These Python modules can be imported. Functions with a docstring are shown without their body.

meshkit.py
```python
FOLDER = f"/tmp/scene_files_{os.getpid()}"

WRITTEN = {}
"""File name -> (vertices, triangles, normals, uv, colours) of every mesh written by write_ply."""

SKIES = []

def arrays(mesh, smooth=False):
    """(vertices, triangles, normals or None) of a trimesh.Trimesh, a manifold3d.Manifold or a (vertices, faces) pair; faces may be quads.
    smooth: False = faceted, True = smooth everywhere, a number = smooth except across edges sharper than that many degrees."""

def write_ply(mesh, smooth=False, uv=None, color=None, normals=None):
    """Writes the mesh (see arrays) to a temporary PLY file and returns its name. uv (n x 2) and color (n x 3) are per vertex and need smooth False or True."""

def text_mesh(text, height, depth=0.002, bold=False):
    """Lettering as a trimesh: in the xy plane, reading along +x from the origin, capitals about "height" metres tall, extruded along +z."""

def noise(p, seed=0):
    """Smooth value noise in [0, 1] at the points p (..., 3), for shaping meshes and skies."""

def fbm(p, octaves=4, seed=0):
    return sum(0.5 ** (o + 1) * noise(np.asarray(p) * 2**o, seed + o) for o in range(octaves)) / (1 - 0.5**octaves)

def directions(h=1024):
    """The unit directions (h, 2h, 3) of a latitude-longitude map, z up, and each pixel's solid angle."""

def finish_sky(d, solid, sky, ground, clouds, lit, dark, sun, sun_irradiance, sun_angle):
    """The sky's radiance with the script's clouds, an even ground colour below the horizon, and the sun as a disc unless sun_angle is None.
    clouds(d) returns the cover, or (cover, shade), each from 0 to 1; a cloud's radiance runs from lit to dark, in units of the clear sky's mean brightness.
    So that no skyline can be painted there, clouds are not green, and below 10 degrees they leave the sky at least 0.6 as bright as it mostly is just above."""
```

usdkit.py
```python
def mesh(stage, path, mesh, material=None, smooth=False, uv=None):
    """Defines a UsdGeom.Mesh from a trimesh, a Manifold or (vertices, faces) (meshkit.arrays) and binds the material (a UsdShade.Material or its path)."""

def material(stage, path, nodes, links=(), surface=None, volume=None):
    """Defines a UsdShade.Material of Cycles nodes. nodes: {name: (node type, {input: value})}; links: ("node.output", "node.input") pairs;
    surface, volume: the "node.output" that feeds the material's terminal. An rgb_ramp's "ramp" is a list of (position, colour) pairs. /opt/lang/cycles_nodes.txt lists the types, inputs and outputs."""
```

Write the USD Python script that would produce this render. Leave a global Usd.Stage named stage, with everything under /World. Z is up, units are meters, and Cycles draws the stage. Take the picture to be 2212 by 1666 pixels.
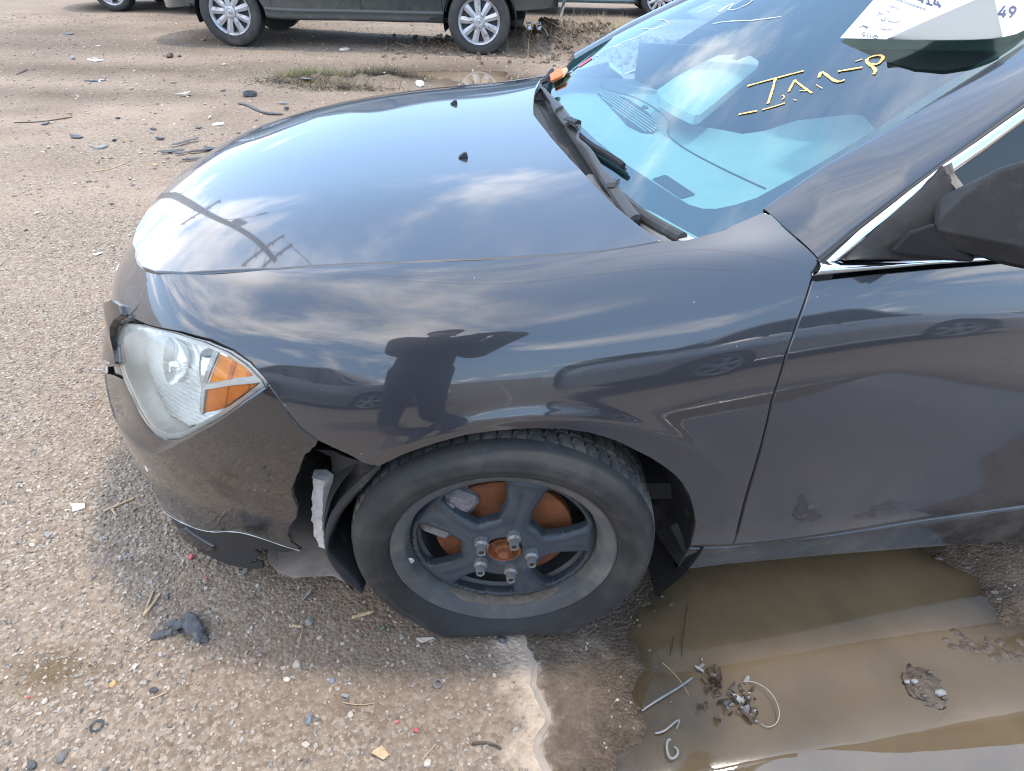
import math, random
import numpy as np, trimesh, usdkit, meshkit
from pxr import Usd, UsdGeom, UsdLux, UsdShade, Gf, Sdf, Vt
from scipy.interpolate import RectBivariateSpline, CubicSpline, PchipInterpolator
from scipy.spatial import Delaunay, cKDTree
import shapely
from shapely.geometry import Polygon, LineString, Point
from shapely.ops import unary_union

stage = Usd.Stage.CreateInMemory()
UsdGeom.SetStageUpAxis(stage, 'Z')
UsdGeom.Xform.Define(stage, '/World')
UsdGeom.Scope.Define(stage, '/World/Looks')
rng = np.random.default_rng(7)
random.seed(7)

# ------------------------------------------------------------------ camera
CAM = np.array([-.0703, -.8668, 1.3758])
YAW, PIT, ROL, FPX = .0881, -.6302, .0348, 1380.0      # the photograph measured on a 2212 x 1666 grid
EXPOSURE = 0.50
def _basis():
    fw = np.array([math.sin(YAW)*math.cos(PIT), math.cos(YAW)*math.cos(PIT), math.sin(PIT)])
    r = np.array([math.cos(YAW), -math.sin(YAW), 0.0]); u = np.cross(r, fw)
    return r*math.cos(ROL)+u*math.sin(ROL), -r*math.sin(ROL)+u*math.cos(ROL), fw
RT, UP, FW = _basis()
cam = UsdGeom.Camera.Define(stage, '/World/camera')
cam.CreateHorizontalApertureAttr(36.0)
cam.CreateVerticalApertureAttr(36.0*771/1024)
cam.CreateFocalLengthAttr(36.0*FPX/2212)
cam.CreateClippingRangeAttr((0.02, 5000.0))
cam.CreateExposureAttr(EXPOSURE)
cam.AddTransformOp().Set(Gf.Matrix4d(*RT, 0, *UP, 0, *(-FW), 0, *CAM, 1))

# ------------------------------------------------------------------ sky and sun
TO_SUN = np.array([.34, .11, 1.0]); TO_SUN /= np.linalg.norm(TO_SUN)
SUN_EL = math.asin(TO_SUN[2]); SUN_ROT = math.atan2(TO_SUN[0], TO_SUN[1])
SKY_STRENGTH, SUN_INT = 0.15, 0.62
CLOUD_LIT, CLOUD_SHADE = (21.5, 20.8, 20.8), (13.0, 12.9, 13.4)
def M(name, nodes, links, surface='p.BSDF', volume=None):
    return usdkit.material(stage, '/World/Looks/'+name, nodes, links, surface=surface, volume=volume)
sky_m = M('sky_look', {
    'tc': ('texture_coordinate', {}), 'sep': ('separate_xyz', {}),
    'zc': ('math', {'math_type': 'maximum', 'value2': 0.0}), 'zz': ('math', {'math_type': 'add', 'value2': 0.16}),
    'dx': ('math', {'math_type': 'divide'}), 'dy': ('math', {'math_type': 'divide'}), 'cv': ('combine_xyz', {'z': 3.7}),
    'mp': ('mapping', {'rotation': (0, 0, 0.5), 'scale': (1.0, 0.55, 1.0), 'location': (6.1, 14.2, 0)}),
    'n1': ('noise_texture', {'scale': 1.0, 'detail': 10.0, 'roughness': 0.6, 'distortion': 0.35}),
    'n2': ('noise_texture', {'scale': 3.1, 'detail': 6.0, 'roughness': 0.6}),
    'cov': ('map_range', {'range_type': 'smoothstep', 'from_min': 0.50, 'from_max': 0.655, 'to_min': 0.0, 'to_max': 1.0}),
    'shd': ('map_range', {'range_type': 'smoothstep', 'from_min': 0.35, 'from_max': 0.7, 'to_min': 0.0, 'to_max': 1.0}),
    'cc': ('mix_color', {'a': CLOUD_LIT, 'b': CLOUD_SHADE, 'use_clamp': False}),
    'sky': ('sky_texture', {'sky_type': 'single_scattering', 'sun_disc': False, 'sun_elevation': SUN_EL, 'sun_rotation': SUN_ROT,
                            'air_density': 1.0, 'aerosol_density': 1.0, 'ozone_density': 2.0}),
    'veil': ('mix_color', {'fac': .42, 'b': (8.5, 13.5, 21.0), 'use_clamp': False}), 'mx': ('mix_color', {'use_clamp': False}), 'bg': ('background_shader', {'strength': SKY_STRENGTH})},
    [('tc.generated', 'sep.vector'), ('sep.z', 'zc.value1'), ('zc.value', 'zz.value1'), ('sep.x', 'dx.value1'), ('zz.value', 'dx.value2'),
     ('sep.y', 'dy.value1'), ('zz.value', 'dy.value2'), ('dx.value', 'cv.x'), ('dy.value', 'cv.y'), ('cv.vector', 'mp.vector'),
     ('mp.vector', 'n1.vector'), ('mp.vector', 'n2.vector'), ('n1.fac', 'cov.value'), ('n2.fac', 'shd.value'), ('shd.result', 'cc.fac'),
     ('cov.result', 'mx.fac'), ('sky.color', 'veil.a'), ('veil.result', 'mx.a'), ('cc.result', 'mx.b'), ('mx.result', 'bg.color')], surface='bg.background')
dome = UsdLux.DomeLight.Define(stage, '/World/sky')
UsdShade.MaterialBindingAPI.Apply(dome.GetPrim()).Bind(sky_m)
dome.GetPrim().SetCustomDataByKey('kind', 'structure')
sun = UsdLux.DistantLight.Define(stage, '/World/sun')
sun.CreateIntensityAttr(SUN_INT); sun.CreateAngleAttr(6.0); sun.CreateColorAttr(Gf.Vec3f(1, .91, .79))
sun.GetPrim().CreateAttribute('inputs:normalize', Sdf.ValueTypeNames.Bool).Set(True)
_z = Gf.Vec3d(*map(float, TO_SUN)); _x = Gf.Cross(Gf.Vec3d(0, 1, 0), _z).GetNormalized(); _y = Gf.Cross(_z, _x)
sun.AddTransformOp().Set(Gf.Matrix4d(*_x, 0, *_y, 0, *_z, 0, 0, 0, 10, 1))

# ------------------------------------------------------------------ measuring: photo grid -> metres
def proj(X):
    d = np.asarray(X, float)-CAM; z = d@FW
    return np.stack([1106+FPX*(d@RT)/z, 833-FPX*(d@UP)/z], -1)
def ray(p):
    p = np.asarray(p, float)
    return FW+RT*((p[..., :1]-1106)/FPX)+UP*((833-p[..., 1:2])/FPX)
def at(px, py, x=None, y=None, z=None):
    d = ray(np.array([px, py]))
    for k, v in enumerate((x, y, z)):
        if v is not None:
            return CAM+d*(v-CAM[k])/d[k]
FR = {'C3': (300, 1100, .7804), 'C4': (1300, 1600, .7233), 'C5': (0, 1900, .9946), 'C6': (2100, 2000, .8951), 'C2': (2040, 0, .9222),
      'C8': (3000, 700, .5403), 'D1': (600, 0, .4521), 'D2': (1500, 0, .4521), 'D3': (3200, 0, .3978), 'D4': (0, 0, .4069), 'D5': (1950, 200, .4802),
      'D6': (3500, 600, .3602), 'E1': (2880, 100, .6003), 'E2': (2200, 0, .5425), 'E3': (350, 1200, .4202), 'E4': (350, 600, .4202),
      'E5': (900, 1700, .4802), 'E6': (1500, 1850, .4973), 'C1': (0, 0, .9222), 'F': (0, 0, 1.8445)}
def px(frame, pts):
    ox, oy, s = FR[frame]
    return (np.array(pts, float)*s+(ox, oy))/1.84448

# ------------------------------------------------------------------ prims
_used = {}
def _path(parent, name):
    n = _used.get((parent, name), 0); _used[(parent, name)] = n+1
    return f'{parent}/{name}' if n == 0 else f'{parent}/{name}_{n:03d}'
def keys(prim, label=None, cat=None, group=None, kind=None):
    for k, v in (('label', label), ('category', cat), ('group', group), ('kind', kind)):
        if v: prim.SetCustomDataByKey(k, v)
def xf(name, label, cat, loc=(0, 0, 0), rz=0.0, group=None):
    p = _path('/World', name); x = UsdGeom.Xform.Define(stage, p)
    x.AddTranslateOp().Set(Gf.Vec3d(*map(float, loc)))
    if rz: x.AddRotateZOp().Set(math.degrees(rz))
    keys(x.GetPrim(), label, cat, group); return p
def defmesh(p, v, f, n=None, mat=None, attr=None):
    v, f = np.asarray(v, np.float32), np.asarray(f, np.int32)
    m = UsdGeom.Mesh.Define(stage, p)
    m.CreatePointsAttr(Vt.Vec3fArray.FromNumpy(np.ascontiguousarray(v)))
    m.CreateFaceVertexCountsAttr(Vt.IntArray.FromNumpy(np.full(len(f), f.shape[1], np.int32)))
    m.CreateFaceVertexIndicesAttr(Vt.IntArray.FromNumpy(np.ascontiguousarray(f).ravel()))
    m.CreateSubdivisionSchemeAttr('none')
    if n is not None:
        m.CreateNormalsAttr(Vt.Vec3fArray.FromNumpy(np.ascontiguousarray(n, np.float32))); m.SetNormalsInterpolation('vertex')
    for k, a in (attr or {}).items():
        UsdGeom.PrimvarsAPI(m).CreatePrimvar(k, Sdf.ValueTypeNames.FloatArray, 'vertex').Set(Vt.FloatArray.FromNumpy(np.asarray(a, np.float32)))
    if mat is not None: UsdShade.MaterialBindingAPI.Apply(m.GetPrim()).Bind(mat)
    return m
def part(parent, name, mesh, mat, smooth=30, label=None):
    """mesh: trimesh / (v, f) / (v, f, n)"""
    p = _path(parent, name)
    if isinstance(mesh, tuple) and len(mesh) == 3: defmesh(p, *mesh, mat)
    else: usdkit.mesh(stage, p, mesh, mat, smooth=smooth)
    if label: stage.GetPrimAtPath(p).SetCustomDataByKey('label', label)
    return p
def single(name, label, cat, mesh, mat, loc=(0, 0, 0), smooth=30, group=None, kind=None, rz=0):
    """a thing that is one mesh (its points relative to loc)"""
    p = part('/World', name, mesh, mat, smooth)
    g = UsdGeom.Mesh.Get(stage, p)
    if any(loc): g.AddTranslateOp().Set(Gf.Vec3d(*map(float, loc)))
    if rz: g.AddRotateZOp().Set(math.degrees(rz))
    keys(g.GetPrim(), label, cat, group, kind); return p
def cat(*ms):
    vs, fs, o = [], [], 0
    for m in ms:
        if isinstance(m, tuple): v, f = np.asarray(m[0]), np.asarray(m[1])
        else: v, f = np.asarray(m.vertices), np.asarray(m.faces)
        if f.shape[1] == 4: f = np.vstack([f[:, [0, 1, 2]], f[:, [0, 2, 3]]])
        vs.append(v); fs.append(f+o); o += len(v)
    return np.vstack(vs), np.vstack(fs)
def box(size, c=(0, 0, 0), rz=0, bev=0):
    if bev:
        s = np.array(size)/2; pts = []
        for a in np.ndindex(2, 2, 2):
            q = np.array(a)*2-1
            for k in range(3):
                w = q*(s-bev); w[k] = q[k]*s[k]; pts.append(w)
        m = trimesh.convex.convex_hull(np.array(pts))
    else: m = trimesh.creation.box(size)
    if rz: m.apply_transform(trimesh.transformations.rotation_matrix(rz, [0, 0, 1]))
    m.apply_translation(c); return m
def tube(pts, r, sides=8, cap=True, flat=None):
    """tube along a polyline; r scalar or per point; flat=(normal, ratio) squashes it along a normal"""
    p = np.asarray(pts, float); r = np.broadcast_to(r, (len(p),)).astype(float)
    t = np.gradient(p, axis=0); t /= np.linalg.norm(t, axis=1, keepdims=True)+1e-12
    ref = np.array(flat[0], float) if flat else (np.array([0, 0, 1.]) if abs(t[:, 2]).mean() < .8 else np.array([1., 0, 0]))
    a = np.cross(t, ref); a /= np.linalg.norm(a, axis=1, keepdims=True)+1e-12
    b = np.cross(a, t); k = flat[1] if flat else 1.0
    an = np.arange(sides)*2*np.pi/sides
    v = (p[:, None]+r[:, None, None]*(np.cos(an)[None, :, None]*a[:, None]+k*np.sin(an)[None, :, None]*b[:, None])).reshape(-1, 3)
    i, j = np.meshgrid(np.arange(len(p)-1), np.arange(sides), indexing='ij')
    q = np.stack([i*sides+j, i*sides+(j+1) % sides, (i+1)*sides+(j+1) % sides, (i+1)*sides+j], -1).reshape(-1, 4)
    f = np.vstack([q[:, [0, 2, 1]], q[:, [0, 3, 2]]])
    if cap:
        n = len(v); v = np.vstack([v, p[0], p[-1]]); e = (len(p)-1)*sides
        f = np.vstack([f, [[n, j, (j+1) % sides] for j in range(sides)], [[n+1, e+(j+1) % sides, e+j] for j in range(sides)]])
    return v, f
def spline(pts, n):
    p = np.asarray(pts, float); d = np.r_[0, np.cumsum(np.linalg.norm(np.diff(p, axis=0), axis=1))]
    return CubicSpline(d, p)(np.linspace(0, d[-1], n))
def resample(p, step, closed=True):
    p = np.asarray(p, float)
    if closed: p = np.vstack([p, p[:1]])
    out = []
    for a, b in zip(p[:-1], p[1:]):
        k = max(1, int(np.ceil(np.linalg.norm(b-a)/step)))
        out += [a+(b-a)*i/k for i in range(k)]
    if not closed: out.append(p[-1])
    return np.array(out)
def fill(poly, step, extra=None):
    """triangles of a 2-D shapely polygon (holes allowed) with an even inner grid; returns (pts, faces, rings)"""
    rings, pts = [], []
    for r in [poly.exterior, *poly.interiors]:
        q = resample(np.array(r.coords)[:-1], step*.7)
        rings.append(np.arange(len(q))+sum(map(len, pts))); pts.append(q)
    x0, y0, x1, y1 = poly.bounds
    gx, gy = np.meshgrid(np.arange(x0, x1+step, step), np.arange(y0, y1+step, step*.87))
    gx = gx+(np.arange(len(gx)) % 2)[:, None]*step/2
    g = np.stack([gx.ravel(), gy.ravel()], 1)
    g = g[shapely.contains_xy(poly.buffer(-.4*step), g[:, 0], g[:, 1])]
    P = np.vstack(pts+[g]); tri = Delaunay(P).simplices
    c = P[tri].mean(1); tri = tri[shapely.contains_xy(poly, c[:, 0], c[:, 1])]
    a, b, d = P[tri[:, 0]], P[tri[:, 1]], P[tri[:, 2]]
    ar = (b[:, 0]-a[:, 0])*(d[:, 1]-a[:, 1])-(b[:, 1]-a[:, 1])*(d[:, 0]-a[:, 0])
    tri = np.where((ar > 0)[:, None], tri, tri[:, [0, 2, 1]]); tri = tri[abs(ar) > 1e-9]
    return P, tri, rings

class Surf:
    """bicubic surface through a grid of points; u, v run in about metres"""
    def __init__(s, P, sign=1):
        P = np.asarray(P, float); s.P = P
        s.u = np.r_[0, np.cumsum(np.linalg.norm(np.diff(P, axis=0), axis=2).mean(1))]
        s.v = np.r_[0, np.cumsum(np.linalg.norm(np.diff(P, axis=1), axis=2).mean(0))]
        s.sp = [RectBivariateSpline(s.u, s.v, P[..., k], kx=3, ky=3) for k in range(3)]
        s.sign = sign; s.tree = None
    def ev(s, q):
        q = np.asarray(q, float); u = np.clip(q[:, 0], s.u[0], s.u[-1]); v = np.clip(q[:, 1], s.v[0], s.v[-1])
        return np.stack([k.ev(u, v) for k in s.sp], -1)
    def nrm(s, q):
        q = np.asarray(q, float); u = np.clip(q[:, 0], s.u[0], s.u[-1]); v = np.clip(q[:, 1], s.v[0], s.v[-1])
        a = np.stack([k.ev(u, v, dx=1) for k in s.sp], -1); b = np.stack([k.ev(u, v, dy=1) for k in s.sp], -1)
        n = np.cross(a, b)*s.sign
        return n/np.maximum(np.linalg.norm(n, axis=1, keepdims=True), 1e-9)
    def inv(s, pts):
        """photo grid points -> (u, v) on the surface"""
        pts = np.asarray(pts, float)
        if s.tree is None:
            U, V = np.meshgrid(np.linspace(s.u[0], s.u[-1], 420), np.linspace(s.v[0], s.v[-1], 160), indexing='ij')
            q = np.stack([U.ravel(), V.ravel()], 1); X = s.ev(q)
            ok = ((CAM-X)*s.nrm(q)).sum(1) > 0; ok &= (X-CAM)@FW > .1
            s.q = q[ok]; s.tree = cKDTree(proj(X[ok]))
        q = s.q[s.tree.query(pts)[1]].copy(); e = 1e-4
        for _ in range(12):
            p0 = proj(s.ev(q)); du = (proj(s.ev(q+[e, 0]))-p0)/e; dv = (proj(s.ev(q+[0, e]))-p0)/e
            r = pts-p0; det = du[:, 0]*dv[:, 1]-du[:, 1]*dv[:, 0]; det = np.where(abs(det) < 1e3, 1e12, det)
            st = np.stack([(r[:, 0]*dv[:, 1]-r[:, 1]*dv[:, 0])/det, (du[:, 0]*r[:, 1]-du[:, 1]*r[:, 0])/det], 1)
            q += np.clip(st, -.02, .02)
            q[:, 0] = np.clip(q[:, 0], s.u[0], s.u[-1]); q[:, 1] = np.clip(q[:, 1], s.v[0], s.v[-1])
        return q
    def pix(s, frame, pts, off=0.0):
        q = s.inv(px(frame, pts)); return s.ev(q)+s.nrm(q)*off
    def grid(s, off=0.0):
        pass
def patch(S, uv, step=.012, off=0.0, flange=.012, disp=None, holes=(), edge=.0015):
    """the piece of S inside the outline uv, offset along the normal, its edges rounded and turned in"""
    poly = Polygon(uv, holes).buffer(0)
    if poly.geom_type != 'Polygon': poly = max(poly.geoms, key=lambda g: g.area)
    P, T, rings = fill(poly, step)
    X, N = S.ev(P), S.nrm(P)
    if disp is not None: X = X+N*disp(P, X)[:, None]
    X = X+N*off
    a, b, c = X[T[:, 0]], X[T[:, 1]], X[T[:, 2]]
    if disp is not None:
        fn = np.cross(b-a, c-a); nn = np.zeros_like(X)
        for k in range(3): np.add.at(nn, T[:, k], fn)
        nn /= np.maximum(np.linalg.norm(nn, axis=1, keepdims=True), 1e-12)
        if (nn*N).sum() < 0: nn = -nn
        N = nn
    if (np.cross(b-a, c-a)*N[T[:, 0]]).sum() < 0: T = T[:, [0, 2, 1]]; flip = True
    else: flip = False
    V, F, NN = [X], [T], [N]; o = len(X)
    if flange:
        for r in rings:
            B, n = X[r], N[r]; t = np.roll(B, -1, 0)-np.roll(B, 1, 0)
            out = np.cross(t, n); out /= np.maximum(np.linalg.norm(out, axis=1, keepdims=True), 1e-12)
            ctr = P[r]; nx = np.roll(ctr, -1, 0); area = (ctr[:, 0]*nx[:, 1]-nx[:, 0]*ctr[:, 1]).sum()
            if (area < 0) != flip: out = -out
            if r is not rings[0] and not np.array_equal(r, rings[0]): out = out  # orientation handled by the ring's own direction
            r1 = B+out*edge-n*edge; r2 = r1-n*flange
            m = len(r)
            V += [B, r1, r2]; NN += [n, (n+out)/1.414, out]
            i = np.arange(m); j = (i+1) % m
            for k in range(2):
                q = np.stack([o+k*m+i, o+k*m+j, o+(k+1)*m+j, o+(k+1)*m+i], 1)
                tri = np.vstack([q[:, [0, 1, 2]], q[:, [0, 2, 3]]])
                AV = np.vstack(V); fn = np.cross(AV[tri[:, 1]]-AV[tri[:, 0]], AV[tri[:, 2]]-AV[tri[:, 0]])
                AN = np.vstack(NN)
                if (fn*AN[tri[:, 0]]).sum() < 0: tri = tri[:, [0, 2, 1]]
                F.append(tri)
            o += 3*m
    return np.vstack(V), np.vstack(F), np.vstack(NN)
def loft(curves, n=60, m=None, flip=False):
    """surface through curves (each a polyline), resampled to n points; returns (v, f)"""
    C = []
    for c in curves:
        c = np.asarray(c, float); d = np.r_[0, np.cumsum(np.linalg.norm(np.diff(c, axis=0), axis=1))]
        C.append(np.stack([np.interp(np.linspace(0, d[-1], n), d, c[:, k]) for k in range(3)], -1))
    C = np.array(C)
    if m and len(C) > 2:
        tt = np.linspace(0, len(C)-1, m); C = CubicSpline(np.arange(len(C)), C)(tt)
    k = len(C); i, j = np.meshgrid(np.arange(k-1), np.arange(n-1), indexing='ij')
    q = np.stack([i*n+j, i*n+j+1, (i+1)*n+j+1, (i+1)*n+j], -1).reshape(-1, 4)
    if flip: q = q[:, ::-1]
    return C.reshape(-1, 3), q
def solid(sheet, th, towards):
    """gives a sheet (v, quads or triangles) a thickness along a vector"""
    v, f = np.asarray(sheet[0]), np.asarray(sheet[1])
    if f.shape[1] == 4: f = np.vstack([f[:, [0, 1, 2]], f[:, [0, 2, 3]]])
    w = v+np.asarray(towards)*th; n = len(v)
    e = np.vstack([f[:, [0, 1]], f[:, [1, 2]], f[:, [2, 0]]]); s = set(map(tuple, e))
    b = np.array([x for x in map(tuple, e) if (x[1], x[0]) not in s])
    side = np.vstack([np.stack([b[:, 0], b[:, 0]+n, b[:, 1]+n], 1), np.stack([b[:, 0], b[:, 1]+n, b[:, 1]], 1)])
    m = trimesh.Trimesh(np.vstack([v, w]), np.vstack([f, f[:, ::-1]+n, side]), process=False)
    m.fix_normals(); return m
def mirror(m, yc=.893):
    v = np.array(m[0]); v[:, 1] = 2*yc-v[:, 1]; f = np.asarray(m[1])[:, ::-1]
    if len(m) == 3:
        n = np.array(m[2]); n[:, 1] *= -1; return v, f, n
    return v, f
def revolve(prof, n=96, axis='y', a0=0.0):
    """profile [(radius, along)] revolved about an axis through the origin"""
    p = np.asarray(prof, float); an = np.arange(n)*2*np.pi/n+a0
    x, z = np.outer(np.cos(an), p[:, 0]), np.outer(np.sin(an), p[:, 0]); y = np.broadcast_to(p[:, 1], x.shape)
    v = np.stack([x, y, z] if axis == 'y' else [x, z, y], -1).reshape(-1, 3); k = len(p)
    i, j = np.meshgrid(np.arange(n), np.arange(k-1), indexing='ij')
    q = np.stack([i*k+j, ((i+1) % n)*k+j, ((i+1) % n)*k+j+1, i*k+j+1], -1).reshape(-1, 4)
    return v, (q if axis != 'y' else q[:, ::-1])
# ------------------------------------------------------------------ materials
def plain(name, col, rough=.5, metal=0.0, coat=0.0, var=.12, scale=30.0, bump=0.0, bscale=200.0, spec=.5, ior=1.5, obj=False, coat_rough=.03, dirt=None, **kw):
    """a principled material whose colour wanders a little with an even 3-D noise; dirt = (colour, scale, from, to, roughness)"""
    c = np.array(col, float)
    n = {'g': ('geometry', {}), 'n': ('noise_texture', {'scale': scale, 'detail': 5.0, 'roughness': .6}),
         'r': ('rgb_ramp', {'ramp': [(.3, tuple(c*(1-var))), (.7, tuple(np.minimum(c*(1+var), 1)))]}),
         'p': ('principled_bsdf', {'roughness': rough, 'metallic': metal, 'specular_ior_level': spec, 'ior': ior, **kw})}
    l = [('g.position', 'n.vector'), ('n.fac', 'r.fac')]
    if coat: n['p'][1].update(coat_weight=coat, coat_roughness=coat_rough)
    if obj:
        n['oi'] = ('object_info', {}); n['hv'] = ('math', {'math_type': 'multiply_add', 'value2': .55, 'value3': .72})
        n['mu'] = ('mix_color', {'blend_type': 'multiply', 'fac': 1.0, 'use_clamp': False}); n['cx'] = ('combine_color', {})
        l += [('oi.random', 'hv.value1'), ('hv.value', 'cx.r'), ('hv.value', 'cx.g'), ('hv.value', 'cx.b'), ('r.color', 'mu.a'), ('cx.color', 'mu.b')]
        src = 'mu.result'
    else: src = 'r.color'
    if dirt:
        dc, ds, d0, d1, dr = dirt
        n['dn'] = ('noise_texture', {'scale': ds, 'detail': 7.0, 'roughness': .65})
        n['dm'] = ('map_range', {'range_type': 'smoothstep', 'from_min': d0, 'from_max': d1, 'to_min': 0.0, 'to_max': 1.0})
        n['dx'] = ('mix_color', {'b': dc}); n['rx'] = ('mix_float', {'a': rough, 'b': dr})
        l += [('g.position', 'dn.vector'), ('dn.fac', 'dm.value'), ('dm.result', 'dx.fac'), (src, 'dx.a'), ('dm.result', 'rx.fac'), ('rx.result', 'p.roughness')]
        src = 'dx.result'
    l.append((src, 'p.base_color'))
    if bump:
        n['bn'] = ('noise_texture', {'scale': bscale, 'detail': 6.0, 'roughness': .6}); n['b'] = ('bump', {'strength': bump, 'distance': .004})
        l += [('g.position', 'bn.vector'), ('bn.fac', 'b.height'), ('b.normal', 'p.normal')]
    return M(name, n, l)

def paint(name, col, dusty=.0, metal=.55, rough=.32):
    """metallic car paint under clear coat with fine chips, faint scratches and road dust low down"""
    c = np.array(col, float)
    n = {'g': ('geometry', {}), 'sx': ('separate_xyz', {}),
         'vo': ('voronoi_texture', {'scale': 38.0}), 'chip': ('map_range', {'from_min': .035, 'from_max': .02, 'to_min': 0.0, 'to_max': 1.0, 'clamp': True}),
         'vc': ('separate_color', {}), 'few': ('math', {'math_type': 'greater_than', 'value2': .93}), 'cm': ('math', {'math_type': 'multiply'}),
         'dn': ('noise_texture', {'scale': 9.0, 'detail': 8.0, 'roughness': .68}),
         'dz': ('map_range', {'range_type': 'smoothstep', 'from_min': .62, 'from_max': .15, 'to_min': 0.0, 'to_max': 1.0, 'clamp': True}),
         'dm': ('map_range', {'range_type': 'smoothstep', 'from_min': .42, 'from_max': .72, 'to_min': 0.0, 'to_max': 1.0, 'clamp': True}),
         'dd': ('math', {'math_type': 'multiply'}), 'ds': ('math', {'math_type': 'multiply', 'value2': dusty}),
         'c1': ('mix_color', {'a': tuple(c), 'b': (.55, .54, .53)}), 'c2': ('mix_color', {'b': (.15, .13, .11)}),
         'ro': ('mix_float', {'a': rough, 'b': .6}), 'me': ('mix_float', {'a': metal, 'b': 0.0}), 'cw': ('mix_float', {'a': 1.0, 'b': .35}), 'cr': ('mix_float', {'a': .034, 'b': .25}),
         'p': ('principled_bsdf', {'coat_weight': 1.0, 'coat_roughness': .035, 'coat_ior': 1.75})}
    l = [('g.position', 'vo.vector'), ('vo.distance', 'chip.value'), ('vo.color', 'vc.color'), ('vc.r', 'few.value1'), ('chip.result', 'cm.value1'), ('few.value', 'cm.value2'),
         ('g.position', 'sx.vector'), ('sx.z', 'dz.value'), ('g.position', 'dn.vector'), ('dn.fac', 'dm.value'), ('dz.result', 'dd.value1'), ('dm.result', 'dd.value2'),
         ('dd.value', 'ds.value1'), ('cm.value', 'c1.fac'), ('c1.result', 'c2.a'), ('ds.value', 'c2.fac'), ('c2.result', 'p.base_color'),
         ('ds.value', 'ro.fac'), ('ro.result', 'p.roughness'), ('ds.value', 'me.fac'), ('me.result', 'p.metallic'), ('ds.value', 'cw.fac'), ('cw.result', 'p.coat_weight'),
         ('ds.value', 'cr.fac'), ('cr.result', 'p.coat_roughness')]
    return M(name, n, l)

def glass(name, tint, gloss=1.0, ior=1.52):
    return M(name, {'ge': ('geometry', {}), 'io': ('map_range', {'from_min': 0.0, 'from_max': 1.0, 'to_min': ior, 'to_max': 1/ior}), 'f': ('fresnel', {'IOR': ior}), 't': ('transparent_bsdf', {'color': tint}), 'g': ('glossy_bsdf', {'color': gloss if np.ndim(gloss) else (gloss,)*3, 'roughness': 0.0}),
                    'm': ('mix_closure', {})}, [('ge.backfacing', 'io.value'), ('io.result', 'f.IOR'), ('f.fac', 'm.fac'), ('t.BSDF', 'm.closure1'), ('g.BSDF', 'm.closure2')], surface='m.closure')

K = {}
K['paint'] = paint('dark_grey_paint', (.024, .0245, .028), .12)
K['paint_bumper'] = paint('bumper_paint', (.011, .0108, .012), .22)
K['glass'] = glass('windscreen_glass', (.52, .80, .78), (.88, .96, 1.0), 2.3)
K['side_glass'] = glass('side_glass', (.04, .065, .07), 1.0, 1.6)
K['frit'] = plain('black_glass_band', (.006, .006, .007), .35, coat=0)
K['black_gloss'] = plain('gloss_black_plastic', (.005, .005, .006), .10, coat=.15)
K['paper_back'] = plain('paper_back', (.20, .20, .185), .8, var=.02)  # back of the curled flap; its shade is put into this darker grey
K['arm'] = plain('grey_wiper_arm', (.048, .048, .048), .45, spec=.3, bump=.15, bscale=900)
K['black'] = plain('black_plastic', (.013, .013, .014), .45, spec=.3, bump=.15, bscale=900, dirt=((.075, .068, .060), 14, .55, .85, .8))
K['black_matt'] = plain('matt_black_plastic', (.010, .010, .011), .6, spec=.22, bump=.25, bscale=1500)
K['mirror_black'] = plain('weathered_mirror_plastic', (.014, .0135, .0135), .42, spec=.3, bump=.22, bscale=1300, dirt=((.040, .037, .034), 22, .45, .85, .62))
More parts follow.
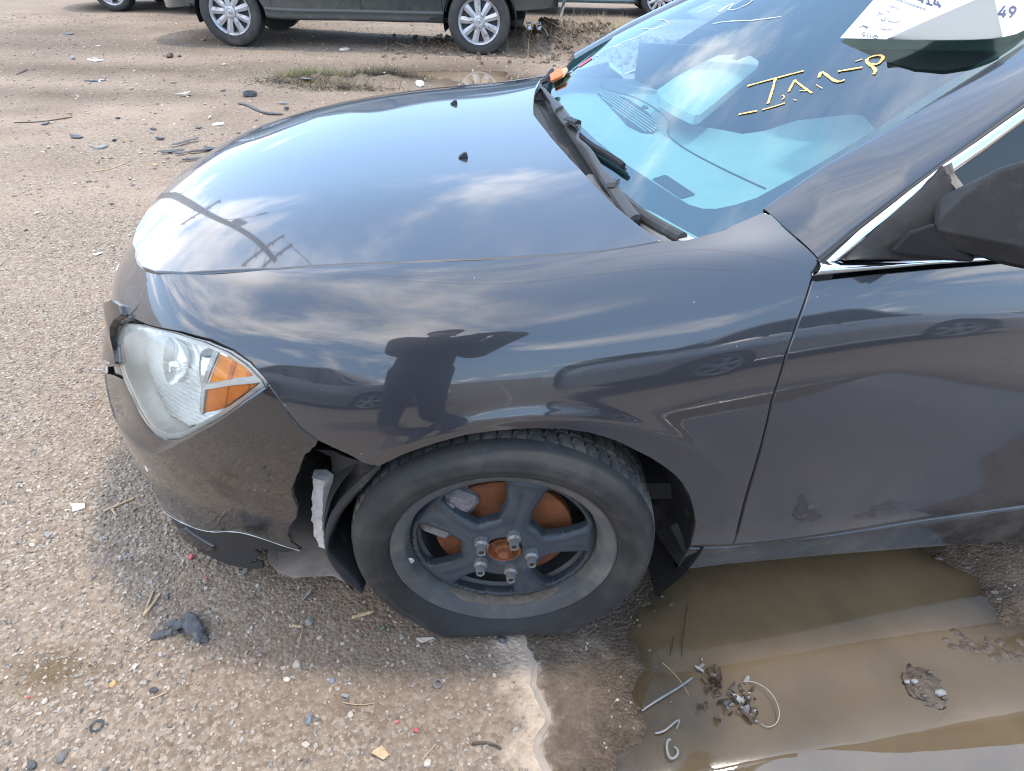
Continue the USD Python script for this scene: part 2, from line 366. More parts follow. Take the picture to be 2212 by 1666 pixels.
K['void'] = plain('dark_cavity', (.010, .010, .010), .9)
K['rubber'] = plain('tyre_rubber', (.0080, .0080, .0080), .62, bump=.3, bscale=260, dirt=((.050, .044, .037), 10, .42, .82, .92))
K['tread'] = plain('muddy_tread', (.036, .035, .033), .75, bump=.4, bscale=200, dirt=((.115, .105, .085), 9, .42, .66, .95))
K['seal'] = plain('black_rubber_seal', (.012, .012, .012), .5)
K['cowl'] = plain('faded_cowl_plastic', (.026, .025, .0245), .6, bump=.3, bscale=500, dirt=((.075, .068, .060), 26, .48, .80, .85))
K['steel'] = plain('painted_steel_wheel', (.023, .0285, .034), .42, bump=.1, bscale=300, dirt=((.075, .068, .058), 17, .52, .84, .85), coat=.15, coat_rough=.25)
K['rimsteel'] = plain('dirty_rim', (.056, .056, .056), .5, bump=.15, bscale=260, dirt=((.13, .115, .095), 12, .42, .74, .9))
K['nut'] = plain('dull_lug_nut', (.20, .195, .185), .42, .5, dirt=((.14, .12, .10), 90, .5, .7, .8))
K['rust'] = plain('rust', (.19, .062, .020), .8, scale=60, var=.35, bump=.35, bscale=350)
K['rotor'] = plain('rusty_brake_disc', (.15, .048, .016), .68, scale=22, var=.4, bump=.15, bscale=260)
K['caliper'] = plain('grimy_caliper', (.17, .15, .145), .75, var=.3, scale=50, bump=.3, bscale=200, dirt=((.05, .035, .025), 40, .5, .7, .9))
K['chrome'] = plain('chrome_trim', (.78, .79, .80), .07, 1.0, var=.03, bump=.03, bscale=60)
K['reflector'] = plain('lamp_reflector', (.90, .92, .92), .16, .55, var=.02)
K['lamp_plastic'] = plain('lamp_bezel', (.68, .69, .68), .30, .3, var=.05)
K['amber'] = plain('amber_reflector', (.95, .30, .012), .35, bump=.6, bscale=700, spec=.2, specular_tint=(1, .6, .2))
K['amber_dark'] = plain('amber_shell', (.62, .17, .010), .3, spec=.25)
K['foam'] = plain('grey_foam', (.40, .375, .355), .95, bump=.8, bscale=240, var=.2, scale=60)
K['splash'] = plain('grey_splash_shield', (.17, .148, .128), .9, bump=.6, bscale=160, var=.22, scale=25)
K['primer'] = plain('scratched_edge', (.55, .54, .52), .6, var=.2, scale=120)
K['dash'] = plain('grey_dashboard', (.36, .36, .35), .75, bump=.2, bscale=700, var=.04)
K['dash_dark'] = plain('dark_interior', (.010, .010, .011), .9)
K['seat'] = plain('seat_cloth', (.008, .008, .009), .95, bump=.3, bscale=500)
K['paper'] = M('white_paper', {'d': ('diffuse_bsdf', {'color': (.80, .80, .79)}), 't': ('translucent_bsdf', {'color': (.80, .82, .74)}), 'm': ('mix_closure', {'fac': .5})}, [('d.BSDF', 'm.closure1'), ('t.BSDF', 'm.closure2')], surface='m.closure')
K['ink'] = plain('printed_ink', (.035, .035, .09), .6)
K['orange'] = plain('orange_card', (.85, .15, .03), .6, var=.05)
K['marker'] = plain('yellow_paint_marker', (.78, .46, .16), .6, var=.12, scale=180)
K['marker_white'] = plain('faded_white_marker', (.75, .74, .70), .7)
K['alloy'] = plain('silver_wheel', (.36, .36, .37), .34, .7, var=.10, dirt=((.16, .145, .125), 14, .45, .75, .8))
K['alloy_dark'] = plain('wheel_recess', (.035, .035, .037), .6, .2)
K['paint_suv'] = paint('green_black_paint', (.016, .022, .022), .5, .4)
K['cladding'] = plain('suv_lower_panel', (.034, .037, .037), .45, coat=.2, dirt=((.10, .09, .08), 5, .52, .8, .8))
K['paint_teal'] = paint('teal_paint', (.045, .085, .090), .35, .5)
K['paint_dark'] = paint('dark_blue_grey_paint', (.022, .025, .032), .4, .5)
K['paint_silver'] = paint('silver_paint', (.46, .47, .48), .2, .8)
K['paint_white'] = paint('white_paint', (.72, .72, .71), .2, 0.0)
K['paint_mid'] = paint('mid_grey_paint', (.11, .115, .12), .2, .6)
K['paint_red'] = paint('red_paint', (.32, .02, .02), .2, .3)
K['wood_pole'] = plain('weathered_pole_wood', (.16, .125, .095), .85, scale=6, var=.3, bump=.3, bscale=40)
K['wire'] = plain('black_cable', (.015, .015, .015), .6)
K['stone_a'] = plain('pale_stone', (.37, .32, .265), .8, scale=90, var=.2, obj=True)
K['stone_b'] = plain('brown_stone', (.29, .235, .185), .85, scale=90, var=.25, obj=True)
K['stone_c'] = plain('grey_stone', (.27, .25, .225), .8, scale=90, var=.25, obj=True)
K['stone_d'] = plain('dark_stone', (.115, .11, .105), .75, scale=90, var=.25, obj=True)
K['wetstone'] = plain('wet_stone', (.075, .06, .048), .22, scale=60, var=.35, obj=True)
K['concrete'] = plain('broken_concrete', (.31, .255, .205), .9, scale=35, var=.14, bump=.5, bscale=260, dirt=((.24, .19, .15), 9, .52, .75, .95))
K['caked'] = plain('caked_rim_dirt', (.125, .102, .078), .95, var=.3, scale=60, bump=.6, bscale=300)
K['chipwood'] = plain('splintered_wood', (.42, .30, .18), .85, scale=80, var=.3, bump=.3, bscale=300)
K['darkscrap'] = plain('dark_plastic_scrap', (.045, .050, .056), .5, var=.3, bump=.2, bscale=300, dirt=((.20, .17, .14), 60, .5, .75, .9))
K['greyscrap'] = plain('grey_scrap', (.20, .20, .195), .6, var=.2, bump=.2, bscale=260)
K['whitescrap'] = plain('white_scrap', (.72, .73, .74), .4, var=.06)
K['redscrap'] = plain('red_scrap', (.45, .05, .06), .35, var=.2)
K['yellowscrap'] = plain('yellow_scrap', (.42, .27, .12), .6, var=.2)
K['bluescrap'] = plain('blue_grey_chip', (.13, .145, .17), .45, var=.2)
K['greenscrap'] = plain('green_shard', (.03, .10, .06), .3, var=.2)
K['leafmud'] = plain('wet_leaves', (.060, .044, .032), .42, spec=.3, var=.45, scale=70, bump=.5, bscale=160)
K['grass'] = M('grass_blades', {'oi': ('object_info', {}), 'r': ('rgb_ramp', {'ramp': [(0, (.10, .13, .03)), (.5, (.16, .17, .05)), (1, (.30, .24, .10))]}),
                                'p': ('principled_bsdf', {'roughness': .6}), 't': ('translucent_bsdf', {}), 'm': ('mix_closure', {'fac': .3})},
               [('oi.random', 'r.fac'), ('r.color', 'p.base_color'), ('r.color', 't.color'), ('p.BSDF', 'm.closure1'), ('t.BSDF', 'm.closure2')], surface='m.closure')
K['drygrass'] = M('dry_grass_blades', {'oi': ('object_info', {}), 'r': ('rgb_ramp', {'ramp': [(0, (.30, .22, .11)), (1, (.48, .36, .19))]}),
                                       'p': ('principled_bsdf', {'roughness': .7}), 't': ('translucent_bsdf', {}), 'm': ('mix_closure', {'fac': .25})},
                  [('oi.random', 'r.fac'), ('r.color', 'p.base_color'), ('r.color', 't.color'), ('p.BSDF', 'm.closure1'), ('t.BSDF', 'm.closure2')], surface='m.closure')
K['skin'] = plain('skin', (.42, .25, .18), .5, var=.06)
K['jacket'] = plain('dark_jacket', (.018, .018, .022), .85, bump=.2, bscale=300)
K['jeans'] = plain('blue_jeans', (.035, .045, .075), .9, bump=.2, bscale=400)
K['cap'] = plain('dark_cap', (.02, .02, .022), .85)
K['boot'] = plain('brown_boot', (.06, .04, .03), .7)
# clear headlamp cover, a little hazed
K['lens'] = M('hazed_lamp_cover', {'g': ('geometry', {}), 'n': ('noise_texture', {'scale': 7.0, 'detail': 4.0}), 'f': ('fresnel', {'IOR': 1.5}), 'sx': ('separate_xyz', {}),
    'hz': ('map_range', {'range_type': 'smoothstep', 'from_min': .60, 'from_max': .72, 'to_min': .10, 'to_max': 1.0, 'clamp': True}), 'hx': ('map_range', {'range_type': 'smoothstep', 'from_min': -.50, 'from_max': -.68, 'to_min': .0, 'to_max': .8, 'clamp': True}), 'hm': ('math', {'math_type': 'multiply'}), 'hm2': ('math', {'math_type': 'multiply_add', 'value3': .012}), 'tl': ('translucent_bsdf', {'color': (.70, .70, .64)}), 'md': ('mix_closure', {'fac': .5}),
    't': ('transparent_bsdf', {'color': (.95, .97, .95)}), 'd': ('diffuse_bsdf', {'color': (.66, .66, .60)}), 'gl': ('glossy_bsdf', {'color': (1, 1, 1), 'roughness': .02}),
    'm1': ('mix_closure', {}), 'm2': ('mix_closure', {})},
    [('g.position', 'n.vector'), ('g.position', 'sx.vector'), ('sx.z', 'hz.value'), ('sx.x', 'hx.value'), ('hz.result', 'hm.value1'), ('n.fac', 'hm.value2'), ('hm.value', 'hm2.value1'), ('hx.result', 'hm2.value2'), ('hm2.value', 'm1.fac'), ('d.BSDF', 'md.closure1'), ('tl.BSDF', 'md.closure2'),
     ('t.BSDF', 'm1.closure1'), ('md.closure', 'm1.closure2'), ('f.fac', 'm2.fac'), ('m1.closure', 'm2.closure1'), ('gl.BSDF', 'm2.closure2')], surface='m2.closure')
K['dots'] = M('speckled_sticker', {'g': ('geometry', {}), 'v': ('voronoi_texture', {'scale': 420.0}), 'r': ('rgb_ramp', {'ramp': [(.25, (.75, .74, .70)), (.45, (.22, .21, .20))]}),
                                   'p': ('principled_bsdf', {'roughness': .5})}, [('g.position', 'v.vector'), ('v.distance', 'r.fac'), ('r.color', 'p.base_color')])
# ------------------------------------------------------------------ the damaged grey saloon: body surfaces
CAR = xf('damaged_car', 'dark grey saloon with flat front tyre, torn front bumper and chalked windscreen', 'car')
def st(*p): return [list(q) for q in p]
def sx(x, *yz): return [[x, y, z] for y, z in yz]
SIDE = np.array([
    st((-.94, .893, .12), (-.955, .893, .20), (-1.0, .893, .36), (-1.0, .893, .48), (-.975, .893, .58), (-.94, .893, .66), (-.90, .893, .72), (-.865, .893, .755), (-.835, .893, .785)),
    st((-.93, .68, .12), (-.945, .68, .20), (-.985, .68, .36), (-.985, .68, .48), (-.96, .682, .58), (-.925, .685, .66), (-.885, .69, .72), (-.85, .695, .755), (-.825, .70, .785)),
    st((-.885, .50, .12), (-.905, .49, .20), (-.94, .48, .36), (-.935, .48, .48), (-.91, .485, .58), (-.88, .49, .66), (-.845, .50, .72), (-.815, .51, .757), (-.79, .52, .787)),
    st((-.815, .36, .12), (-.83, .345, .20), (-.858, .335, .36), (-.85, .335, .50), (-.83, .338, .60), (-.80, .347, .68), (-.765, .365, .74), (-.745, .38, .775), (-.73, .395, .80)),
    st((-.715, .25, .12), (-.735, .23, .20), (-.755, .215, .37), (-.745, .215, .52), (-.725, .225, .62), (-.705, .245, .70), (-.685, .275, .76), (-.675, .30, .795), (-.67, .33, .815)),
    st((-.58, .17, .12), (-.60, .14, .22), (-.61, .115, .39), (-.61, .115, .54), (-.605, .125, .64), (-.595, .145, .72), (-.59, .18, .775), (-.585, .22, .805), (-.58, .26, .826)),
    sx(-.45, (.12, .14), (.085, .24), (.055, .41), (.046, .56), (.056, .655), (.082, .730), (.120, .79), (.168, .828), (.222, .847)),
    sx(-.25, (.10, .16), (.06, .27), (.022, .44), (.008, .59), (.018, .685), (.044, .763), (.082, .825), (.130, .859), (.188, .874)),
    sx(0.0, (.10, .18), (.05, .28), (.012, .45), (-.006, .60), (.004, .695), (.030, .775), (.069, .840), (.115, .877), (.165, .896)),
    sx(.25, (.10, .19), (.05, .265), (.018, .43), (.002, .60), (.012, .712), (.036, .795), (.073, .866), (.110, .905), (.155, .929)),
    sx(.50, (.10, .195), (.045, .245), (.025, .41), (.010, .59), (.014, .735), (.034, .83), (.070, .908), (.110, .945), (.172, .990)),
    sx(.85, (.11, .20), (.060, .24), (.040, .41), (.020, .585), (.024, .74), (.044, .84), (.084, .926), (.125, .975), (.185, 1.05)),
    sx(1.3, (.13, .21), (.080, .245), (.055, .415), (.032, .59), (.036, .75), (.056, .855), (.098, .942), (.14, 1.0), (.20, 1.09)),
    sx(1.9, (.14, .21), (.090, .245), (.065, .42), (.045, .60), (.050, .76), (.070, .87), (.112, .958), (.155, 1.02), (.215, 1.11)),
    sx(2.6, (.14, .21), (.095, .25), (.070, .43), (.050, .62), (.055, .78), (.080, .89), (.125, .975), (.17, 1.03), (.24, 1.10)),
    sx(3.3, (.18, .22), (.13, .27), (.095, .45), (.075, .64), (.080, .80), (.11, .91), (.165, .99), (.23, 1.02), (.33, 1.04)),
    sx(3.75, (.30, .25), (.25, .31), (.20, .48), (.18, .66), (.19, .81), (.23, .92), (.30, .99), (.40, 1.01), (.52, 1.02))])
for _k, _d in {0: (.045, .045, .030, .012), 1: (.045, .045, .030, .012), 2: (.050, .050, .030, .018), 3: (.058, .055, .030, .016), 4: (.050, .045, .022, .008), 5: (.022, .018, .008, .0)}.items():
    for _j in range(4): SIDE[_k, _j, 0] -= _d[_j]
SIDE[:, :, 1] += (.075*np.clip(SIDE[:, :, 0]-.45, 0, None))
for _k, (_y, _z) in {0: (.893, .06), 1: (.68, .06), 2: (.492, .06), 3: (.347, .06), 4: (.236, .06), 5: (.150, .06)}.items(): SIDE[_k, 0, 1:] = (_y, _z)
SIDE[6, 0, 1:] = (.105, .10)
# v rows run bottom -> top; the outside lies towards -y
S = Surf(SIDE[:, :, :], sign=1)
def smoothed(S0, n=150, m=44, sg=2.6):
    U, V = np.meshgrid(np.linspace(0, S0.u[-1], n), np.linspace(0, S0.v[-1], m), indexing='ij'); G = S0.ev(np.stack([U.ravel(), V.ravel()], 1)).reshape(n, m, 3)
    # even spacing in u is by arc, so the front is dense; a gentle blur takes out the ripples between stations
    k = np.exp(-(np.arange(-9, 10)/sg)**2/2); k /= k.sum(); P = np.pad(G, ((9, 9), (0, 0), (0, 0)), 'reflect', reflect_type='odd')
    G = sum(k[i]*P[i:i+n] for i in range(19))
    k = np.exp(-(np.arange(-3, 4)/1.0)**2/2); k /= k.sum(); P = np.pad(G, ((0, 0), (3, 3), (0, 0)), 'reflect', reflect_type='odd'); G = sum(k[i]*P[:, i:i+m] for i in range(7))
    R = Surf(G); R.u0 = np.linspace(0, S0.u[-1], n); R.v0 = np.linspace(0, S0.v[-1], m); return R
_S0 = S; S = smoothed(_S0)
# stations and rows of the smoothed surface, in its own u and v
UST = np.interp(_S0.u, S.u0, S.u); VST = np.interp(_S0.v, S.v0, S.v)
class _G: pass
_t = S.nrm(np.array([[UST[8], VST[3]]]))[0]
if _t[1] > 0: S.sign = -1
_zx = np.linspace(-1.1, .5, 321)
def _ze0(x):
    return PchipInterpolator([-1.0, -.92, -.85, -.78, -.70, -.58, -.40, -.19, .05, .17, .268, .36], [.55, .645, .70, .740, .771, .808, .847, .877, .899, .914, .931, .948])(x)
_zz = _ze0(np.clip(_zx, -1.0, .36)+0*_zx); _kk = np.exp(-(np.arange(-40, 41)/16.)**2); _kk /= _kk.sum()
_zs = np.convolve(np.pad(_zz, 40, 'reflect', reflect_type='odd'), _kk, 'valid')
def ze(x): return np.interp(x, _zx, _zs)
HX, HY = np.linspace(-.95, .36, 28), np.linspace(.10, 1.686, 25)
HP = np.zeros((len(HX), len(HY), 3))
for i, x in enumerate(HX):
    for j, y in enumerate(HY):
        w = (y-.893)/.74
        cr = np.interp(x, [-.95, -.75, -.4, 0, .36], [.035, .05, .056, .058, .060])
        ridge = .004*math.exp(-((abs(y-.893)-.46)/.15)**2)*np.interp(x, [-.8, -.3, .3], [.3, 1, 1])
        HP[i, j] = (x, y, float(ze(x+.10*(1-w*w)*np.interp(x, [-.95, -.6, -.2], [1, .6, 0])))+cr*(1-abs(w)**2.2)+ridge)
H = Surf(HP); 
if H.nrm(np.array([[.5, .5]]))[0][2] < 0: H.sign = -1

# fender
A_GAPTOP = px('F', [(1425, 524), (1300, 545), (1150, 556), (860, 570), (600, 583), (400, 592), (345, 592)])
HL_TOP = np.vstack([px('E4', [(625, 1168), (530, 1290), (495, 1430), (470, 1500), (412, 1570)]), px('E3', [(560, 212), (900, 282), (1180, 355), (1390, 455), (1560, 580), (1690, 745), (1712, 775)])])
GAP_BUMP = np.vstack([px('E3', [(1790, 870), (1904, 1020)]), px('C3', [(1060, 655), (1150, 765), (1240, 835)]), px('E5', [(860, 155), (1010, 225), (1120, 280), (1282, 325)])])
ARCH = px('C4', [(295, 352), (420, 290), (600, 225), (760, 180), (900, 160), (1040, 148), (1170, 145), (1310, 150), (1450, 170), (1590, 212), (1700, 265), (1790, 310), (1860, 355), (1920, 400),
                 (1970, 455), (2010, 530), (2032, 610), (2040, 680), (2020, 755), (1990, 820), (1965, 865)])
GAPV = np.vstack([px('C6', [(870, 224), (905, 200), (932, 120), (962, 0)]), px('C8', [(125, 1660), (225, 1330), (315, 1080), (425, 752), (484, 655)])])
PILLGAP = px('C8', [(482, 628), (425, 565), (255, 418), (98, 282)])
WSEDGE = np.vstack([px('E1', [(245, 1252), (60, 1335)]), px('F', [(1570, 497), (1485, 520)])])
fender_px = np.vstack([A_GAPTOP, HL_TOP, GAP_BUMP, ARCH, GAPV, PILLGAP, WSEDGE])
def dent(P, X):
    rr = np.hypot((X[:, 0]-.06)/1.16, X[:, 2]-.275)-.352
    return .0045*np.exp(-((rr-.042)/.018)**2)*np.clip((X[:, 2]-.45)/.1, 0, 1)+.0026*(meshkit.noise(X*[5, 5, 7], 3)-.5)+.003*np.exp(-(((X[:, 0]+.30)/.10)**2+((X[:, 2]-.66)/.07)**2))
FENDER_UV = S.inv(fender_px)
fen = patch(S, FENDER_UV, .011, disp=dent, flange=.016)
fend = part(CAR, 'front_fender', fen, K['paint'])
# arch lip: a rolled edge standing proud of the opening
aq = S.inv(ARCH); a3, an = S.ev(aq), S.nrm(aq)
a3 = spline(a3, 90); an = np.array([-np.array([0, 1, 0])]*90)
# inner return of the arch
inw = a3+[0, .055, .006]
part(fend, 'arch_lip', solid(loft([a3+[0, .004, .002], a3*.5+inw*.5+[0, 0, .004], inw], 90), .002, (0, 0, 1)), K['paint_bumper'])

# door, rocker
DOOR_V = GAPV[2:-1]+[9, 0]
door_px = np.vstack([px('C6', [(912, 212)]), DOOR_V, px('C8', [(440, 778)]), px('F', [(1764, 610), (2110, 576), (2212, 566), (2600, 530), (3200, 480)])])
dq = S.inv(door_px)
u_end = np.interp(1.52, SIDE[:, 2, 0], UST)
k = dq[:, 0] < u_end
dq = dq[k]
v_belt = np.interp(.925, SIDE[12, :, 2], VST); v_rock = np.interp(.268, SIDE[12, :, 2], VST)
botq = S.inv(px('F', [(2212, 1136), (2000, 1153), (1800, 1170)]))
door_uv = np.vstack([dq, [[u_end, dq[-1, 1]]], [[u_end, botq[0, 1]]], botq])
def soft(P, X): return .0010*(meshkit.noise(X*[3, 3, 5], 8)-.5)
dr = part(CAR, 'front_door', patch(S, door_uv, .014, disp=soft, flange=.02), K['paint'])
u2 = np.interp(2.40, SIDE[:, 2, 0], UST)
rear = part(CAR, 'rear_door', patch(S, np.array([[u_end+.006, botq[0, 1]], [u2, botq[0, 1]], [u2, dq[-1, 1]], [u_end+.006, dq[-1, 1]]]), .03, flange=.02), K['paint'])
# rear quarter with its arch
u3 = S.u[-1]
arch_c = (2.86, .30)
ring = []
for a in np.linspace(math.pi, 0, 25):
    xx, zz = arch_c[0]+.37*math.cos(a), arch_c[1]+.37*math.sin(a)
    ring.append((np.interp(xx, SIDE[:, 3, 0], UST), np.interp(zz, SIDE[14, :, 2], VST)))
quarter_uv = np.vstack([[[u2+.006, dq[-1, 1]+.03], [u2+.006, VST[1]]], [(q[0], max(q[1], VST[1])) for q in ring], [[u3, VST[1]], [u3, S.v[-1]], [u2+.3, S.v[-1]]]])
part(CAR, 'rear_quarter', patch(S, quarter_uv, .035, flange=.02), K['paint'])
# rocker: lit upper lip and the dull panel under it
rt = S.pix('F', [(1479, 1201), (1573, 1192), (1800, 1173), (2000, 1156), (2212, 1139)])
rt = np.vstack([rt, rt[-1]+(rt[-1]-rt[-2])*2.2])
rb = np.vstack([[at(*p, y=q[1]+.012) for p, q in zip([(1463, 1228), (1575, 1215), (1800, 1194), (2000, 1177), (2212, 1161)], rt)], [rt[-1]+[0, .012, -.06]]])
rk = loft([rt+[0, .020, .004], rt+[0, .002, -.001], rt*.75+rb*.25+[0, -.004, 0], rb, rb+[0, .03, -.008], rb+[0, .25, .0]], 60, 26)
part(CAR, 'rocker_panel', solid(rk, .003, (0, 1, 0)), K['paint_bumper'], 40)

# bumper cover
CREASE = np.vstack([px('E3', [(1690, 832), (1500, 960), (1200, 1175), (1000, 1285), (800, 1390), (640, 1455), (590, 1455), (520, 1420), (440, 1345), (340, 1235), (250, 1110), (190, 960), (160, 800), (152, 690)])])
HOLE = px('E5', [(752, 122), (735, 165), (690, 200), (650, 235), (620, 290), (590, 380), (560, 455), (540, 530), (545, 600), (580, 690), (572, 765), (520, 840), (508, 900), (530, 975), (612, 1032)])
SCR = px('C3', [(1000, 1355), (850, 1310), (700, 1305), (560, 1265), (450, 1200)])
def jag(P, a, sd):
    r_ = np.random.default_rng(sd); Q_ = resample(P, 8.0, False); k_ = r_.normal(size=Q_.shape)*a; k_[0] = k_[-1] = 0; return Q_+k_
HOLE = jag(HOLE, 1.0, 3)
gapb = np.vstack([px('E3', [(1712, 800), (1800, 915), (1904, 1060)]), px('C3', [(1040, 652), (1130, 765), (1215, 835)])])
bq = S.inv(np.vstack([CREASE[::-1], gapb, HOLE, SCR]))
uC = S.u[0]
v_c = bq[0, 1]; v_s = S.inv(SCR[-1:])[0, 1]
u_s = S.inv(SCR[-1:])[0, 0]
bump_uv = np.vstack([bq, [[u_s*.6, v_s-.01], [uC, v_s-.015]], [[uC, v_c-.005], [uC+.25, v_c-.004]]])
def bdent(P, X):
    return .0035*(meshkit.fbm(X*[7, 7, 9], 3, 5)-.5)-.010*np.exp(-(((X[:, 0]+.50)/.10)**2+((X[:, 2]-.42)/.035)**2))*meshkit.noise(X*[14, 14, 6], 4)
BUMP = patch(S, bump_uv, .010, disp=bdent, flange=.006)
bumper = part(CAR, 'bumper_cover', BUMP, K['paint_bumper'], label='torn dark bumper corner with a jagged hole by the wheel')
# pale scuffed line along the tear
sc = S.pix('C3', [(450, 1200), (560, 1265), (700, 1305), (850, 1310), (1000, 1355), (1145, 1400)], .001)
part(bumper, 'scuffed_edge', tube(spline(sc, 60), .0008*(.5+meshkit.noise(np.arange(60)[:, None]*[.35, 0, 0], 2)), 5), K['primer'])
# lower lip
LIP = np.vstack([SCR[::-1]+[0, 5], px('C3', [(1145, 1408), (1060, 1420), (960, 1400), (905, 1405), (940, 1432), (880, 1480), (945, 1472), (950, 1502), (860, 1498), (760, 1475), (640, 1420), (540, 1330), (480, 1240), (390, 1140), (330, 1060)])])
lq = S.inv(LIP)
v_l = np.interp(.135, SIDE[2, :, 2], VST)
lip_uv = np.vstack([lq, [[lq[-1, 0]*.8, v_l], [uC, v_l], [uC, v_s-.02], [u_s*.6, v_s-.015]]])
part(bumper, 'lower_lip', patch(S, lip_uv, .012, off=-.004, flange=.006, disp=bdent), K['black'])
fg = px('C3', [(520, 1300), (600, 1370), (700, 1400), (710, 1385), (640, 1345), (560, 1290)])
part(bumper, 'fog_lamp_recess', patch(S, S.inv(fg), .008, off=.004, flange=.01), K['black_gloss'])

# ledge between lamp and bumper crease
HL_BOT = px('E3', [(1640, 830), (1500, 940), (1300, 1080), (1100, 1190), (960, 1265), (850, 1305), (740, 1310), (640, 1265), (560, 1190), (470, 1050), (400, 900), (330, 740), (290, 600), (272, 420), (276, 330), (300, 235)])
def pixo(Sf, pts, off):
    q = Sf.inv(pts); X = Sf.ev(q); n = Sf.nrm(q); d = X-CAM; d /= np.linalg.norm(d, axis=1, keepdims=True)
    return X+d*(off/np.minimum((d*n).sum(1), -.15))[:, None]
_U, _V = np.meshgrid(np.linspace(0, UST[10], 60), np.linspace(0, S.v[-1], 30), indexing='ij'); _q = np.stack([_U.ravel(), _V.ravel()], 1)
SL = Surf((S.ev(_q)-S.nrm(_q)*.009).reshape(60, 30, 3), S.sign)
n1 = S.inv(CREASE); c3 = S.ev(n1)+S.nrm(n1)*(-.001)
h3 = pixo(SL, HL_BOT[:-4], -.004)
mid = lambda a: spline(resample(a, .004, False), 80)
cm, hm = mid(c3), mid(h3)
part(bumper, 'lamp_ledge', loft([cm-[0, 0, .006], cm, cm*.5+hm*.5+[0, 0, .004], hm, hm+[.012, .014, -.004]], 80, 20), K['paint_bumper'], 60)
_bk = np.vstack([px('E3', [(140, 690), (150, 800), (185, 960), (245, 1110), (335, 1235), (440, 1340), (560, 1195), (470, 1050), (400, 900), (330, 740), (290, 600), (215, 600), (145, 600)])])
part(bumper, 'upper_flange', patch(SL, SL.inv(_bk), .012, off=-.008, flange=.0), K['paint_bumper'])
# front fascia above: grille surround between bumper, lamp and bonnet
gr = np.vstack([S.inv(px('E3', [(150, 610), (215, 610), (290, 600)])), S.inv(px('E3', [(272, 420), (276, 330), (300, 220), (345, 180), (400, 165)])), S.inv(px('E4', [(405, 1560), (450, 1500), (485, 1430), (520, 1290), (620, 1175)]))])
gtop = S.inv(px('F', [(318, 588), (296, 570), (291, 545)]))
fas_uv = np.vstack([gr, gtop, [[gtop[-1, 0]*.75, S.v[-1]-.006], [uC, S.v[-1]-.006], [uC, gr[0, 1]+.004], [gr[0, 0]*.7, gr[0, 1]+.004]]])
def bulge(P, X): return .004*np.exp(-((X[:, 2]-.70)/.035)**2)*np.clip((.62-X[:, 1])/.2, 0, 1)*np.clip((-.70-X[:, 0])/.06, 0, 1)
fas = part(CAR, 'front_fascia', patch(S, fas_uv, .011, flange=.012, disp=bulge), K['paint'])
gs_ = S.inv(px('E3', [(84, 330), (74, 240), (95, 150), (135, 70), (200, 25), (300, 10), (372, 60), (395, 140), (330, 178), (290, 240), (270, 330), (274, 470), (288, 590), (215, 602), (150, 598), (112, 480)]))
part(fas, 'grille_surround', patch(S, gs_, .009, off=.006, flange=.02, disp=lambda P, X: .010*np.clip((X[:, 2]-.60)/.06, 0, 1)*np.clip((.80-X[:, 2])/.06, 0, 1)), K['black_gloss'])
gq = np.array([[uC, VST[4]], [uC+.22, VST[4]], [uC+.24, VST[5]], [uC, VST[5]+.02]])
grl = part(fas, 'grille', patch(S, gq, .02, off=.004, flange=.01), K['black_gloss'])
part(grl, 'chrome_bar', patch(S, np.array([[uC, VST[4]+.045], [uC+.235, VST[4]+.045], [uC+.235, VST[4]+.075], [uC, VST[4]+.075]]), .02, off=.012, flange=.01), K['chrome'])
tq = S.inv(px('E3', [(155, 600), (165, 572), (200, 566), (232, 588)]))
part(grl, 'chrome_tip', patch(S, tq, .006, off=.008, flange=.012), K['chrome'])
for m in (fen, BUMP): pass

# bonnet
near = px('F', [(1425, 519), (1300, 540), (1150, 551), (860, 565), (600, 578), (400, 587), (335, 584), (306, 574), (296, 560), (294, 542)])
hq = H.inv(near); hx = H.ev(hq)
print('hood near', np.round(hx, 3).tolist())
rear_px = px('F', [(1422, 516), (1380, 488), (1330, 447), (1280, 398), (1230, 343), (1190, 298), (1162, 262), (1136, 226)])
rq = H.inv(rear_px); rx = H.ev(rq)
print('hood rear', np.round(rx, 3).tolist())
def huv(x, y):
    a = np.stack([np.interp(x, HX, H.u), np.interp(y, HY, H.v)], -1); return a
xr = PchipInterpolator(np.r_[rx[:, 1], 1.0] if rx[-1, 1] < .95 else rx[:, 1], np.r_[rx[:, 0], rx[-1, 0]] if rx[-1, 1] < .95 else rx[:, 0], extrapolate=True)
ymid = .893
ys = rx[:, 1]; keep = ys < ymid
half_rear = [(x, y) for x, y in rx[keep][:, :2]] + [(float(xr(ymid)), ymid)]
half_near = [(x, y) for x, y in hx[:, :2]]
xf0 = half_near[-1][0]
half_front = [(xf0-.028, half_near[-1][1]+.05), (xf0-.055, .55), (xf0-.075, .70), (xf0-.083, ymid)]
half = half_front[::-1]+half_near[::-1]+half_rear
full = half+[(x, 2*ymid-y) for x, y in half[::-1][1:-1]]
HOOD_XY = np.array(full)
part(CAR, 'bonnet', patch(H, huv(HOOD_XY[:, 0], HOOD_XY[:, 1]), .016, flange=.018, disp=lambda P, X: .0008*(meshkit.noise(X*[3, 3, 3], 12)-.5)), K['paint'])
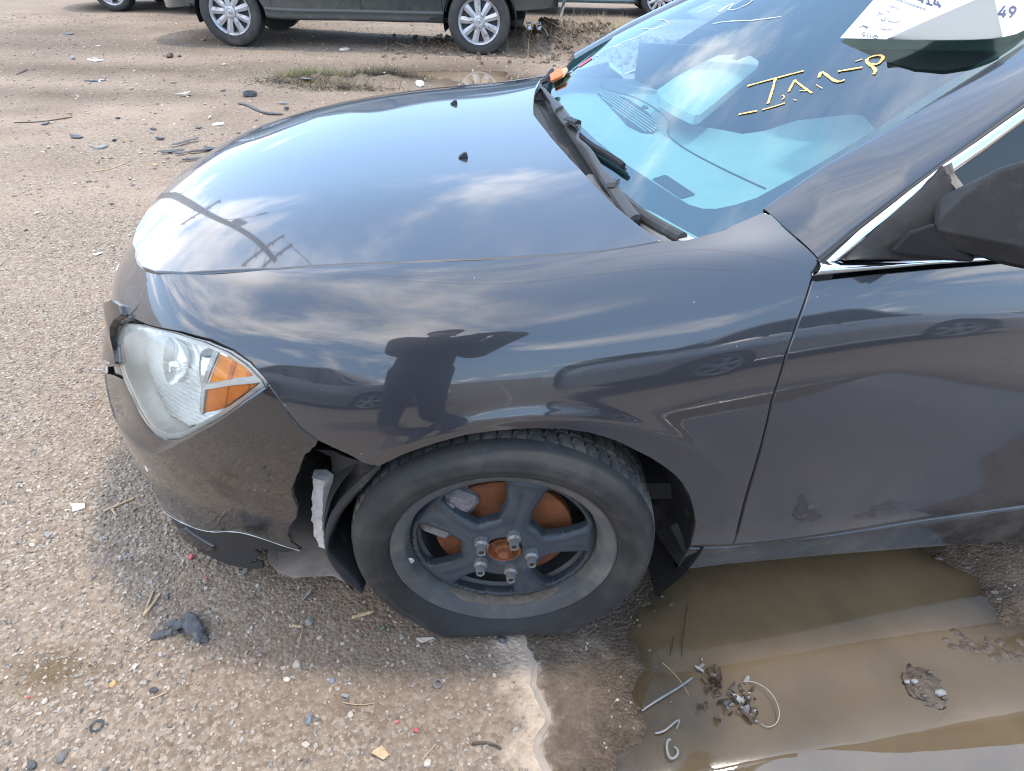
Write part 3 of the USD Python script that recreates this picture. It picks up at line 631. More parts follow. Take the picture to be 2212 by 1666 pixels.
# ------------------------------------------------------------------ windscreen and cabin
NE = np.array([at(1577, 516, y=.150), at(1659, 459, y=.182), at(1789, 367, y=.212), at(1919, 295, y=.240), at(2050, 217, y=.268), at(2212, 106, y=.296)])
NE = np.vstack([NE[0]-(NE[1]-NE[0])*1.5, NE[0], NE[1], NE[2], NE[3], NE[4], NE[5], NE[5]+(NE[5]-NE[3])*.8])
FE = np.array([at(1240, 125, y=1.625), at(1360, 55, y=1.57), at(1480, 0, y=1.52)])
FE = np.vstack([FE[0]-(FE[1]-FE[0])*.75, FE, FE[2]+(FE[2]-FE[1])*1.5])
def rs(c, n):
    d = np.r_[0, np.cumsum(np.linalg.norm(np.diff(c, axis=0), axis=1))]; d /= d[-1]
    # smooth (cubic fit) so that reflections stay clean
    return np.stack([np.polyval(np.polyfit(d, c[:, k], 2), np.linspace(0, 1, n)) for k in range(3)], -1)
ne, fe = rs(NE, 12), rs(FE, 12)
tt = np.linspace(0, 1, 11)
WN = np.array([-.50, 0, .866])
WP = ne[:, None]*(1-tt)[None, :, None]+fe[:, None]*tt[None, :, None]+WN*(.060*4*tt*(1-tt))[None, :, None]
WS = Surf(WP)
if WS.nrm(np.array([[.4, .5]]))[0][2] < 0: WS.sign = -1
ws_bot = px('D5', [(1640, 1580), (1480, 1490), (1300, 1375), (1150, 1250), (1000, 1150), (850, 1035), (720, 930), (620, 840), (540, 745), (470, 640), (430, 540), (415, 440), (430, 330), (480, 240), (560, 170), (640, 130), (712, 45)])
wq = WS.inv(np.vstack([ws_bot, px('F', [(1360, 58), (1480, 3)])]))
nq = WS.inv(px('F', [(2212, 108), (2050, 219), (1919, 297), (1789, 369), (1661, 460), (1577, 514)]))
top_u = WS.u[-1]
ws_uv = np.vstack([wq, [[top_u, wq[-1, 1]-.02], [top_u, nq[0, 1]+.01]], nq])
wind = part(CAR, 'windscreen', patch(WS, ws_uv, .02, flange=.0), K['glass'])
fr_in = np.vstack([px('E2', [(370, 392), (200, 490), (60, 590), (20, 660), (60, 760), (130, 850), (330, 1030), (530, 1190), (760, 1340), (900, 1430), (1000, 1490), (1100, 1520), (1200, 1522), (1350, 1490), (1500, 1440)]),
                   px('E1', [(270, 1110), (600, 930), (1000, 690), (1400, 425), (1999, 62)])])
fi = WS.inv(fr_in); far = WS.inv(px('E2', [(960, 0+40), (660, 220)]))
fi_uv = np.vstack([far, fi, [[top_u-.06, fi[-1, 1]], [top_u-.06, far[0, 1]]]])
fo = Polygon(ws_uv).buffer(0); fh = Polygon(fi_uv).buffer(0)
band = fo.difference(fh)
band = max(getattr(band, 'geoms', [band]), key=lambda g: g.area)
part(wind, 'black_border', patch(WS, np.array(band.exterior.coords)[:-1], .02, off=-.004, flange=.0, holes=[np.array(r.coords)[:-1] for r in band.interiors]), K['frit'])
# marker writing on the glass
def stroke(pts, frame, r=.004, m='marker', n=24, off=.0015):
    w = WS.pix(frame, pts, off); w = spline(w, n) if len(w) > 2 else resample(w, .01, False)
    k = len(w); rad = r*.62*(.5+.9*meshkit.noise(np.arange(k)[:, None]*[.8, .3, 0]+len(pts), 5))
    part(wind, 'marker_stroke', tube(w, rad, 6, flat=((-.5, 0, .866), .25)), K[m])
for s, r in (([(165, 408), (350, 357), (537, 308)], .005), ([(348, 365), (328, 440), (300, 525)], .0045), ([(108, 597), (165, 585), (228, 573)], .005), ([(262, 566), (300, 556), (412, 522)], .0035),
             ([(478, 370), (455, 410), (438, 445)], .0045), ([(478, 372), (520, 405), (590, 455)], .0035), ([(510, 440), (575, 440)], .003), ([(640, 352), (655, 318), (700, 345), (805, 368)], .0048),
             ([(765, 312), (845, 298), (925, 285)], .005), ([(878, 246), (925, 230)], .003), ([(998, 330), (985, 275), (965, 225), (1000, 210), (1055, 208), (1060, 230), (1020, 265), (985, 262)], .0052),
             ([(395, 470), (405, 490), (390, 500)], .0022), ([(470, 500), (490, 503)], .0018), ([(620, 400), (660, 425)], .0014)):
    stroke(s, 'E1', r)
for s in ([(335, 415), (360, 385), (480, 340), (450, 355), (470, 340), (640, 270), (720, 225), (850, 185), (845, 160), (780, 155)], [(655, 215), (780, 210)], [(1235, 90), (1290, 45), (1330, 30), (1300, 70), (1380, 60), (1470, 5)],
          [(1180, 180), (1300, 160), (1370, 158), (1470, 153), (1580, 140), (1680, 127)], [(1070, 95), (1120, 70), (1200, 40)], [(60, 560), (110, 540), (150, 530), (130, 555)]):
    stroke(s, 'E2', .0016, 'marker_white', 40)
stroke([(1235, 92), (1290, 50), (1330, 32)], 'E2', .0022); stroke([(1390, 55), (1430, 38), (1470, 8)], 'E2', .0024)
# dashboard: a top pad that rises to the instrument hood
DZ = .925
def dpt(frame, pts, z): return np.array([at(*p, z=z) for p in px(frame, pts)])
front = [(x+.055, y) for x, y in half_rear[::-1]]+[(.40, .17)]
far_front = [(half_rear[-1][0]+.06, .893), (half_rear[-4][0]+.05, 1.25), (.30, 1.60)]
redge = dpt('E2', [(365, 560), (575, 566), (770, 665), (860, 770), (1060, 925), (1250, 955), (1400, 985)], DZ)[:, :2]
def dz(p):
    p = np.asarray(p, float); hump = .045/(1+np.exp(-(p[:, 0]-.66)/.05))*np.clip((.85-p[:, 1])/.25, 0, 1)
    return DZ+hump-.02*np.clip((.30-p[:, 0])/.15, 0, 1)
def onpad(frame, pts):
    out = []
    for q in px(frame, pts):
        z = DZ
        for _ in range(12): z = .5*z+.5*float(dz(at(*q, z=z)[None])[0])
        out.append(at(*q, z=z))
    return np.array(out)
rhump = onpad('E2', [(1560, 962), (1800, 885), (2212, 838)])[:, :2]
rh2 = onpad('E1', [(850, 592), (935, 605), (1010, 690)])[:, :2]
dash_poly = Polygon([(.50, .17)]+front[::-1][0:1]+[tuple(p) for p in half_rear_off] if False else np.vstack([[(.62, .18), (.42, .17)], [(x+.05, y) for x, y in half_rear], far_front[1:], [(.75, 1.60)], redge, rhump, rh2])).buffer(0)
if dash_poly.geom_type != 'Polygon': dash_poly = max(dash_poly.geoms, key=lambda g: g.area)
P, T, R_ = fill(dash_poly, .02)
dv = np.column_stack([P, dz(P)])
dsh = part(CAR, 'dashboard', solid((dv, T), .10, (0, 0, -1)), K['dash'], 40)
def ondash(frame, pts, z, n=40): 
    w = np.array([at(*p, z=z) for p in px(frame, pts)]); w = spline(w, n); w[:, 2] = dz(w)+.0012; return w
part(dsh, 'dash_seam', tube(ondash('E2', [(370, 615), (430, 670), (560, 705), (660, 745), (790, 830), (855, 900), (850, 985), (920, 1060), (1060, 1150), (1300, 1280), (1560, 1412)], DZ, 90), .0022, 6), K['dash_dark'])
vq = np.array([at(*p, z=DZ) for p in px('E2', [(333, 692), (420, 690), (560, 740), (700, 840), (760, 910), (768, 955), (735, 985), (660, 978), (560, 930), (440, 800), (370, 730)])])[:, :2]
vp = Polygon(spline(np.vstack([vq, vq[:1]]), 60)[:, :2] if False else vq).buffer(.006).buffer(-.004)
P2, T2, _ = fill(vp, .012)
vent = part(dsh, 'demister_vent', solid((np.column_stack([P2, dz(P2)+.004]), T2), .003, (0, 0, -1)), K['dash_dark'])
a0, a1 = at(*px('E2', [(345, 695)])[0], z=DZ), at(*px('E2', [(745, 975)])[0], z=DZ)
ax = (a1-a0)/np.linalg.norm(a1-a0); bx_ = np.array([-ax[1], ax[0], 0])
for k in range(-2, 4):
    L = LineString([(a0+bx_*k*.013-ax*.1)[:2], (a1+bx_*k*.013+ax*.1)[:2]]).intersection(vp)
    if L.is_empty or L.geom_type != 'LineString': continue
    c = np.array(L.coords); c = np.column_stack([c, [DZ+.0065]*2]); c[:, 2] = dz(c)+.0065
    part(vent, 'slat', tube(resample(c, .03, False), .0022, 5), K['dash'])
sp = np.array([at(*p, z=DZ) for p in px('E2', [(752, 1325), (830, 1300), (1030, 1435), (950, 1458)])])[:, :2]
P3, T3, _ = fill(Polygon(sp).buffer(.004), .015)
part(dsh, 'speaker_slot', solid((np.column_stack([P3, dz(P3)+.003]), T3), .002, (0, 0, -1)), K['dash_dark'])
ss = at(*px('E2', [(680, 798)])[0], z=DZ); sph = trimesh.creation.icosphere(2, .011); sph.apply_scale([1, 1, .6]); sph.apply_translation([ss[0], ss[1], DZ+.003])
part(dsh, 'light_sensor', sph, K['black_gloss'])
binp = np.array([at(*p, z=DZ+.07) for p in px('E2', [(770, 662), (900, 580), (1080, 495), (1290, 415), (1372, 430), (1300, 470), (1345, 488), (1440, 458), (1505, 500), (1500, 545), (1300, 690), (1090, 845), (1040, 850), (900, 780), (800, 720)])])[:, :2]
P4, T4, _ = fill(Polygon(binp).buffer(-.004).buffer(.004), .02)
part(dsh, 'centre_hood', solid((np.column_stack([P4, np.full(len(P4), DZ+.07)+.05*(P4[:, 0]-.5)]), T4), .022, (0, 0, -1)), K['dash'], 40)
stw = revolve([(.19+.014*math.cos(a), .014*math.sin(a)) for a in np.linspace(0, 2*math.pi, 13)], 48, 'z')
tw = trimesh.Trimesh(stw[0], np.vstack([stw[1][:, :3], stw[1][:, [0, 2, 3]]]), process=False)
tw.apply_transform(trimesh.transformations.rotation_matrix(math.radians(62), [0, 1, 0])); tw.apply_translation([1.02, .50, .86])
part(CAR, 'steering_wheel', tw, K['dash_dark'], True)
for y in (.50, 1.28):
    part(CAR, 'front_seat', cat(box((.50, .48, .16), (1.55, y, .52), bev=.05), box((.16, .48, .62), (1.86, y, .82), bev=.06), box((.09, .26, .18), (1.93, y, 1.22), bev=.04)), K['seat'], 25)
part(CAR, 'cabin_floor', box((3.1, 1.5, .05), (1.85, .893, .33)), K['dash_dark'])
part(CAR, 'door_lining', box((2.6, .03, .66), (1.85, 1.585, .71)), K['dash_dark']); part(CAR, 'door_lining', box((2.4, .03, .56), (1.95, .225, .66)), K['dash_dark'])
part(CAR, 'firewall', box((.05, 1.45, .58), (.42, .893, .60)), K['dash_dark'])
part(CAR, 'rear_bench', box((.35, 1.4, .75), (3.0, .893, .72), bev=.08), K['seat'])

# ------------------------------------------------------------------ pillars, roof, trims
c0 = WS.ev(WS.inv(px('F', [(1663, 459), (1789, 367), (1919, 295), (2050, 217), (2208, 108)]))); c0 = np.vstack([c0, c0[-1]+(c0[-1]-c0[-2])*2.2]); c0 += WN*.004
pl = px('E1', [(625, 1530), (880, 1340), (1235, 1065), (1590, 805), (1999, 508)])
c3 = np.array([at(*p, y=y) for p, y in zip(pl, (.098, .112, .130, .150, .172))]); c3 = np.vstack([c3, c3[-1]+(c3[-1]-c3[-2])*2.2])
pn = np.array([-.20, -.72, .66]); pn /= np.linalg.norm(pn)
bt_ = np.interp(np.arange(len(c0)), [0, 1, 6], [0, .7, 1])[:, None]
pm = [c0-pn*.012, c0, c0*.66+c3*.34+pn*.012*bt_, c0*.33+c3*.67+pn*.014*bt_, c3, c3-pn*.02]
_s = S.pix('C8', [(102, 272), (262, 404), (370, 495), (478, 606)])
for _i, _j in ((1, 0), (2, 1), (3, 2), (4, 3)): pm[_i][0] = _s[_j]
pm[0][0] = _s[0]-pn*.015; pm[5][0] = _s[3]-pn*.015
part(CAR, 'pillar_gap', solid(loft([S.pix('C8', [(96, 285), (250, 420), (420, 568), (480, 630)])-pn*.010, _s-pn*.012], 20), .004, -pn), K['seal'])
part(CAR, 'windscreen_pillar', solid(loft(pm, 50, 28), .003, (0.2, .7, -.6)), K['paint'], 40)
fp0 = WS.ev(WS.inv(px('F', [(1240, 125), (1360, 55), (1480, 0)]))); fp0 = np.vstack([fp0, fp0[-1]+(fp0[-1]-fp0[-2])*2.6]); fq = fp0+[0.02, .10, -.05]
part(CAR, 'windscreen_pillar', solid(loft([fp0-[0, 0, .012], fp0+[0, 0, .005], fp0*.5+fq*.5+[0, .01, .03], fq], 30, 14), .003, (0, -.7, -.6)), K['paint'], 40)
seal = c3+[.001, -.004, -.006]
part(CAR, 'door_seal', tube(spline(seal, 60), .0055, 8), K['seal'])
ct = px('E1', [(668, 1568), (890, 1375), (1245, 1100), (1470, 932), (1700, 775), (1999, 560)]); cb = px('E1', [(780, 1562), (1000, 1388), (1300, 1155), (1520, 990), (1740, 835), (1999, 645)])
ty = np.array([.092, .103, .120, .132, .144, .160])
T0 = np.array([at(*p, y=y) for p, y in zip(ct, ty)]); T1 = np.array([at(*p, y=y-.002) for p, y in zip(cb, ty)])
ext = lambda a: np.vstack([a, a[-1]+(a[-1]-a[-2])*2.0])
T0, T1 = ext(T0), ext(T1)
part(CAR, 'chrome_window_trim', solid(loft([T0+[0, .008, 0], T0, T0*.5+T1*.5+[0, -.006, .002], T1, T1+[0, .008, 0]], 60, 16), .002, (0, 1, 0)), K['chrome'], 40)
b0 = px('E1', [(652, 1588), (1100, 1560), (1400, 1543), (1700, 1562-30), (1999, 1515)]); b1 = px('E1', [(612, 1664), (1100, 1618), (1400, 1590), (1700, 1572), (1999, 1545)])
by = np.array([.078, .088, .098, .108, .116])
B0 = ext(np.array([at(*p, y=y) for p, y in zip(b0, by)])); B1 = ext(np.array([at(*p, y=y-.010) for p, y in zip(b1, by)]))
part(CAR, 'chrome_belt_trim', solid(loft([B0+[0, .012, 0], B0, B0*.5+B1*.5+[0, -.007, .003], B1, B1+[0, .012, 0]], 60, 16), .002, (0, 1, 0)), K['chrome'], 40)
# taped strip hanging from the trim
tp = np.array([at(*p, y=y) for p, y in zip(px('E1', [(1495, 925), (1515, 1000), (1570, 1075), (1632, 1130)]), (.118, .112, .09, .07))])
part(CAR, 'clear_tape', solid(loft([tp+[-.005, 0, -.003], tp+[0, -.002, .001], tp+[.005, 0, .003]], 20), .0008, (0, 1, 0)), K['splash'])
# side glass and roof
sg = np.vstack([T1, [[1.55, .360, 1.325], [1.9, .375, 1.318], [2.4, .365, 1.25]]]); sb = np.vstack([B0[[0, 1, 2, 3, 4, 5]], [[1.55, .12, .985], [1.9, .13, .99], [2.4, .14, 1.0]]])
part(CAR, 'side_window', loft([sg+[0, .006, 0], sb+[0, .010, 0]], 40, None), K['side_glass'], True)
part(CAR, 'side_window', mirror(loft([sg+[0, .006, 0], sb+[0, .010, 0]], 40, None)), K['side_glass'], True)
top_row = WS.ev(np.stack([np.full(25, top_u), np.linspace(nq[0, 1], wq[-1, 1], 25)], 1))
roof = [top_row]
for x, z in ((1.55, 1.435), (1.95, 1.45), (2.4, 1.43), (2.75, 1.36)):
    yy = np.linspace(-1, 1, 25); roof.append(np.stack([np.full(25, x), .893+.53*yy, z-.09*np.abs(yy)**3], 1))
part(CAR, 'roof', solid(loft(roof, 25, 24), .01, (0, 0, -1)), K['paint'], 40)
rw = [roof[-1], np.stack([np.full(25, 3.25), .893+.63*np.linspace(-1, 1, 25), 1.06-.03*np.abs(np.linspace(-1, 1, 25))**2], 1)]
part(CAR, 'rear_window', loft(rw, 25), K['side_glass'], True)
dk = np.linspace(-1, 1, 25); bt = [rw[1], np.stack([np.full(25, 3.55), .893+.60*dk, 1.05-.03*dk**2], 1), np.stack([np.full(25, 3.76), .893+.52*dk, 1.01-.03*dk**2], 1), np.stack([np.full(25, 3.82), .893+.55*dk, .62+0*dk], 1), np.stack([np.full(25, 3.78), .893+.58*dk, .28+0*dk], 1)]
part(CAR, 'boot_lid', solid(loft(bt, 25, 24), .01, (0, 0, -1)), K['paint'], 40)
rr = [c3, np.array([[1.35, .345, 1.345], [1.95, .372, 1.352], [2.4, .365, 1.325], [2.9, .33, 1.15], [3.25, .28, 1.03]])]
rail = spline(np.vstack([c3[-1:]+[.02, .03, .0], rr[1]]), 40)
part(CAR, 'roof_rail', tube(rail, .026, 10), K['paint']); part(CAR, 'roof_rail', mirror(tube(rail, .026, 10)), K['paint'])
# far side of the body, seen only from elsewhere
part(CAR, 'far_body_side', mirror(fen), K['paint']); 
uv_far = np.array([[u_end-1.0, VST[1]], [u2, VST[1]], [u2, dq[-1, 1]], [u_end-1.0, dq[-1, 1]]])
part(CAR, 'far_body_side', mirror(patch(S, uv_far, .04, flange=.02)), K['paint'])
part(CAR, 'far_body_side', mirror(patch(S, quarter_uv, .05, flange=.02)), K['paint'])
part(CAR, 'far_body_side', mirror(patch(S, np.vstack([[[uC, VST[0]], [FENDER_UV[:, 0].min(), VST[0]], [np.interp(-.36, SIDE[:, 3, 0], UST), VST[1]], [np.interp(-.36, SIDE[:, 3, 0], UST), VST[4]], [FENDER_UV[:, 0].min(), S.v[-1]-.02], [uC, S.v[-1]-.02]]]), .03, flange=.02)), K['paint_bumper'])
part(CAR, 'underbody', cat(box((3.0, 1.36, .03), (1.95, .893, .215)), box((.5, .95, .03), (-.58, .893, .23)), box((.7, .9, .5), (-.1, .893, .45))), K['void'])

# ------------------------------------------------------------------ cowl, wipers, nozzles
cw0 = np.array([[x-.02, y, float(H.ev(huv(np.array([x]), np.array([y])))[0, 2])-.022] for x, y in HOOD_XY[len(half_front)+len(half_near)-1:len(half_front)+len(half_near)+2*len(half_rear)-2]])
cw0 = cw0[np.argsort(cw0[:, 1])]; yy = np.linspace(.13, 1.66, 60)
cx0 = np.interp(yy, cw0[:, 1], cw0[:, 0]); cz0 = np.interp(yy, cw0[:, 1], cw0[:, 2])
wb = WS.ev(WS.inv(ws_bot)); o = np.argsort(wb[:, 1]); wb = wb[o]
wx, wz = np.interp(yy, wb[:, 1], wb[:, 0]), np.interp(yy, wb[:, 1], wb[:, 2])
k5 = np.ones(7)/7; wx = np.convolve(np.pad(wx, 3, 'edge'), k5, 'valid'); wz = np.convolve(np.pad(wz, 3, 'edge'), k5, 'valid')
cowl = [np.stack([cx0-.03, yy, cz0-.02], 1), np.stack([cx0+.01, yy, cz0-.006], 1), np.stack([cx0*.5+wx*.5, yy, np.minimum(cz0, wz)-.016], 1), np.stack([wx+.01, yy, wz-.012], 1)]
cwl = part(CAR, 'cowl_panel', solid(loft(cowl, 60, 16), .004, (0, 0, -1)), K['cowl'], 40)
for k in range(9):
    y = 1.18+k*.014; i = np.argmin(abs(yy-y)); p = np.array([cx0[i]*.6+wx[i]*.4, y, cz0[i]-.004])
    part(cwl, 'intake_slot', box((.05, .006, .006), p), K['void'])
tub = spline(WS.ev(WS.inv(px('D5', [(1640, 1583), (1480, 1495), (1300, 1383), (1150, 1262), (1000, 1165), (850, 1048), (720, 945), (620, 855), (530, 755), (460, 650), (420, 550)]))), 70)
part(cwl, 'rubber_seal', tube(tub+[-.010, 0, .004], .0125, 10), K['cowl'])
def wiper(blade, arm, head, pivot, joint, tipdrop=.012):
    b = pixo(WS, px('D5', blade), .016); b = spline(b, 40)
    taper = np.r_[.75, np.full(38, 1.0), .8]*.0075
    wp = part(CAR, 'wiper', tube(spline(pixo(WS, px('D5', arm), .034), 40), np.interp(np.linspace(0, 1, 40), [0, .25, .38, .40, .75, 1], [.0130, .0125, .0115, .0085, .0042, .0036]), 6, flat=((-.5, 0, .866), .42)), K['arm'], 35)
    bl = part(wp, 'blade', tube(b, taper, 6, flat=((-.5, 0, .866), .95)), K['black_matt'], 50)
    part(bl, 'rubber_edge', tube(b-WN*.010, .004, 4), K['seal'])
    h = pixo(WS, px('D5', head), .034); part(wp, 'clip', tube(h, .0105, 6, flat=((-.5, 0, .866), .8)), K['black'])
    pv = pixo(WS, px('D5', [pivot]), .014)[0]; cp = trimesh.creation.icosphere(2, .018); cp.apply_scale([1, 1, .9]); cp.apply_translation(pv); part(wp, 'pivot_cap', cp, K['black'], True)
    j = pixo(WS, px('D5', joint), .040); part(wp, 'joint', tube(j, .0135, 6, flat=((-.5, 0, .866), .5)), K['arm'])
wiper([(412, 490), (560, 590), (640, 650), (850, 790), (1000, 880), (1112, 958)], [(1195, 1395), (1120, 1300), (1040, 1180), (1000, 1115), (900, 970), (760, 785), (715, 715), (738, 685), (700, 625)], [(640, 580), (735, 610)], (1185, 1405), [(930, 1145), (1060, 1105)])
wiper([(497, 120), (478, 230), (455, 330), (432, 470)], [(430, 745), (395, 660), (365, 600), (335, 480), (325, 430), (375, 360), (405, 300), (450, 255)], [(440, 262), (490, 240)], (432, 742), [(330, 625), (405, 598)])
for fx, fy in ((1000, 336), (980, 221)):
    q = H.inv(px('F', [(fx, fy+4)])); p = H.ev(q)[0]
    part(CAR, 'washer_nozzle', trimesh.convex.convex_hull(np.array([[-.016, -.012, 0], [-.016, .012, 0], [.018, -.013, 0], [.018, .013, 0], [.014, -.009, .015], [.014, .009, .015], [.004, -.007, .016], [.004, .007, .016]])*.62+p+[0, 0, .001]), K['black'])

# ------------------------------------------------------------------ headlamp
hl_px = np.vstack([HL_BOT[::-1], px('E3', [(1672, 800), (1640, 750), (1500, 605), (1330, 487), (1100, 390), (800, 300), (480, 226), (330, 200)])])
hq2 = SL.inv(hl_px)
poly = Polygon(hq2).buffer(0)
hl = part(CAR, 'headlamp', patch(SL, np.array(poly.exterior.coords)[:-1], .011, off=-.002, flange=.006, disp=lambda P, X: .010*np.clip(np.array([poly.exterior.distance(Point(p)) for p in P])/.05, 0, 1)**.6), K['lens'])
ins = poly.buffer(-.012)
rim_ = poly.difference(poly.buffer(-.010)); 
part(hl, 'lamp_rim', patch(SL, np.array(rim_.exterior.coords)[:-1], .006, off=-.008, flange=.004, holes=[np.array(r.coords)[:-1] for r in rim_.interiors]), K['lamp_plastic'])
def ribs(P, X): return .0045*np.sin(X[:, 2]*2*np.pi/.0125)*np.clip((.66-X[:, 2])/.03, 0, 1)
part(hl, 'reflector', patch(SL, np.array(poly.buffer(-.003).exterior.coords)[:-1], .004, off=-.058, flange=0, disp=lambda P, X: ribs(P, X)-.02*np.exp(-((P[:, 0]-hq2[:, 0].mean()+.06)/.06)**2-((X[:, 2]-.66)/.04)**2)), K['reflector'])
wall_o = np.array(poly.exterior.coords)[:-1]; wall_o = resample(wall_o, .01)
L0 = SL.ev(wall_o)-SL.nrm(wall_o)*.014; L1 = SL.ev(wall_o)-SL.nrm(wall_o)*.060
part(hl, 'lamp_housing', loft([np.vstack([L0, L0[:1]]), np.vstack([L1, L1[:1]])], 160), K['lamp_plastic'], True)
def bit(name, frame, pts, off, mat, fl=.01, st=.006, **kw):
    pg = Polygon(SL.inv(px(frame, pts))).buffer(0)
    if pg.geom_type != 'Polygon': pg = max(pg.geoms, key=lambda g: g.area)
    return part(hl, name, patch(SL, np.array(pg.exterior.coords)[:-1], st, off=off, flange=fl, **kw), K[mat])
bit('amber_reflector', 'E3', [(1160, 490), (1310, 550), (1450, 645), (1545, 735), (1430, 755), (1235, 778), (1045, 815), (1075, 690)], -.026, 'amber')
bit('amber_reflector', 'E3', [(1035, 868), (1240, 845), (1510, 818), (1420, 890), (1200, 1055), (1130, 1090), (1012, 1110), (1018, 980)], -.026, 'amber_dark')
for a, b in (((1315, 548), (1245, 775)), ((1465, 655), (1432, 752)), ((1225, 848), (1190, 1060)), ((1430, 832), (1405, 900))):
    v_ = np.array(b)-a; nn = np.array([v_[1], -v_[0]])/np.hypot(*v_)*14
    bit('amber_rib', 'E3', [a-nn, b-nn, b+nn, a+nn], -.022, 'amber_dark', .006)
bit('chrome_divider', 'E3', [(1020, 830), (1300, 775), (1560, 738), (1600, 790), (1300, 822), (1010, 868)], -.018, 'lamp_plastic', .012)
bit('chrome_frame', 'E3', [(1125, 460), (1160, 480), (1075, 690), (1030, 830), (1010, 980), (1005, 1115), (985, 1115), (985, 980), (1005, 800), (1050, 650)], -.018, 'chrome', .014)
bit('chrome_frame', 'E3', [(1125, 455), (1330, 545), (1480, 650), (1600, 785), (1585, 800), (1465, 668), (1310, 565), (1120, 480)], -.017, 'chrome', .014)
# projector barrel: a chrome drum standing out of the reflector
bq_ = SL.inv(px('E3', [(910, 790)])); bc, bn = SL.ev(bq_)[0], SL.nrm(bq_)[0]
drum = revolve([(.001, .0), (.030, .0), (.040, .004), (.044, .012), (.046, .05)], 40, 'z')
ax_ = np.array([-.95, -.10, .05]); ax_ /= np.linalg.norm(ax_); ux = np.cross([0, 0, 1.], ax_); ux /= np.linalg.norm(ux); uy = np.cross(ax_, ux)
dvv = drum[0]; part(hl, 'projector_barrel', (bc-bn*.058+ax_*.012+dvv[:, :1]*ux*1.0+dvv[:, 1:2]*uy*1.35-dvv[:, 2:]*ax_, drum[1]), K['chrome'], 40)
bowl = revolve([(.002, .035), (.02, .033), (.034, .022), (.043, .006), (.047, -.002)], 40, 'z')
bq2 = SL.inv(px('E3', [(560, 600)])); b2, n2_ = SL.ev(bq2)[0], SL.nrm(bq2)[0]
part(hl, 'beam_bowl', (b2-n2_*.050+bowl[0][:, :1]*ux*1.15+bowl[0][:, 1:2]*uy-bowl[0][:, 2:]*ax_, bowl[1]), K['chrome'], 40)
part(CAR, 'lamp_gap_seal', loft([pixo(S, HL_TOP[5:], -.016), pixo(S, (HL_TOP[5:]+px('E3', [(480, 226), (800, 300), (1100, 390), (1330, 487), (1500, 605), (1640, 750), (1672, 800)]))/2, -.026), pixo(SL, px('E3', [(480, 226), (800, 300), (1100, 390), (1330, 487), (1500, 605), (1640, 750), (1672, 800)]), -.004)], 50), K['seal'])

# ------------------------------------------------------------------ wheel, brake, liner, foam
WC = np.array([.0017, .003, .297]); wy, wcb = -.055, -.0311
WNv = np.array([math.sin(wy), -math.cos(wy)*math.cos(wcb), math.sin(wcb)]); WNv /= np.linalg.norm(WNv)
W1 = np.array([math.cos(wy), math.sin(wy), 0]); W3 = np.cross(WNv, W1); W3 *= np.sign(W3[2])
def wl(v, sink=False):
    v = np.asarray(v, float); return WC+v[:, :1]*W1-v[:, 1:2]*WNv+v[:, 2:]*W3
# spoked face
face = Point(0, 0).buffer(.1985, 48)
for k in range(5):
    a = math.radians(112-72*k); hw = math.radians(23)
    pts = [(.186*math.cos(a+t), .186*math.sin(a+t)) for t in np.linspace(-hw, hw, 11)]+[(.128*math.cos(a+hw*.98), .128*math.sin(a+hw*.98))]+[(.092*math.cos(a+t), .092*math.sin(a+t)) for t in (hw*.65, 0, -hw*.65)]+[(.128*math.cos(a-hw*.98), .128*math.sin(a-hw*.98))]
    face = face.difference(Polygon(pts).buffer(-.010).buffer(.010))
face = face.difference(Point(0, 0).buffer(.033, 24))
P, T, RR = fill(face, .0075)
rad = np.hypot(P[:, 0], P[:, 1]); ang = np.arctan2(P[:, 1], P[:, 0])
edge = np.array([face.boundary.distance(Point(p)) for p in P])
dep = np.interp(rad, [.03, .05, .075, .11, .15, .185, .196], [.016, .012, .012, .020, .025, .031, .034])+.006*(1-np.clip(edge/.010, 0, 1))**2-.004*np.exp(-((edge-.020)/.010)**2)
fv = np.column_stack([P[:, 0], dep, P[:, 1]])
fs = solid((fv, T), .016, (0, 1, 0)); fs.vertices = wl(fs.vertices)
WH = part(CAR, 'front_wheel', fs, K['steel'], 45)
rimp = [(.180, .062), (.1955, .052), (.2000, .040), (.2045, .028), (.2085, .018), (.212, .012), (.224, .006), (.2335, .000), (.2375, .001), (.239, .006), (.235, .012), (.226, .016), (.20, .05), (.195, .17), (.23, .185)]
rv, rf = revolve(rimp, 120); part(WH, 'rim', (wl(rv), rf), K['rimsteel'], 40)
sa = np.radians(np.linspace(-128, -48, 40)); sd = np.sin(np.linspace(0, math.pi, 40))**.7
snd = [np.column_stack([r_*np.cos(sa), y_+0*sa, r_*np.sin(sa)]) for r_, y_ in ((.199, .040), (.2025, .030), (.2045, .023), (.2075, .017))]
snd = [wl(c) for c in snd]; snd[1] = snd[1]+np.outer(sd*.005, W3)+np.outer(sd*.002*np.sin(sa*37), W3); snd[2] = snd[2]+np.outer(sd*.004, W3)
_mm = sum(snd)/len(snd); _w = (np.clip(sd*1.6, 0, 1)*(.75+.5*meshkit.fbm(np.stack([sa*9, 0*sa, 0*sa], 1), 3, 5)))[:, None]
snd = [_mm+(c-_mm)*np.clip(_w, .02, 1.05) for c in snd]
part(WH, 'caked_dirt', loft(snd, 60, 10), K['caked'], True)
typ = [(.2305, .008), (.238, .004), (.244, -.006), (.2465, -.0065), (.248, -.009), (.256, -.015), (.268, -.0205), (.2705, -.0195), (.273, -.022), (.284, -.023), (.296, -.0185), (.2985, -.0155), (.301, -.014), (.3095, -.003), (.3155, .010), (.3185, .020)]
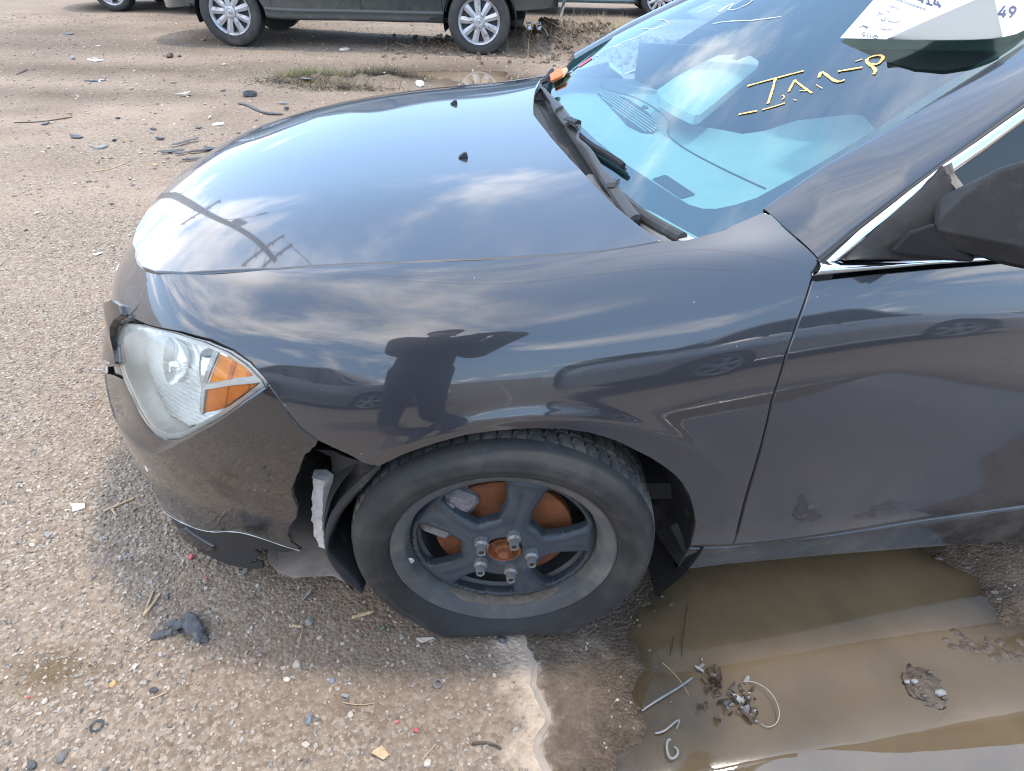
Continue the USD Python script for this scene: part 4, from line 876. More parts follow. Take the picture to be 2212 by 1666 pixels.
ttp = [(.3185, .020), (.3205, .026), (.3225, .036), (.3232, .046), (.316, .048), (.316, .055), (.3236, .057), (.3238, .098), (.316, .100), (.316, .108), (.3236, .110), (.322, .170), (.318, .200), (.300, .222), (.26, .224), (.235, .20)]
def squash(v):
    w = wl(v); low = np.clip((.085-w[:, 2])/.085, 0, 1.5)
    w[:, 1] -= .024*low**1.6*np.where(v[:, 1] < .06, 1, -1); zz_ = (w[:, 2]-.004)/.013; w[:, 2] = .001+.013*np.where(zz_ > 20, zz_, np.log1p(np.exp(np.minimum(zz_, 20))))+.0012*np.sin(w[:, 0]*60)*(zz_ < 3); w[:, 1] = np.maximum(w[:, 1], np.where(w[:, 2] < .07, .026-.062*np.sqrt(np.clip((w[:, 2]-.004)/.066, 0, 1)), -9)); return w
def lug(v, n):
    a = np.degrees(np.arctan2(v[:, 2], v[:, 0])); g = (((a+.35*np.sin(v[:, 1]*60)*3) % 5.2) < 1.0) & (np.hypot(v[:, 0], v[:, 2]) > .3178)
    v = v.copy(); v[g, 0] *= .984; v[g, 2] *= .984; return v
tv, tf = revolve(typ, 240); part(WH, 'tyre', (squash(tv), tf), K['rubber'], 50, label='flat worn tyre sagging on the gravel')
tv, tf = revolve(ttp, 420); part(WH, 'tread', (squash(lug(tv, 0)), tf), K['tread'], 25)
for k, a in enumerate((-2, 70, 142, 214, 286)):
    a = math.radians(a); nv = trimesh.creation.revolve([(0.0, .004), (.0058, .004), (.0062, -.0085), (.0088, -.010), (.0100, -.004), (.0108, .006), (.0150, .011), (.0155, .024), (0, .024)], sections=8)
    w = nv.vertices.copy(); w = np.column_stack([w[:, 0]+.0585*math.cos(a), w[:, 2]*1.0-.013, w[:, 1]+.0585*math.sin(a)])
    part(WH, 'lug_nut', (wl(w), nv.faces), K['nut'], 30)
hb = revolve([(.0, -.002), (.008, -.003), (.0115, .000), (.0125, .010), (.018, .013), (.020, .022), (.029, .026), (.033, .020), (.0335, .014), (.036, .013)], 36)
part(WH, 'rusty_hub', (wl(hb[0]), hb[1]), K['rust'], 35)
sk = revolve([(0, -.001), (.0085, -.001), (.009, .001)], 20); a = math.radians(-167)
part(WH, 'round_sticker', (wl(sk[0]+[.2065*math.cos(a), .020, .2065*math.sin(a)]), sk[1]), K['dots'])
ro = revolve([(.075, .035), (.080, .058), (.085, .066), (.148, .066), (.150, .068), (.150, .088)], 80)
part(CAR, 'brake_disc', (wl(ro[0]), ro[1]), K['rotor'], 30)
a = math.radians(150); cal = cat(box((.075, .05, .15), (0, 0, 0), bev=.012), box((.045, .10, .10), (.02, .03, 0), bev=.012), box((.03, .03, .05), (-.02, -.02, .02), bev=.006))
cv = cal[0]@np.array([[math.cos(a-math.pi), 0, math.sin(a-math.pi)], [0, 1, 0], [-math.sin(a-math.pi), 0, math.cos(a-math.pi)]])+[.135*math.cos(a), .068, .135*math.sin(a)]
part(CAR, 'brake_caliper', (wl(cv), cal[1]), K['caliper'], 20)
bp = revolve([(.0, .12), (.17, .12), (.18, .14)], 40); part(CAR, 'brake_backplate', (wl(bp[0]), bp[1]), K['void'])
part(CAR, 'strut', tube([wl([[.01, .16, .0]])[0], [.02, .24, .85]], .035, 10), K['void'])
# wheel housing behind the arch
an = np.linspace(math.radians(-38), math.radians(205), 60)
arc = lambda r, y: np.stack([.045+r*1.13*np.cos(an), np.full(60, y), .285+r*np.sin(an)], 1)
part(CAR, 'wheel_housing', solid(loft([arc(.372, .055), arc(.380, .10), arc(.378, .42), arc(.05, .44)], 60), .004, (0, 1, .0)), K['void'], 40)
# front liner flap that hangs out ahead of the tyre
fo_ = px('E5', [(1282, 325), (1180, 415), (1060, 530), (950, 650), (880, 760), (845, 860), (828, 960), (835, 1060), (860, 1110), (930, 1210), (1020, 1310), (1120, 1385)])
fin = px('E5', [(1275, 335), (1185, 445), (1085, 560), (985, 680), (925, 790), (885, 890), (870, 970), (890, 1020), (960, 1090), (1040, 1180), (1110, 1265), (1145, 1330)])
yo = np.array([.028, .026, .03, .036, .04, .042, .04, .035, .03, .02, .012, .008])
FO = np.array([at(*p, y=y) for p, y in zip(fo_, yo)]); FI = np.array([at(*p, y=y+.012) for p, y in zip(fin, yo)])
deep = FI+np.array([.02, .20, .02])
part(CAR, 'wheel_liner', solid(loft([FO+[-.004, .010, 0], FO, FI, deep*.4+FI*.6, deep], 60, 20), .003, (.4, 0, .2)), K['black'], 50, label='black liner flap hanging out ahead of the front tyre')
# inner web of the liner seen through the hole
wb_ = px('E5', [(745, 190), (880, 200), (985, 250), (1120, 290), (1282, 330), (1060, 530), (950, 655), (880, 770), (840, 880)])
wv = np.array([at(*p, y=y) for p, y in zip(wb_, (.085, .075, .06, .05, .036, .04, .045, .05, .055))])
lw = np.array([at(*p, y=.10) for p in px('E5', [(745, 190), (870, 250), (880, 330), (880, 420), (870, 520), (850, 620), (830, 720), (825, 800), (825, 900)])])
part(CAR, 'liner_web', solid(loft([wv, lw], 40), .003, (0, 1, 0)), K['black'], 40)
fm = [(800, 395), (795, 470), (788, 560), (790, 650), (780, 720), (790, 800), (800, 880), (810, 960), (830, 1000)]
fp = np.array([at(*p, y=.092) for p in px('E5', fm)]); fp = spline(fp, 40)
fmm = tube(fp, .021*(1+.25*(meshkit.noise(np.arange(40)[:, None]*[.5, 0, 0], 9)-.5))*np.interp(np.linspace(0, 1, 40), [0, .1, .8, 1], [1.0, 1, .85, .5]), 5, flat=((0, 1, 0), .8))
part(CAR, 'foam_strip', (fmm[0]+.008*(meshkit.fbm(fmm[0]*80, 3, 4)-.5)[:, None], fmm[1]), K['foam'], 40)
ssz = np.array([at(*p, z=z) for p, z in zip(px('E5', [(350, 1060), (430, 1140), (560, 1195), (760, 1180), (900, 1178), (1000, 1240)]), (.125, .095, .085, .085, .09, .08))])
sbk = ssz+np.array([.02, .16, .07])
part(CAR, 'splash_shield', solid(loft([ssz+[0, .01, -.012], ssz, ssz*.6+sbk*.4+[0, 0, .012], sbk, sbk+[0, .3, .0]], 40, 20), .004, (0, 0, -1)), K['splash'], 40, label='fibrous grey splash shield under the torn bumper')
part(CAR, 'crash_bar', cat(box((.12, .95, .12), (-.82, .893, .46), bev=.02), box((.22, .10, .10), (-.55, .40, .48), bev=.02)), K['void'])
part(CAR, 'engine_bay', cat(box((.75, .9, .34), (-.22, .893, .60), bev=.05), box((.7, .04, .25), (-.2, .36, .62))), K['void'])
# bracket rail in the gap between fender and bumper
gpx = np.vstack([px('E3', [(1740, 815), (1830, 920)]), px('C3', [(1050, 655), (1140, 765), (1228, 838)]), px('E5', [(800, 140), (930, 190), (1000, 235)])])
gr3 = S.ev(S.inv(gpx))-S.nrm(S.inv(gpx))*.012
brk = part(CAR, 'bumper_bracket', tube(spline(gr3, 50), .007, 6), K['black'])
for t in (12, 20, 33, 41):
    p = spline(gr3, 50)[t]; part(brk, 'clip', box((.012, .012, .016), p, bev=.002), K['black_gloss'])
# rear liner and mud flap behind the tyre
rfl = px('C4', [(1960, 450), (2005, 560), (2030, 640), (2030, 720), (1995, 810), (1940, 905)])
ro_ = np.array([at(*p, y=.055) for p in rfl]); ri = ro_+[-.03, .0, 0]; rdp = ro_+[-.05, .22, .01]
part(CAR, 'rear_wheel_liner', solid(loft([ro_, ro_*.4+rdp*.6+[-.01, 0, 0], rdp], 40, 14), .003, (1, 0, 0)), K['black'], 40)
part(CAR, 'mud_guard', solid(loft([np.array([at(*p, y=.06) for p in px('C4', [(1895, 690), (1930, 760), (1965, 840)])]), np.array([at(*p, y=.05) for p in px('C4', [(1935, 670), (1965, 750), (1985, 825)])])], 16), .006, (0, 1, 0)), K['black'], 30)
part(CAR, 'rear_wheel', cat(revolve([(.20, .02), (.235, .005), (.25, -.005), (.30, .0), (.32, .03), (.32, .18), (.24, .2)], 60), revolve([(0, .03), (.19, .03), (.21, .02)], 40)), K['rubber'])
_rw = stage.GetPrimAtPath(CAR+'/rear_wheel'); UsdGeom.Mesh(_rw).AddTranslateOp().Set(Gf.Vec3d(2.86, .085, .32))

# ------------------------------------------------------------------ door mirror
sp_ = px('E1', [(795, 1555), (1010, 1380), (1300, 1160), (1505, 1000), (1545, 1075), (1590, 1120)]); sbz = px('E1', [(800, 1562), (1100, 1550), (1300, 1548), (1500, 1545), (1640, 1545), (1690, 1545)])
s0 = np.array([at(*p, y=y) for p, y in zip(sp_, (.088, .094, .104, .110, .098, .085))]); s1 = np.array([at(*p, y=y) for p, y in zip(sbz, (.078, .072, .066, .060, .056, .055))])
sm = s0*.5+s1*.5
bulge_ = np.interp(np.linspace(0, 1, 6), [0, .35, .7, 1], [0, .006, .030, .055])[:, None]*np.array([0, -1, 0])
MIR = part(CAR, 'door_mirror', solid(loft([s0+[0, .01, 0], s0, s0*.66+s1*.34+bulge_*.8, sm+bulge_, s0*.3+s1*.7+bulge_*.9, s1, s1+[0, .015, 0]], 50, 30), .004, (0, 1, 0)), K['mirror_black'], 50)
from manifold3d import Manifold
def blob(cs, refine=.012, it=8):
    """one skin around spheres (centre, radius)"""
    m = None
    v = np.vstack([trimesh.creation.icosphere(2, r).vertices+np.array(c) for c, r in cs])
    h = trimesh.convex.convex_hull(v); h = h.subdivide_to_size(refine); trimesh.smoothing.filter_taubin(h, iterations=it); return h
MP0, MPN = np.array([.682, .035, 1.02]), np.array([-.86, -.46, .10]); MPN /= np.linalg.norm(MPN)
def onm(pts, back=0.0):
    out = []
    for q in px('E1', pts):
        d = ray(q); t = ((MP0-MPN*back-CAM)@MPN)/(d@MPN); out.append(CAM+d*t)
    return np.array(out)
def hull_of(P, r):
    s = trimesh.creation.icosphere(2, r).vertices; return trimesh.convex.convex_hull(np.vstack([s+p for p in P]))
main = onm([(1640, 1138), (1478, 1288), (1452, 1345), (1999, 1448), (2450, 1530), (2560, 1300), (2480, 1080), (2250, 960), (1999, 948), (1850, 990), (1740, 1056)])
cham = onm([(1455, 1228), (1492, 1165), (1560, 1136)], .022); lowf = onm([(1448, 1405), (1476, 1436), (1850, 1520), (2450, 1640)], .016)
bk_ = np.vstack([main[[0, 2, 4, 5, 6, 7, 8]]-MPN*.075+[0, 0, -.004]])
part(MIR, 'housing', hull_of(np.vstack([main, cham, lowf, bk_]), .010), K['mirror_black'], 40)
nk = np.vstack([onm([(1445, 1370), (1450, 1432), (1476, 1448), (1850, 1532), (1876, 1575), (2450, 1690), (2450, 1650)], .030), onm([(1500, 1430), (1900, 1540)], .055)])
part(MIR, 'lower_shell', hull_of(nk, .004), K['black_matt'], 24)
arm = np.array([at(*p, y=y) for p, y in zip(px('E1', [(1150, 1490), (1250, 1390), (1380, 1345), (1240, 1518), (1420, 1535)]), (.058, .052, .044, .052, .044))])
part(MIR, 'arm', hull_of(np.vstack([arm, onm([(1460, 1345), (1465, 1435), (1640, 1545)], .030)]), .006), K['black_matt'], 30)
gl = main.mean(0)-MPN*.088; mg = box((.004, .13, .055), bev=.001); mg.apply_transform(trimesh.transformations.rotation_matrix(math.atan2(MPN[1], MPN[0]), [0, 0, 1])); mg.apply_translation(gl+np.array([.01, 0, -.03])); part(MIR, 'mirror_glass', mg, K['chrome'])
# ------------------------------------------------------------------ ground
WATER = -.040
_ey = [at(*p, z=0.0)[:2] for p in ((1132, 1372), (1140, 1400), (1160, 1440), (1155, 1478), (1178, 1525), (1184, 1560), (1170, 1590), (1165, 1622), (1186, 1664))]
_ey = np.array(_ey)[::-1]
EY = np.r_[-2.6, -1.6, -.9, -.5, _ey[:, 1], .12, .35, .8, 1.3, 1.8]; EX = np.r_[.30, .12, .02, .11, _ey[:, 0], .03, -.02, .05, -.05, .02]
_o = np.argsort(EY); EY, EX = EY[_o], EX[_o]
def xe(y): return np.interp(y, EY, EX)+.016*(meshkit.fbm(np.stack([np.asarray(y)*38, 0*np.asarray(y), 0*np.asarray(y)+3], -1), 4, 5)-.5)
shore = [at(*p, z=WATER)[:2] for p in px('C6', [(430, 1190), (450, 1090), (530, 1000), (500, 900), (470, 830), (545, 750), (500, 660), (455, 580), (480, 500), (570, 430), (575, 350), (640, 285)])]
shore2 = [at(*p, z=WATER)[:2] for p in px('C6', [(1750, 185), (1830, 255), (1960, 320), (2060, 440), (2130, 520), (2300, 545), (2600, 600)])]
PUD = Polygon(np.vstack([shore, [[.75, .35], [.95, .60], [1.15, .50]], shore2, [[2.3, -.4], [2.2, -1.2], [1.2, -1.6], [.5, -1.3], [.30, -.7]]])).buffer(.0)
if PUD.geom_type != 'Polygon': PUD = max(PUD.geoms, key=lambda g: g.area)
p2c = at(960, 172, z=0)
PUD2 = Polygon([at(*p, z=-.02)[:2] for p in ((800, 160), (870, 158), (960, 156), (1075, 160), (1130, 178), (1090, 192), (960, 188), (905, 180), (840, 172))])
def sdist(poly, X, Y):
    ring = resample(np.array(poly.exterior.coords)[:-1], .03); d = cKDTree(ring).query(np.stack([X, Y], 1))[0]
    return np.where(shapely.contains_xy(poly, X, Y), -d, d)
mound = at(1190, 105, z=0); tuft = at(1290, 88, z=0); grassp = at(770, 182, z=0)
def hfun(X, Y):
    q = np.stack([X, Y, 0*X], -1)
    r = np.hypot(X, Y)
    far_ = np.clip((r-2.0)/6, 0, 1)
    h = .010*(meshkit.fbm(q*3.0, 4, 11)-.5)+far_*.05*(meshkit.fbm(q*.8, 4, 21)-.5)+.0045*(meshkit.fbm(q*34, 3, 31)-.5)
    rgt = X-xe(Y)
    d = sdist(PUD, X, Y)
    wob = .020*(meshkit.fbm(q*14, 4, 41)-.5)+.010*(meshkit.fbm(q*50, 3, 42)-.5)
    bank = np.minimum(-.010, WATER+.17*d)+np.where(d > -.12, wob*.55, wob*.3)
    bank = np.maximum(bank, WATER-.055+wob)
    near = (np.abs(Y) < 3.2) & (X < 3.6)
    k = np.clip(rgt/.012, 0, 1)*near*np.clip((3.2-np.abs(Y))/1.2, 0, 1)*np.clip((3.6-X)/1.0, 0, 1)
    h = h*(1-k)+(bank+h*.5)*k
    d2 = sdist(PUD2, X, Y)
    h = np.where(d2 < .6, np.minimum(h, -.02+.10*d2+.012*(meshkit.fbm(q*6, 3, 51)-.5)), h)
    # clods pushed up by the wheels and the little overgrown hump in front of them
    for c, s, a in ((mound, (1.1, .45), .34), (at(1290, 95, z=0), (1.3, .6), .16), (grassp, (.85, .22), .06), (at(800, 178, z=0), (.55, .16), .10), (at(960, 178, z=0), (.7, .12), .05), (at(1120, 110, z=0), (.5, .25), .10)):
        g = np.exp(-((X-c[0])/s[0])**2-((Y-c[1])/s[1])**2)
        h = h+a*g*(.25+1.3*np.maximum(meshkit.fbm(q*5, 4, 61)-.25, 0))
    # wheel ruts across the yard
    for y0, w in ((6.9, .25), (5.2, .2)):
        h = h-.018*(.3+1.4*meshkit.fbm(q*2.2, 3, 66))*np.exp(-((Y-y0-.12*X-.25*np.sin(X*.7))/w)**2)*np.clip((Y-2.5), 0, 1)
    return h
def axis_(lo, hi, step, far, growth):
    c = list(np.arange(lo, hi+step, step)); s = step
    a = [c[0]]; s = step
    while a[-1] > -far: s = min(s*growth, 40); a.append(a[-1]-s)
    b = [c[-1]]; s = step
    while b[-1] < far: s = min(s*growth, 40); b.append(b[-1]+s)
    return np.array(a[:0:-1]+c+b[1:])
gx, gy = axis_(-2.0, 1.9, .013, 400, 1.045), axis_(-.55, 1.7, .013, 400, 1.032)
GXX, GYY = np.meshgrid(gx, gy, indexing='ij'); fx_, fy_ = GXX.ravel(), GYY.ravel()
hz = hfun(fx_, fy_)
n1_, n2_ = len(gx), len(gy)
ii, jj = np.meshgrid(np.arange(n1_-1), np.arange(n2_-1), indexing='ij')
gf = np.stack([ii*n2_+jj, (ii+1)*n2_+jj, (ii+1)*n2_+jj+1, ii*n2_+jj+1], -1).reshape(-1, 4)
gv = np.column_stack([fx_, fy_, hz])
def vnorm(v, f):
    n = np.zeros_like(v); a = np.cross(v[f[:, 2]]-v[f[:, 0]], v[f[:, 3]]-v[f[:, 1]])
    for k in range(4): np.add.at(n, f[:, k], a)
    return n/np.linalg.norm(n, axis=1, keepdims=True)
q_ = np.stack([fx_, fy_, 0*fx_], -1)
d_p = sdist(PUD, fx_, fy_); d_2 = sdist(PUD2, fx_, fy_)
rgt_ = fx_-xe(fy_)
wet = np.clip(1-(hz-WATER)/.022, 0, 1)*(np.abs(fy_) < 3)*(rgt_ > -.01)
wet = np.maximum(wet, np.clip(1-d_2/.35, 0, 1)*.9)
mud = np.clip(rgt_/.03, 0, 1)*np.clip((1.4-np.abs(fy_))/.4, 0, 1)*np.clip((2.6-fx_)/.5, 0, 1)
mud = np.maximum(mud, np.clip(meshkit.fbm(q_*[.55, 1.0, 1], 5, 71)*2.6-1.05, 0, 1)*np.clip((fy_-2.2)/1.5, 0, 1)*.8)
for c, s in ((mound, (1.6, .7)), (grassp, (1.0, .3)), (at(300, 150, z=0), (3.0, .35)), (at(130, 205, z=0), (1.8, .3)), (at(420, 155, z=0), (.7, .25))):
    mud = np.maximum(mud, .85*np.exp(-((fx_-c[0])/s[0])**2-((fy_-c[1])/s[1])**2)*(.5+meshkit.fbm(q_*3, 3, 77)))
# sheltered, dusty soil beside the wheel is browner than the open gravel
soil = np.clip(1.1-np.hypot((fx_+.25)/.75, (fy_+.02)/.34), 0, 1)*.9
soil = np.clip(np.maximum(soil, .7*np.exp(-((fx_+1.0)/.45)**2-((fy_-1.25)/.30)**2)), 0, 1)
slab = np.clip(1.7+rgt_/.050+1.3*(meshkit.fbm(q_*26, 3, 99)-.5), 0, 1)*(rgt_ < .004)*np.clip((.6-fy_)/.3, 0, 1)*.9
pale = np.clip(meshkit.fbm(q_*[.5, 1.3, 1], 4, 81)*2.4-.8, 0, 1)*np.clip((fy_-.9)/.8, 0, 1)
pale = np.maximum(pale, .95*np.exp(-((fx_-at(300, 250, z=0)[0])/1.6)**2-((fy_-at(300, 245, z=0)[1])/.40)**2)*(.5+.8*meshkit.fbm(q_*4, 4, 83)))
mud = np.maximum(mud, np.clip(meshkit.fbm(q_*[1.1, 2.0, 1], 5, 72)*3.2-1.6, 0, 1)*np.clip((fy_-3.5)/1.5, 0, 1)*.7)
stain = np.exp(-((fx_-at(110, 1450, z=0)[0])/.085)**2-((fy_-at(110, 1450, z=0)[1])/.05)**2)*.8
ground_m = M('yard_gravel', {
    'g': ('geometry', {}), 'wet': ('attribute', {'attribute': 'wet'}), 'mud': ('attribute', {'attribute': 'mud'}), 'soil': ('attribute', {'attribute': 'soil'}), 'pale': ('attribute', {'attribute': 'pale'}), 'stain': ('attribute', {'attribute': 'stain'}), 'slab': ('attribute', {'attribute': 'slab'}), 'sl': ('mix_color', {}), 'slc': ('rgb_ramp', {'ramp': [(.35, (.33, .265, .21)), (.5, (.44, .37, .305)), (.7, (.50, .43, .36))]}),
    'v1': ('voronoi_texture', {'scale': 120.0, 'randomness': 1.0}), 'v2': ('voronoi_texture', {'scale': 52.0}), 'n1': ('noise_texture', {'scale': 2.2, 'detail': 8.0, 'roughness': .65}), 'n2': ('noise_texture', {'scale': 26.0, 'detail': 6.0, 'roughness': .7}),
    's1': ('separate_color', {}), 's2': ('separate_color', {}),
    'r1': ('rgb_ramp', {'ramp': [(0, (.075, .060, .048)), (.3, (.155, .127, .102)), (.6, (.235, .20, .168)), (.85, (.34, .30, .255)), (1, (.52, .48, .42))]}),
    'r2': ('rgb_ramp', {'ramp': [(0, (.14, .115, .095)), (.5, (.255, .215, .18)), (1, (.37, .33, .285))]}),
    'dust': ('rgb_ramp', {'ramp': [(.3, (.165, .128, .098)), (.7, (.30, .240, .192))]}),
    'far': ('rgb_ramp', {'ramp': [(.25, (.165, .125, .095)), (.45, (.285, .225, .178)), (.6, (.345, .28, .228)), (.78, (.44, .375, .315))]}),
    'm12': ('mix_color', {'fac': .35}), 'md': ('mix_color', {}), 'mdf': ('map_range', {'from_min': .35, 'from_max': .65, 'to_min': .15, 'to_max': .55, 'clamp': True}),
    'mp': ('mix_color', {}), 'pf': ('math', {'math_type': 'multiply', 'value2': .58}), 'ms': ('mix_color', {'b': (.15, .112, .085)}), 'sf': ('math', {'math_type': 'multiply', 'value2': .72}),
    'mm': ('mix_color', {}), 'mudc': ('rgb_ramp', {'ramp': [(.3, (.060, .046, .036)), (.55, (.105, .082, .064)), (.75, (.19, .155, .125))]}), 'mf': ('math', {'math_type': 'multiply', 'value2': .86}),
    'mst': ('mix_color', {'b': (.10, .068, .03)}), 'mw': ('mix_color', {'blend_type': 'multiply', 'b': (.50, .46, .42)}),
    'ro': ('map_range', {'from_min': 0.0, 'from_max': 1.0, 'to_min': .92, 'to_max': .34, 'clamp': True}),
    'h1': ('math', {'math_type': 'multiply', 'value2': -1.0}), 'h2': ('math', {'math_type': 'multiply_add', 'value2': .5}), 'b': ('bump', {'strength': .75, 'distance': .006}), 'wc': ('mix_color', {'blend_type': 'multiply', 'fac': 1.0, 'b': (1.02, .955, .87)}), 'p': ('principled_bsdf', {'specular_ior_level': .22})},
    [('g.position', 'v1.vector'), ('g.position', 'v2.vector'), ('g.position', 'n1.vector'), ('g.position', 'n2.vector'), ('v1.color', 's1.color'), ('v2.color', 's2.color'), ('s1.r', 'r1.fac'), ('s2.r', 'r2.fac'),
     ('n2.fac', 'dust.fac'), ('n1.fac', 'far.fac'), ('n1.fac', 'mdf.value'), ('r1.color', 'm12.a'), ('r2.color', 'm12.b'), ('m12.result', 'md.a'), ('dust.color', 'md.b'), ('mdf.result', 'md.fac'),
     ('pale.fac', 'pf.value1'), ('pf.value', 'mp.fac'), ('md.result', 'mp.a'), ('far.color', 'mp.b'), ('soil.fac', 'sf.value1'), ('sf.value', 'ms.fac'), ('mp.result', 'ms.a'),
     ('n2.fac', 'mudc.fac'), ('mud.fac', 'mf.value1'), ('mf.value', 'mm.fac'), ('ms.result', 'mm.a'), ('mudc.color', 'mm.b'), ('n2.fac', 'slc.fac'), ('slab.fac', 'sl.fac'), ('mm.result', 'sl.a'), ('slc.color', 'sl.b'), ('stain.fac', 'mst.fac'), ('sl.result', 'mst.a'), ('wet.fac', 'mw.fac'), ('mst.result', 'mw.a'), ('mw.result', 'wc.a'), ('wc.result', 'p.base_color'),
     ('wet.fac', 'ro.value'), ('ro.result', 'p.roughness'), ('v1.distance', 'h1.value1'), ('n2.fac', 'h2.value1'), ('h1.value', 'h2.value3'), ('h2.value', 'b.height'), ('b.normal', 'p.normal')])
gm = defmesh('/World/ground', gv, gf, vnorm(gv, gf), ground_m, {'wet': wet, 'mud': mud, 'soil': soil, 'pale': pale, 'stain': stain, 'slab': slab})
keys(gm.GetPrim(), kind='structure')
# slab edge: the broken rim of the old concrete under the gravel
ys = np.arange(-.62, .33, .006)
w_in = .012+.012*meshkit.fbm(np.stack([ys*14, 0*ys, 0*ys], 1), 4, 7)+.008*(meshkit.fbm(np.stack([ys*90, 0*ys, 0*ys], 1), 2, 8)-.5)
top_o = np.stack([xe(ys)+.003, ys, .0025+.003*(meshkit.fbm(np.stack([ys*40, 0*ys, 0*ys+8], 1), 3, 3)-.5)], 1)
top_i = np.stack([xe(ys)-w_in, ys, -.006+0*ys], 1); top_m = top_o*.5+top_i*.5+[0, 0, .0025]; top_m[:, 2] += .0035*(meshkit.fbm(top_m*[60, 60, 1], 3, 4)-.5)
lowr = top_o+[.0015, 0, -.022]; lowr[:, 0] += .004*(meshkit.fbm(np.stack([ys*30, 0*ys, 0*ys+1], 1), 3, 9)-.3); low2 = lowr+[-.004, 0, -.04]
single('concrete_slab', 'broken edge of the pale concrete slab', 'pavement', loft([top_i-[.01, 0, .02], top_i, top_m, top_o, top_o+[.001, 0, -.007], low2], len(ys), None), K['concrete'], kind='structure')
# water
def water_mat(name, col, edge):
    return M(name, {'g': ('geometry', {}), 'n': ('noise_texture', {'scale': 5.0, 'detail': 4.0}), 'r': ('rgb_ramp', {'ramp': [(.3, tuple(np.array(col)*.8)), (.7, tuple(np.array(col)*1.15))]}),
        'b': ('bump', {'strength': .02, 'distance': .01}), 'n2': ('noise_texture', {'scale': 9.0, 'detail': 2.0}), 'dp': ('attribute', {'attribute': 'turbid'}),
        'f': ('fresnel', {'IOR': 1.78}), 'd': ('diffuse_bsdf', {}), 't': ('transparent_bsdf', {'color': (.62, .52, .40)}), 'gl': ('glossy_bsdf', {'roughness': 0.0, 'color': (1, 1, 1)}), 'm1': ('mix_closure', {}), 'm2': ('mix_closure', {})},
        [('g.position', 'n.vector'), ('g.position', 'n2.vector'), ('n2.fac', 'b.height'), ('b.normal', 'f.normal'), ('b.normal', 'gl.normal'), ('n.fac', 'r.fac'), ('r.color', 'd.color'), ('dp.fac', 'm1.fac'),
         ('t.BSDF', 'm1.closure1'), ('d.BSDF', 'm1.closure2'), ('f.fac', 'm2.fac'), ('m1.closure', 'm2.closure1'), ('gl.BSDF', 'm2.closure2')], surface='m2.closure')
wm = water_mat('muddy_water', (.112, .080, .046), .1)
def puddle(name, poly, z, mat, st_):
    P, T, _ = fill(poly.buffer(.16), st_)
    dep_ = np.clip((z-hfun(P[:, 0], P[:, 1]))/.042, 0, 1)
    m = defmesh('/World/'+name, np.column_stack([P, np.full(len(P), z)]), T, np.tile([0, 0, 1.], (len(P), 1)), mat, {'turbid': .15+.80*dep_**.8})
    keys(m.GetPrim(), kind='structure')
puddle('puddle', PUD, WATER, wm, .025)
puddle('puddle_001', PUD2, -.020, water_mat('shallow_brown_water', (.235, .172, .112), .1), .05)

# ------------------------------------------------------------------ loose gravel
def pebble(seed, n=14, sq=(1, .8, .55)):
    r = np.random.default_rng(seed); p = r.normal(size=(n, 3)); p /= np.linalg.norm(p, axis=1, keepdims=True); p *= (.8+.3*r.random((n, 1)))
    m = trimesh.convex.convex_hull(p*np.array(sq)*.5); return m
def scatter(name, label, category, pos, scl, mats, seed, kind='stuff', protos=3, flat=.55, quat=None):
    r = np.random.default_rng(seed); pi = UsdGeom.PointInstancer.Define(stage, '/World/'+name); rel = pi.CreatePrototypesRel(); k = 0
    for m in mats:
        for j in range(protos):
            pp = f'/World/{name}/pebble' if k == 0 else f'/World/{name}/pebble_{k:03d}'
            usdkit.mesh(stage, pp, pebble(seed*31+k, 12+int(r.integers(8)), (1, .65+.3*r.random(), flat)), K[m] if isinstance(m, str) else m, smooth=False); rel.AddTarget(pp); k += 1
    n = len(pos); a = r.random(n)*2*np.pi; tl = r.normal(size=(n, 2))*.25
    qs = np.stack([np.cos(a/2), tl[:, 0]*.5, tl[:, 1]*.5, np.sin(a/2)], 1); qs /= np.linalg.norm(qs, axis=1, keepdims=True)
    pi.CreatePositionsAttr(Vt.Vec3fArray.FromNumpy(pos.astype(np.float32))); pi.CreateProtoIndicesAttr(Vt.IntArray.FromNumpy(r.integers(0, k, n).astype(np.int32)))
    pi.CreateScalesAttr(Vt.Vec3fArray.FromNumpy((scl[:, None]*(.85+.3*r.random((n, 3)))).astype(np.float32)))
    pi.CreateOrientationsAttr(Vt.QuathArray([Gf.Quath(float(q[0]), float(q[1]), float(q[2]), float(q[3])) for q in qs]))
    keys(pi.GetPrim(), label, category, kind=kind)
def sow(n, x0, x1, y0, y1, dens, seed, lo, hi, power=2.2):
    r = np.random.default_rng(seed); x = x0+(x1-x0)*r.random(n); y = y0+(y1-y0)*r.random(n)
    keep = r.random(n) < dens(x, y); x, y = x[keep], y[keep]
    s = lo+(hi-lo)*r.random(len(x))**power
    return np.stack([x, y, hfun(x, y)+s*.10], 1), s
def dens1(x, y):
    cl = meshkit.fbm(np.stack([x*2.2, y*2.2, 0*x], -1), 3, 91)
    lft = np.clip((-.35-x)/.7, 0, 1)
    return np.clip((.34+.75*lft)*(.35+1.3*cl), 0, 1)*np.clip((3.3-y+.9*(cl-.5))/1.9, 0, 1)*(x < xe(y)-.008-.05*meshkit.noise(np.stack([x*40, y*40, 0*x], -1), 6))
pos, scl = sow(190000, -2.8, .14, -.60, 3.6, dens1, 1, .003, .014, 3.4)
scatter('gravel', 'loose mixed gravel strewn over the yard in front of the wheel', 'gravel', pos, scl, ['stone_a', 'stone_b', 'stone_c', 'stone_b', 'stone_d', 'stone_b'], 3)
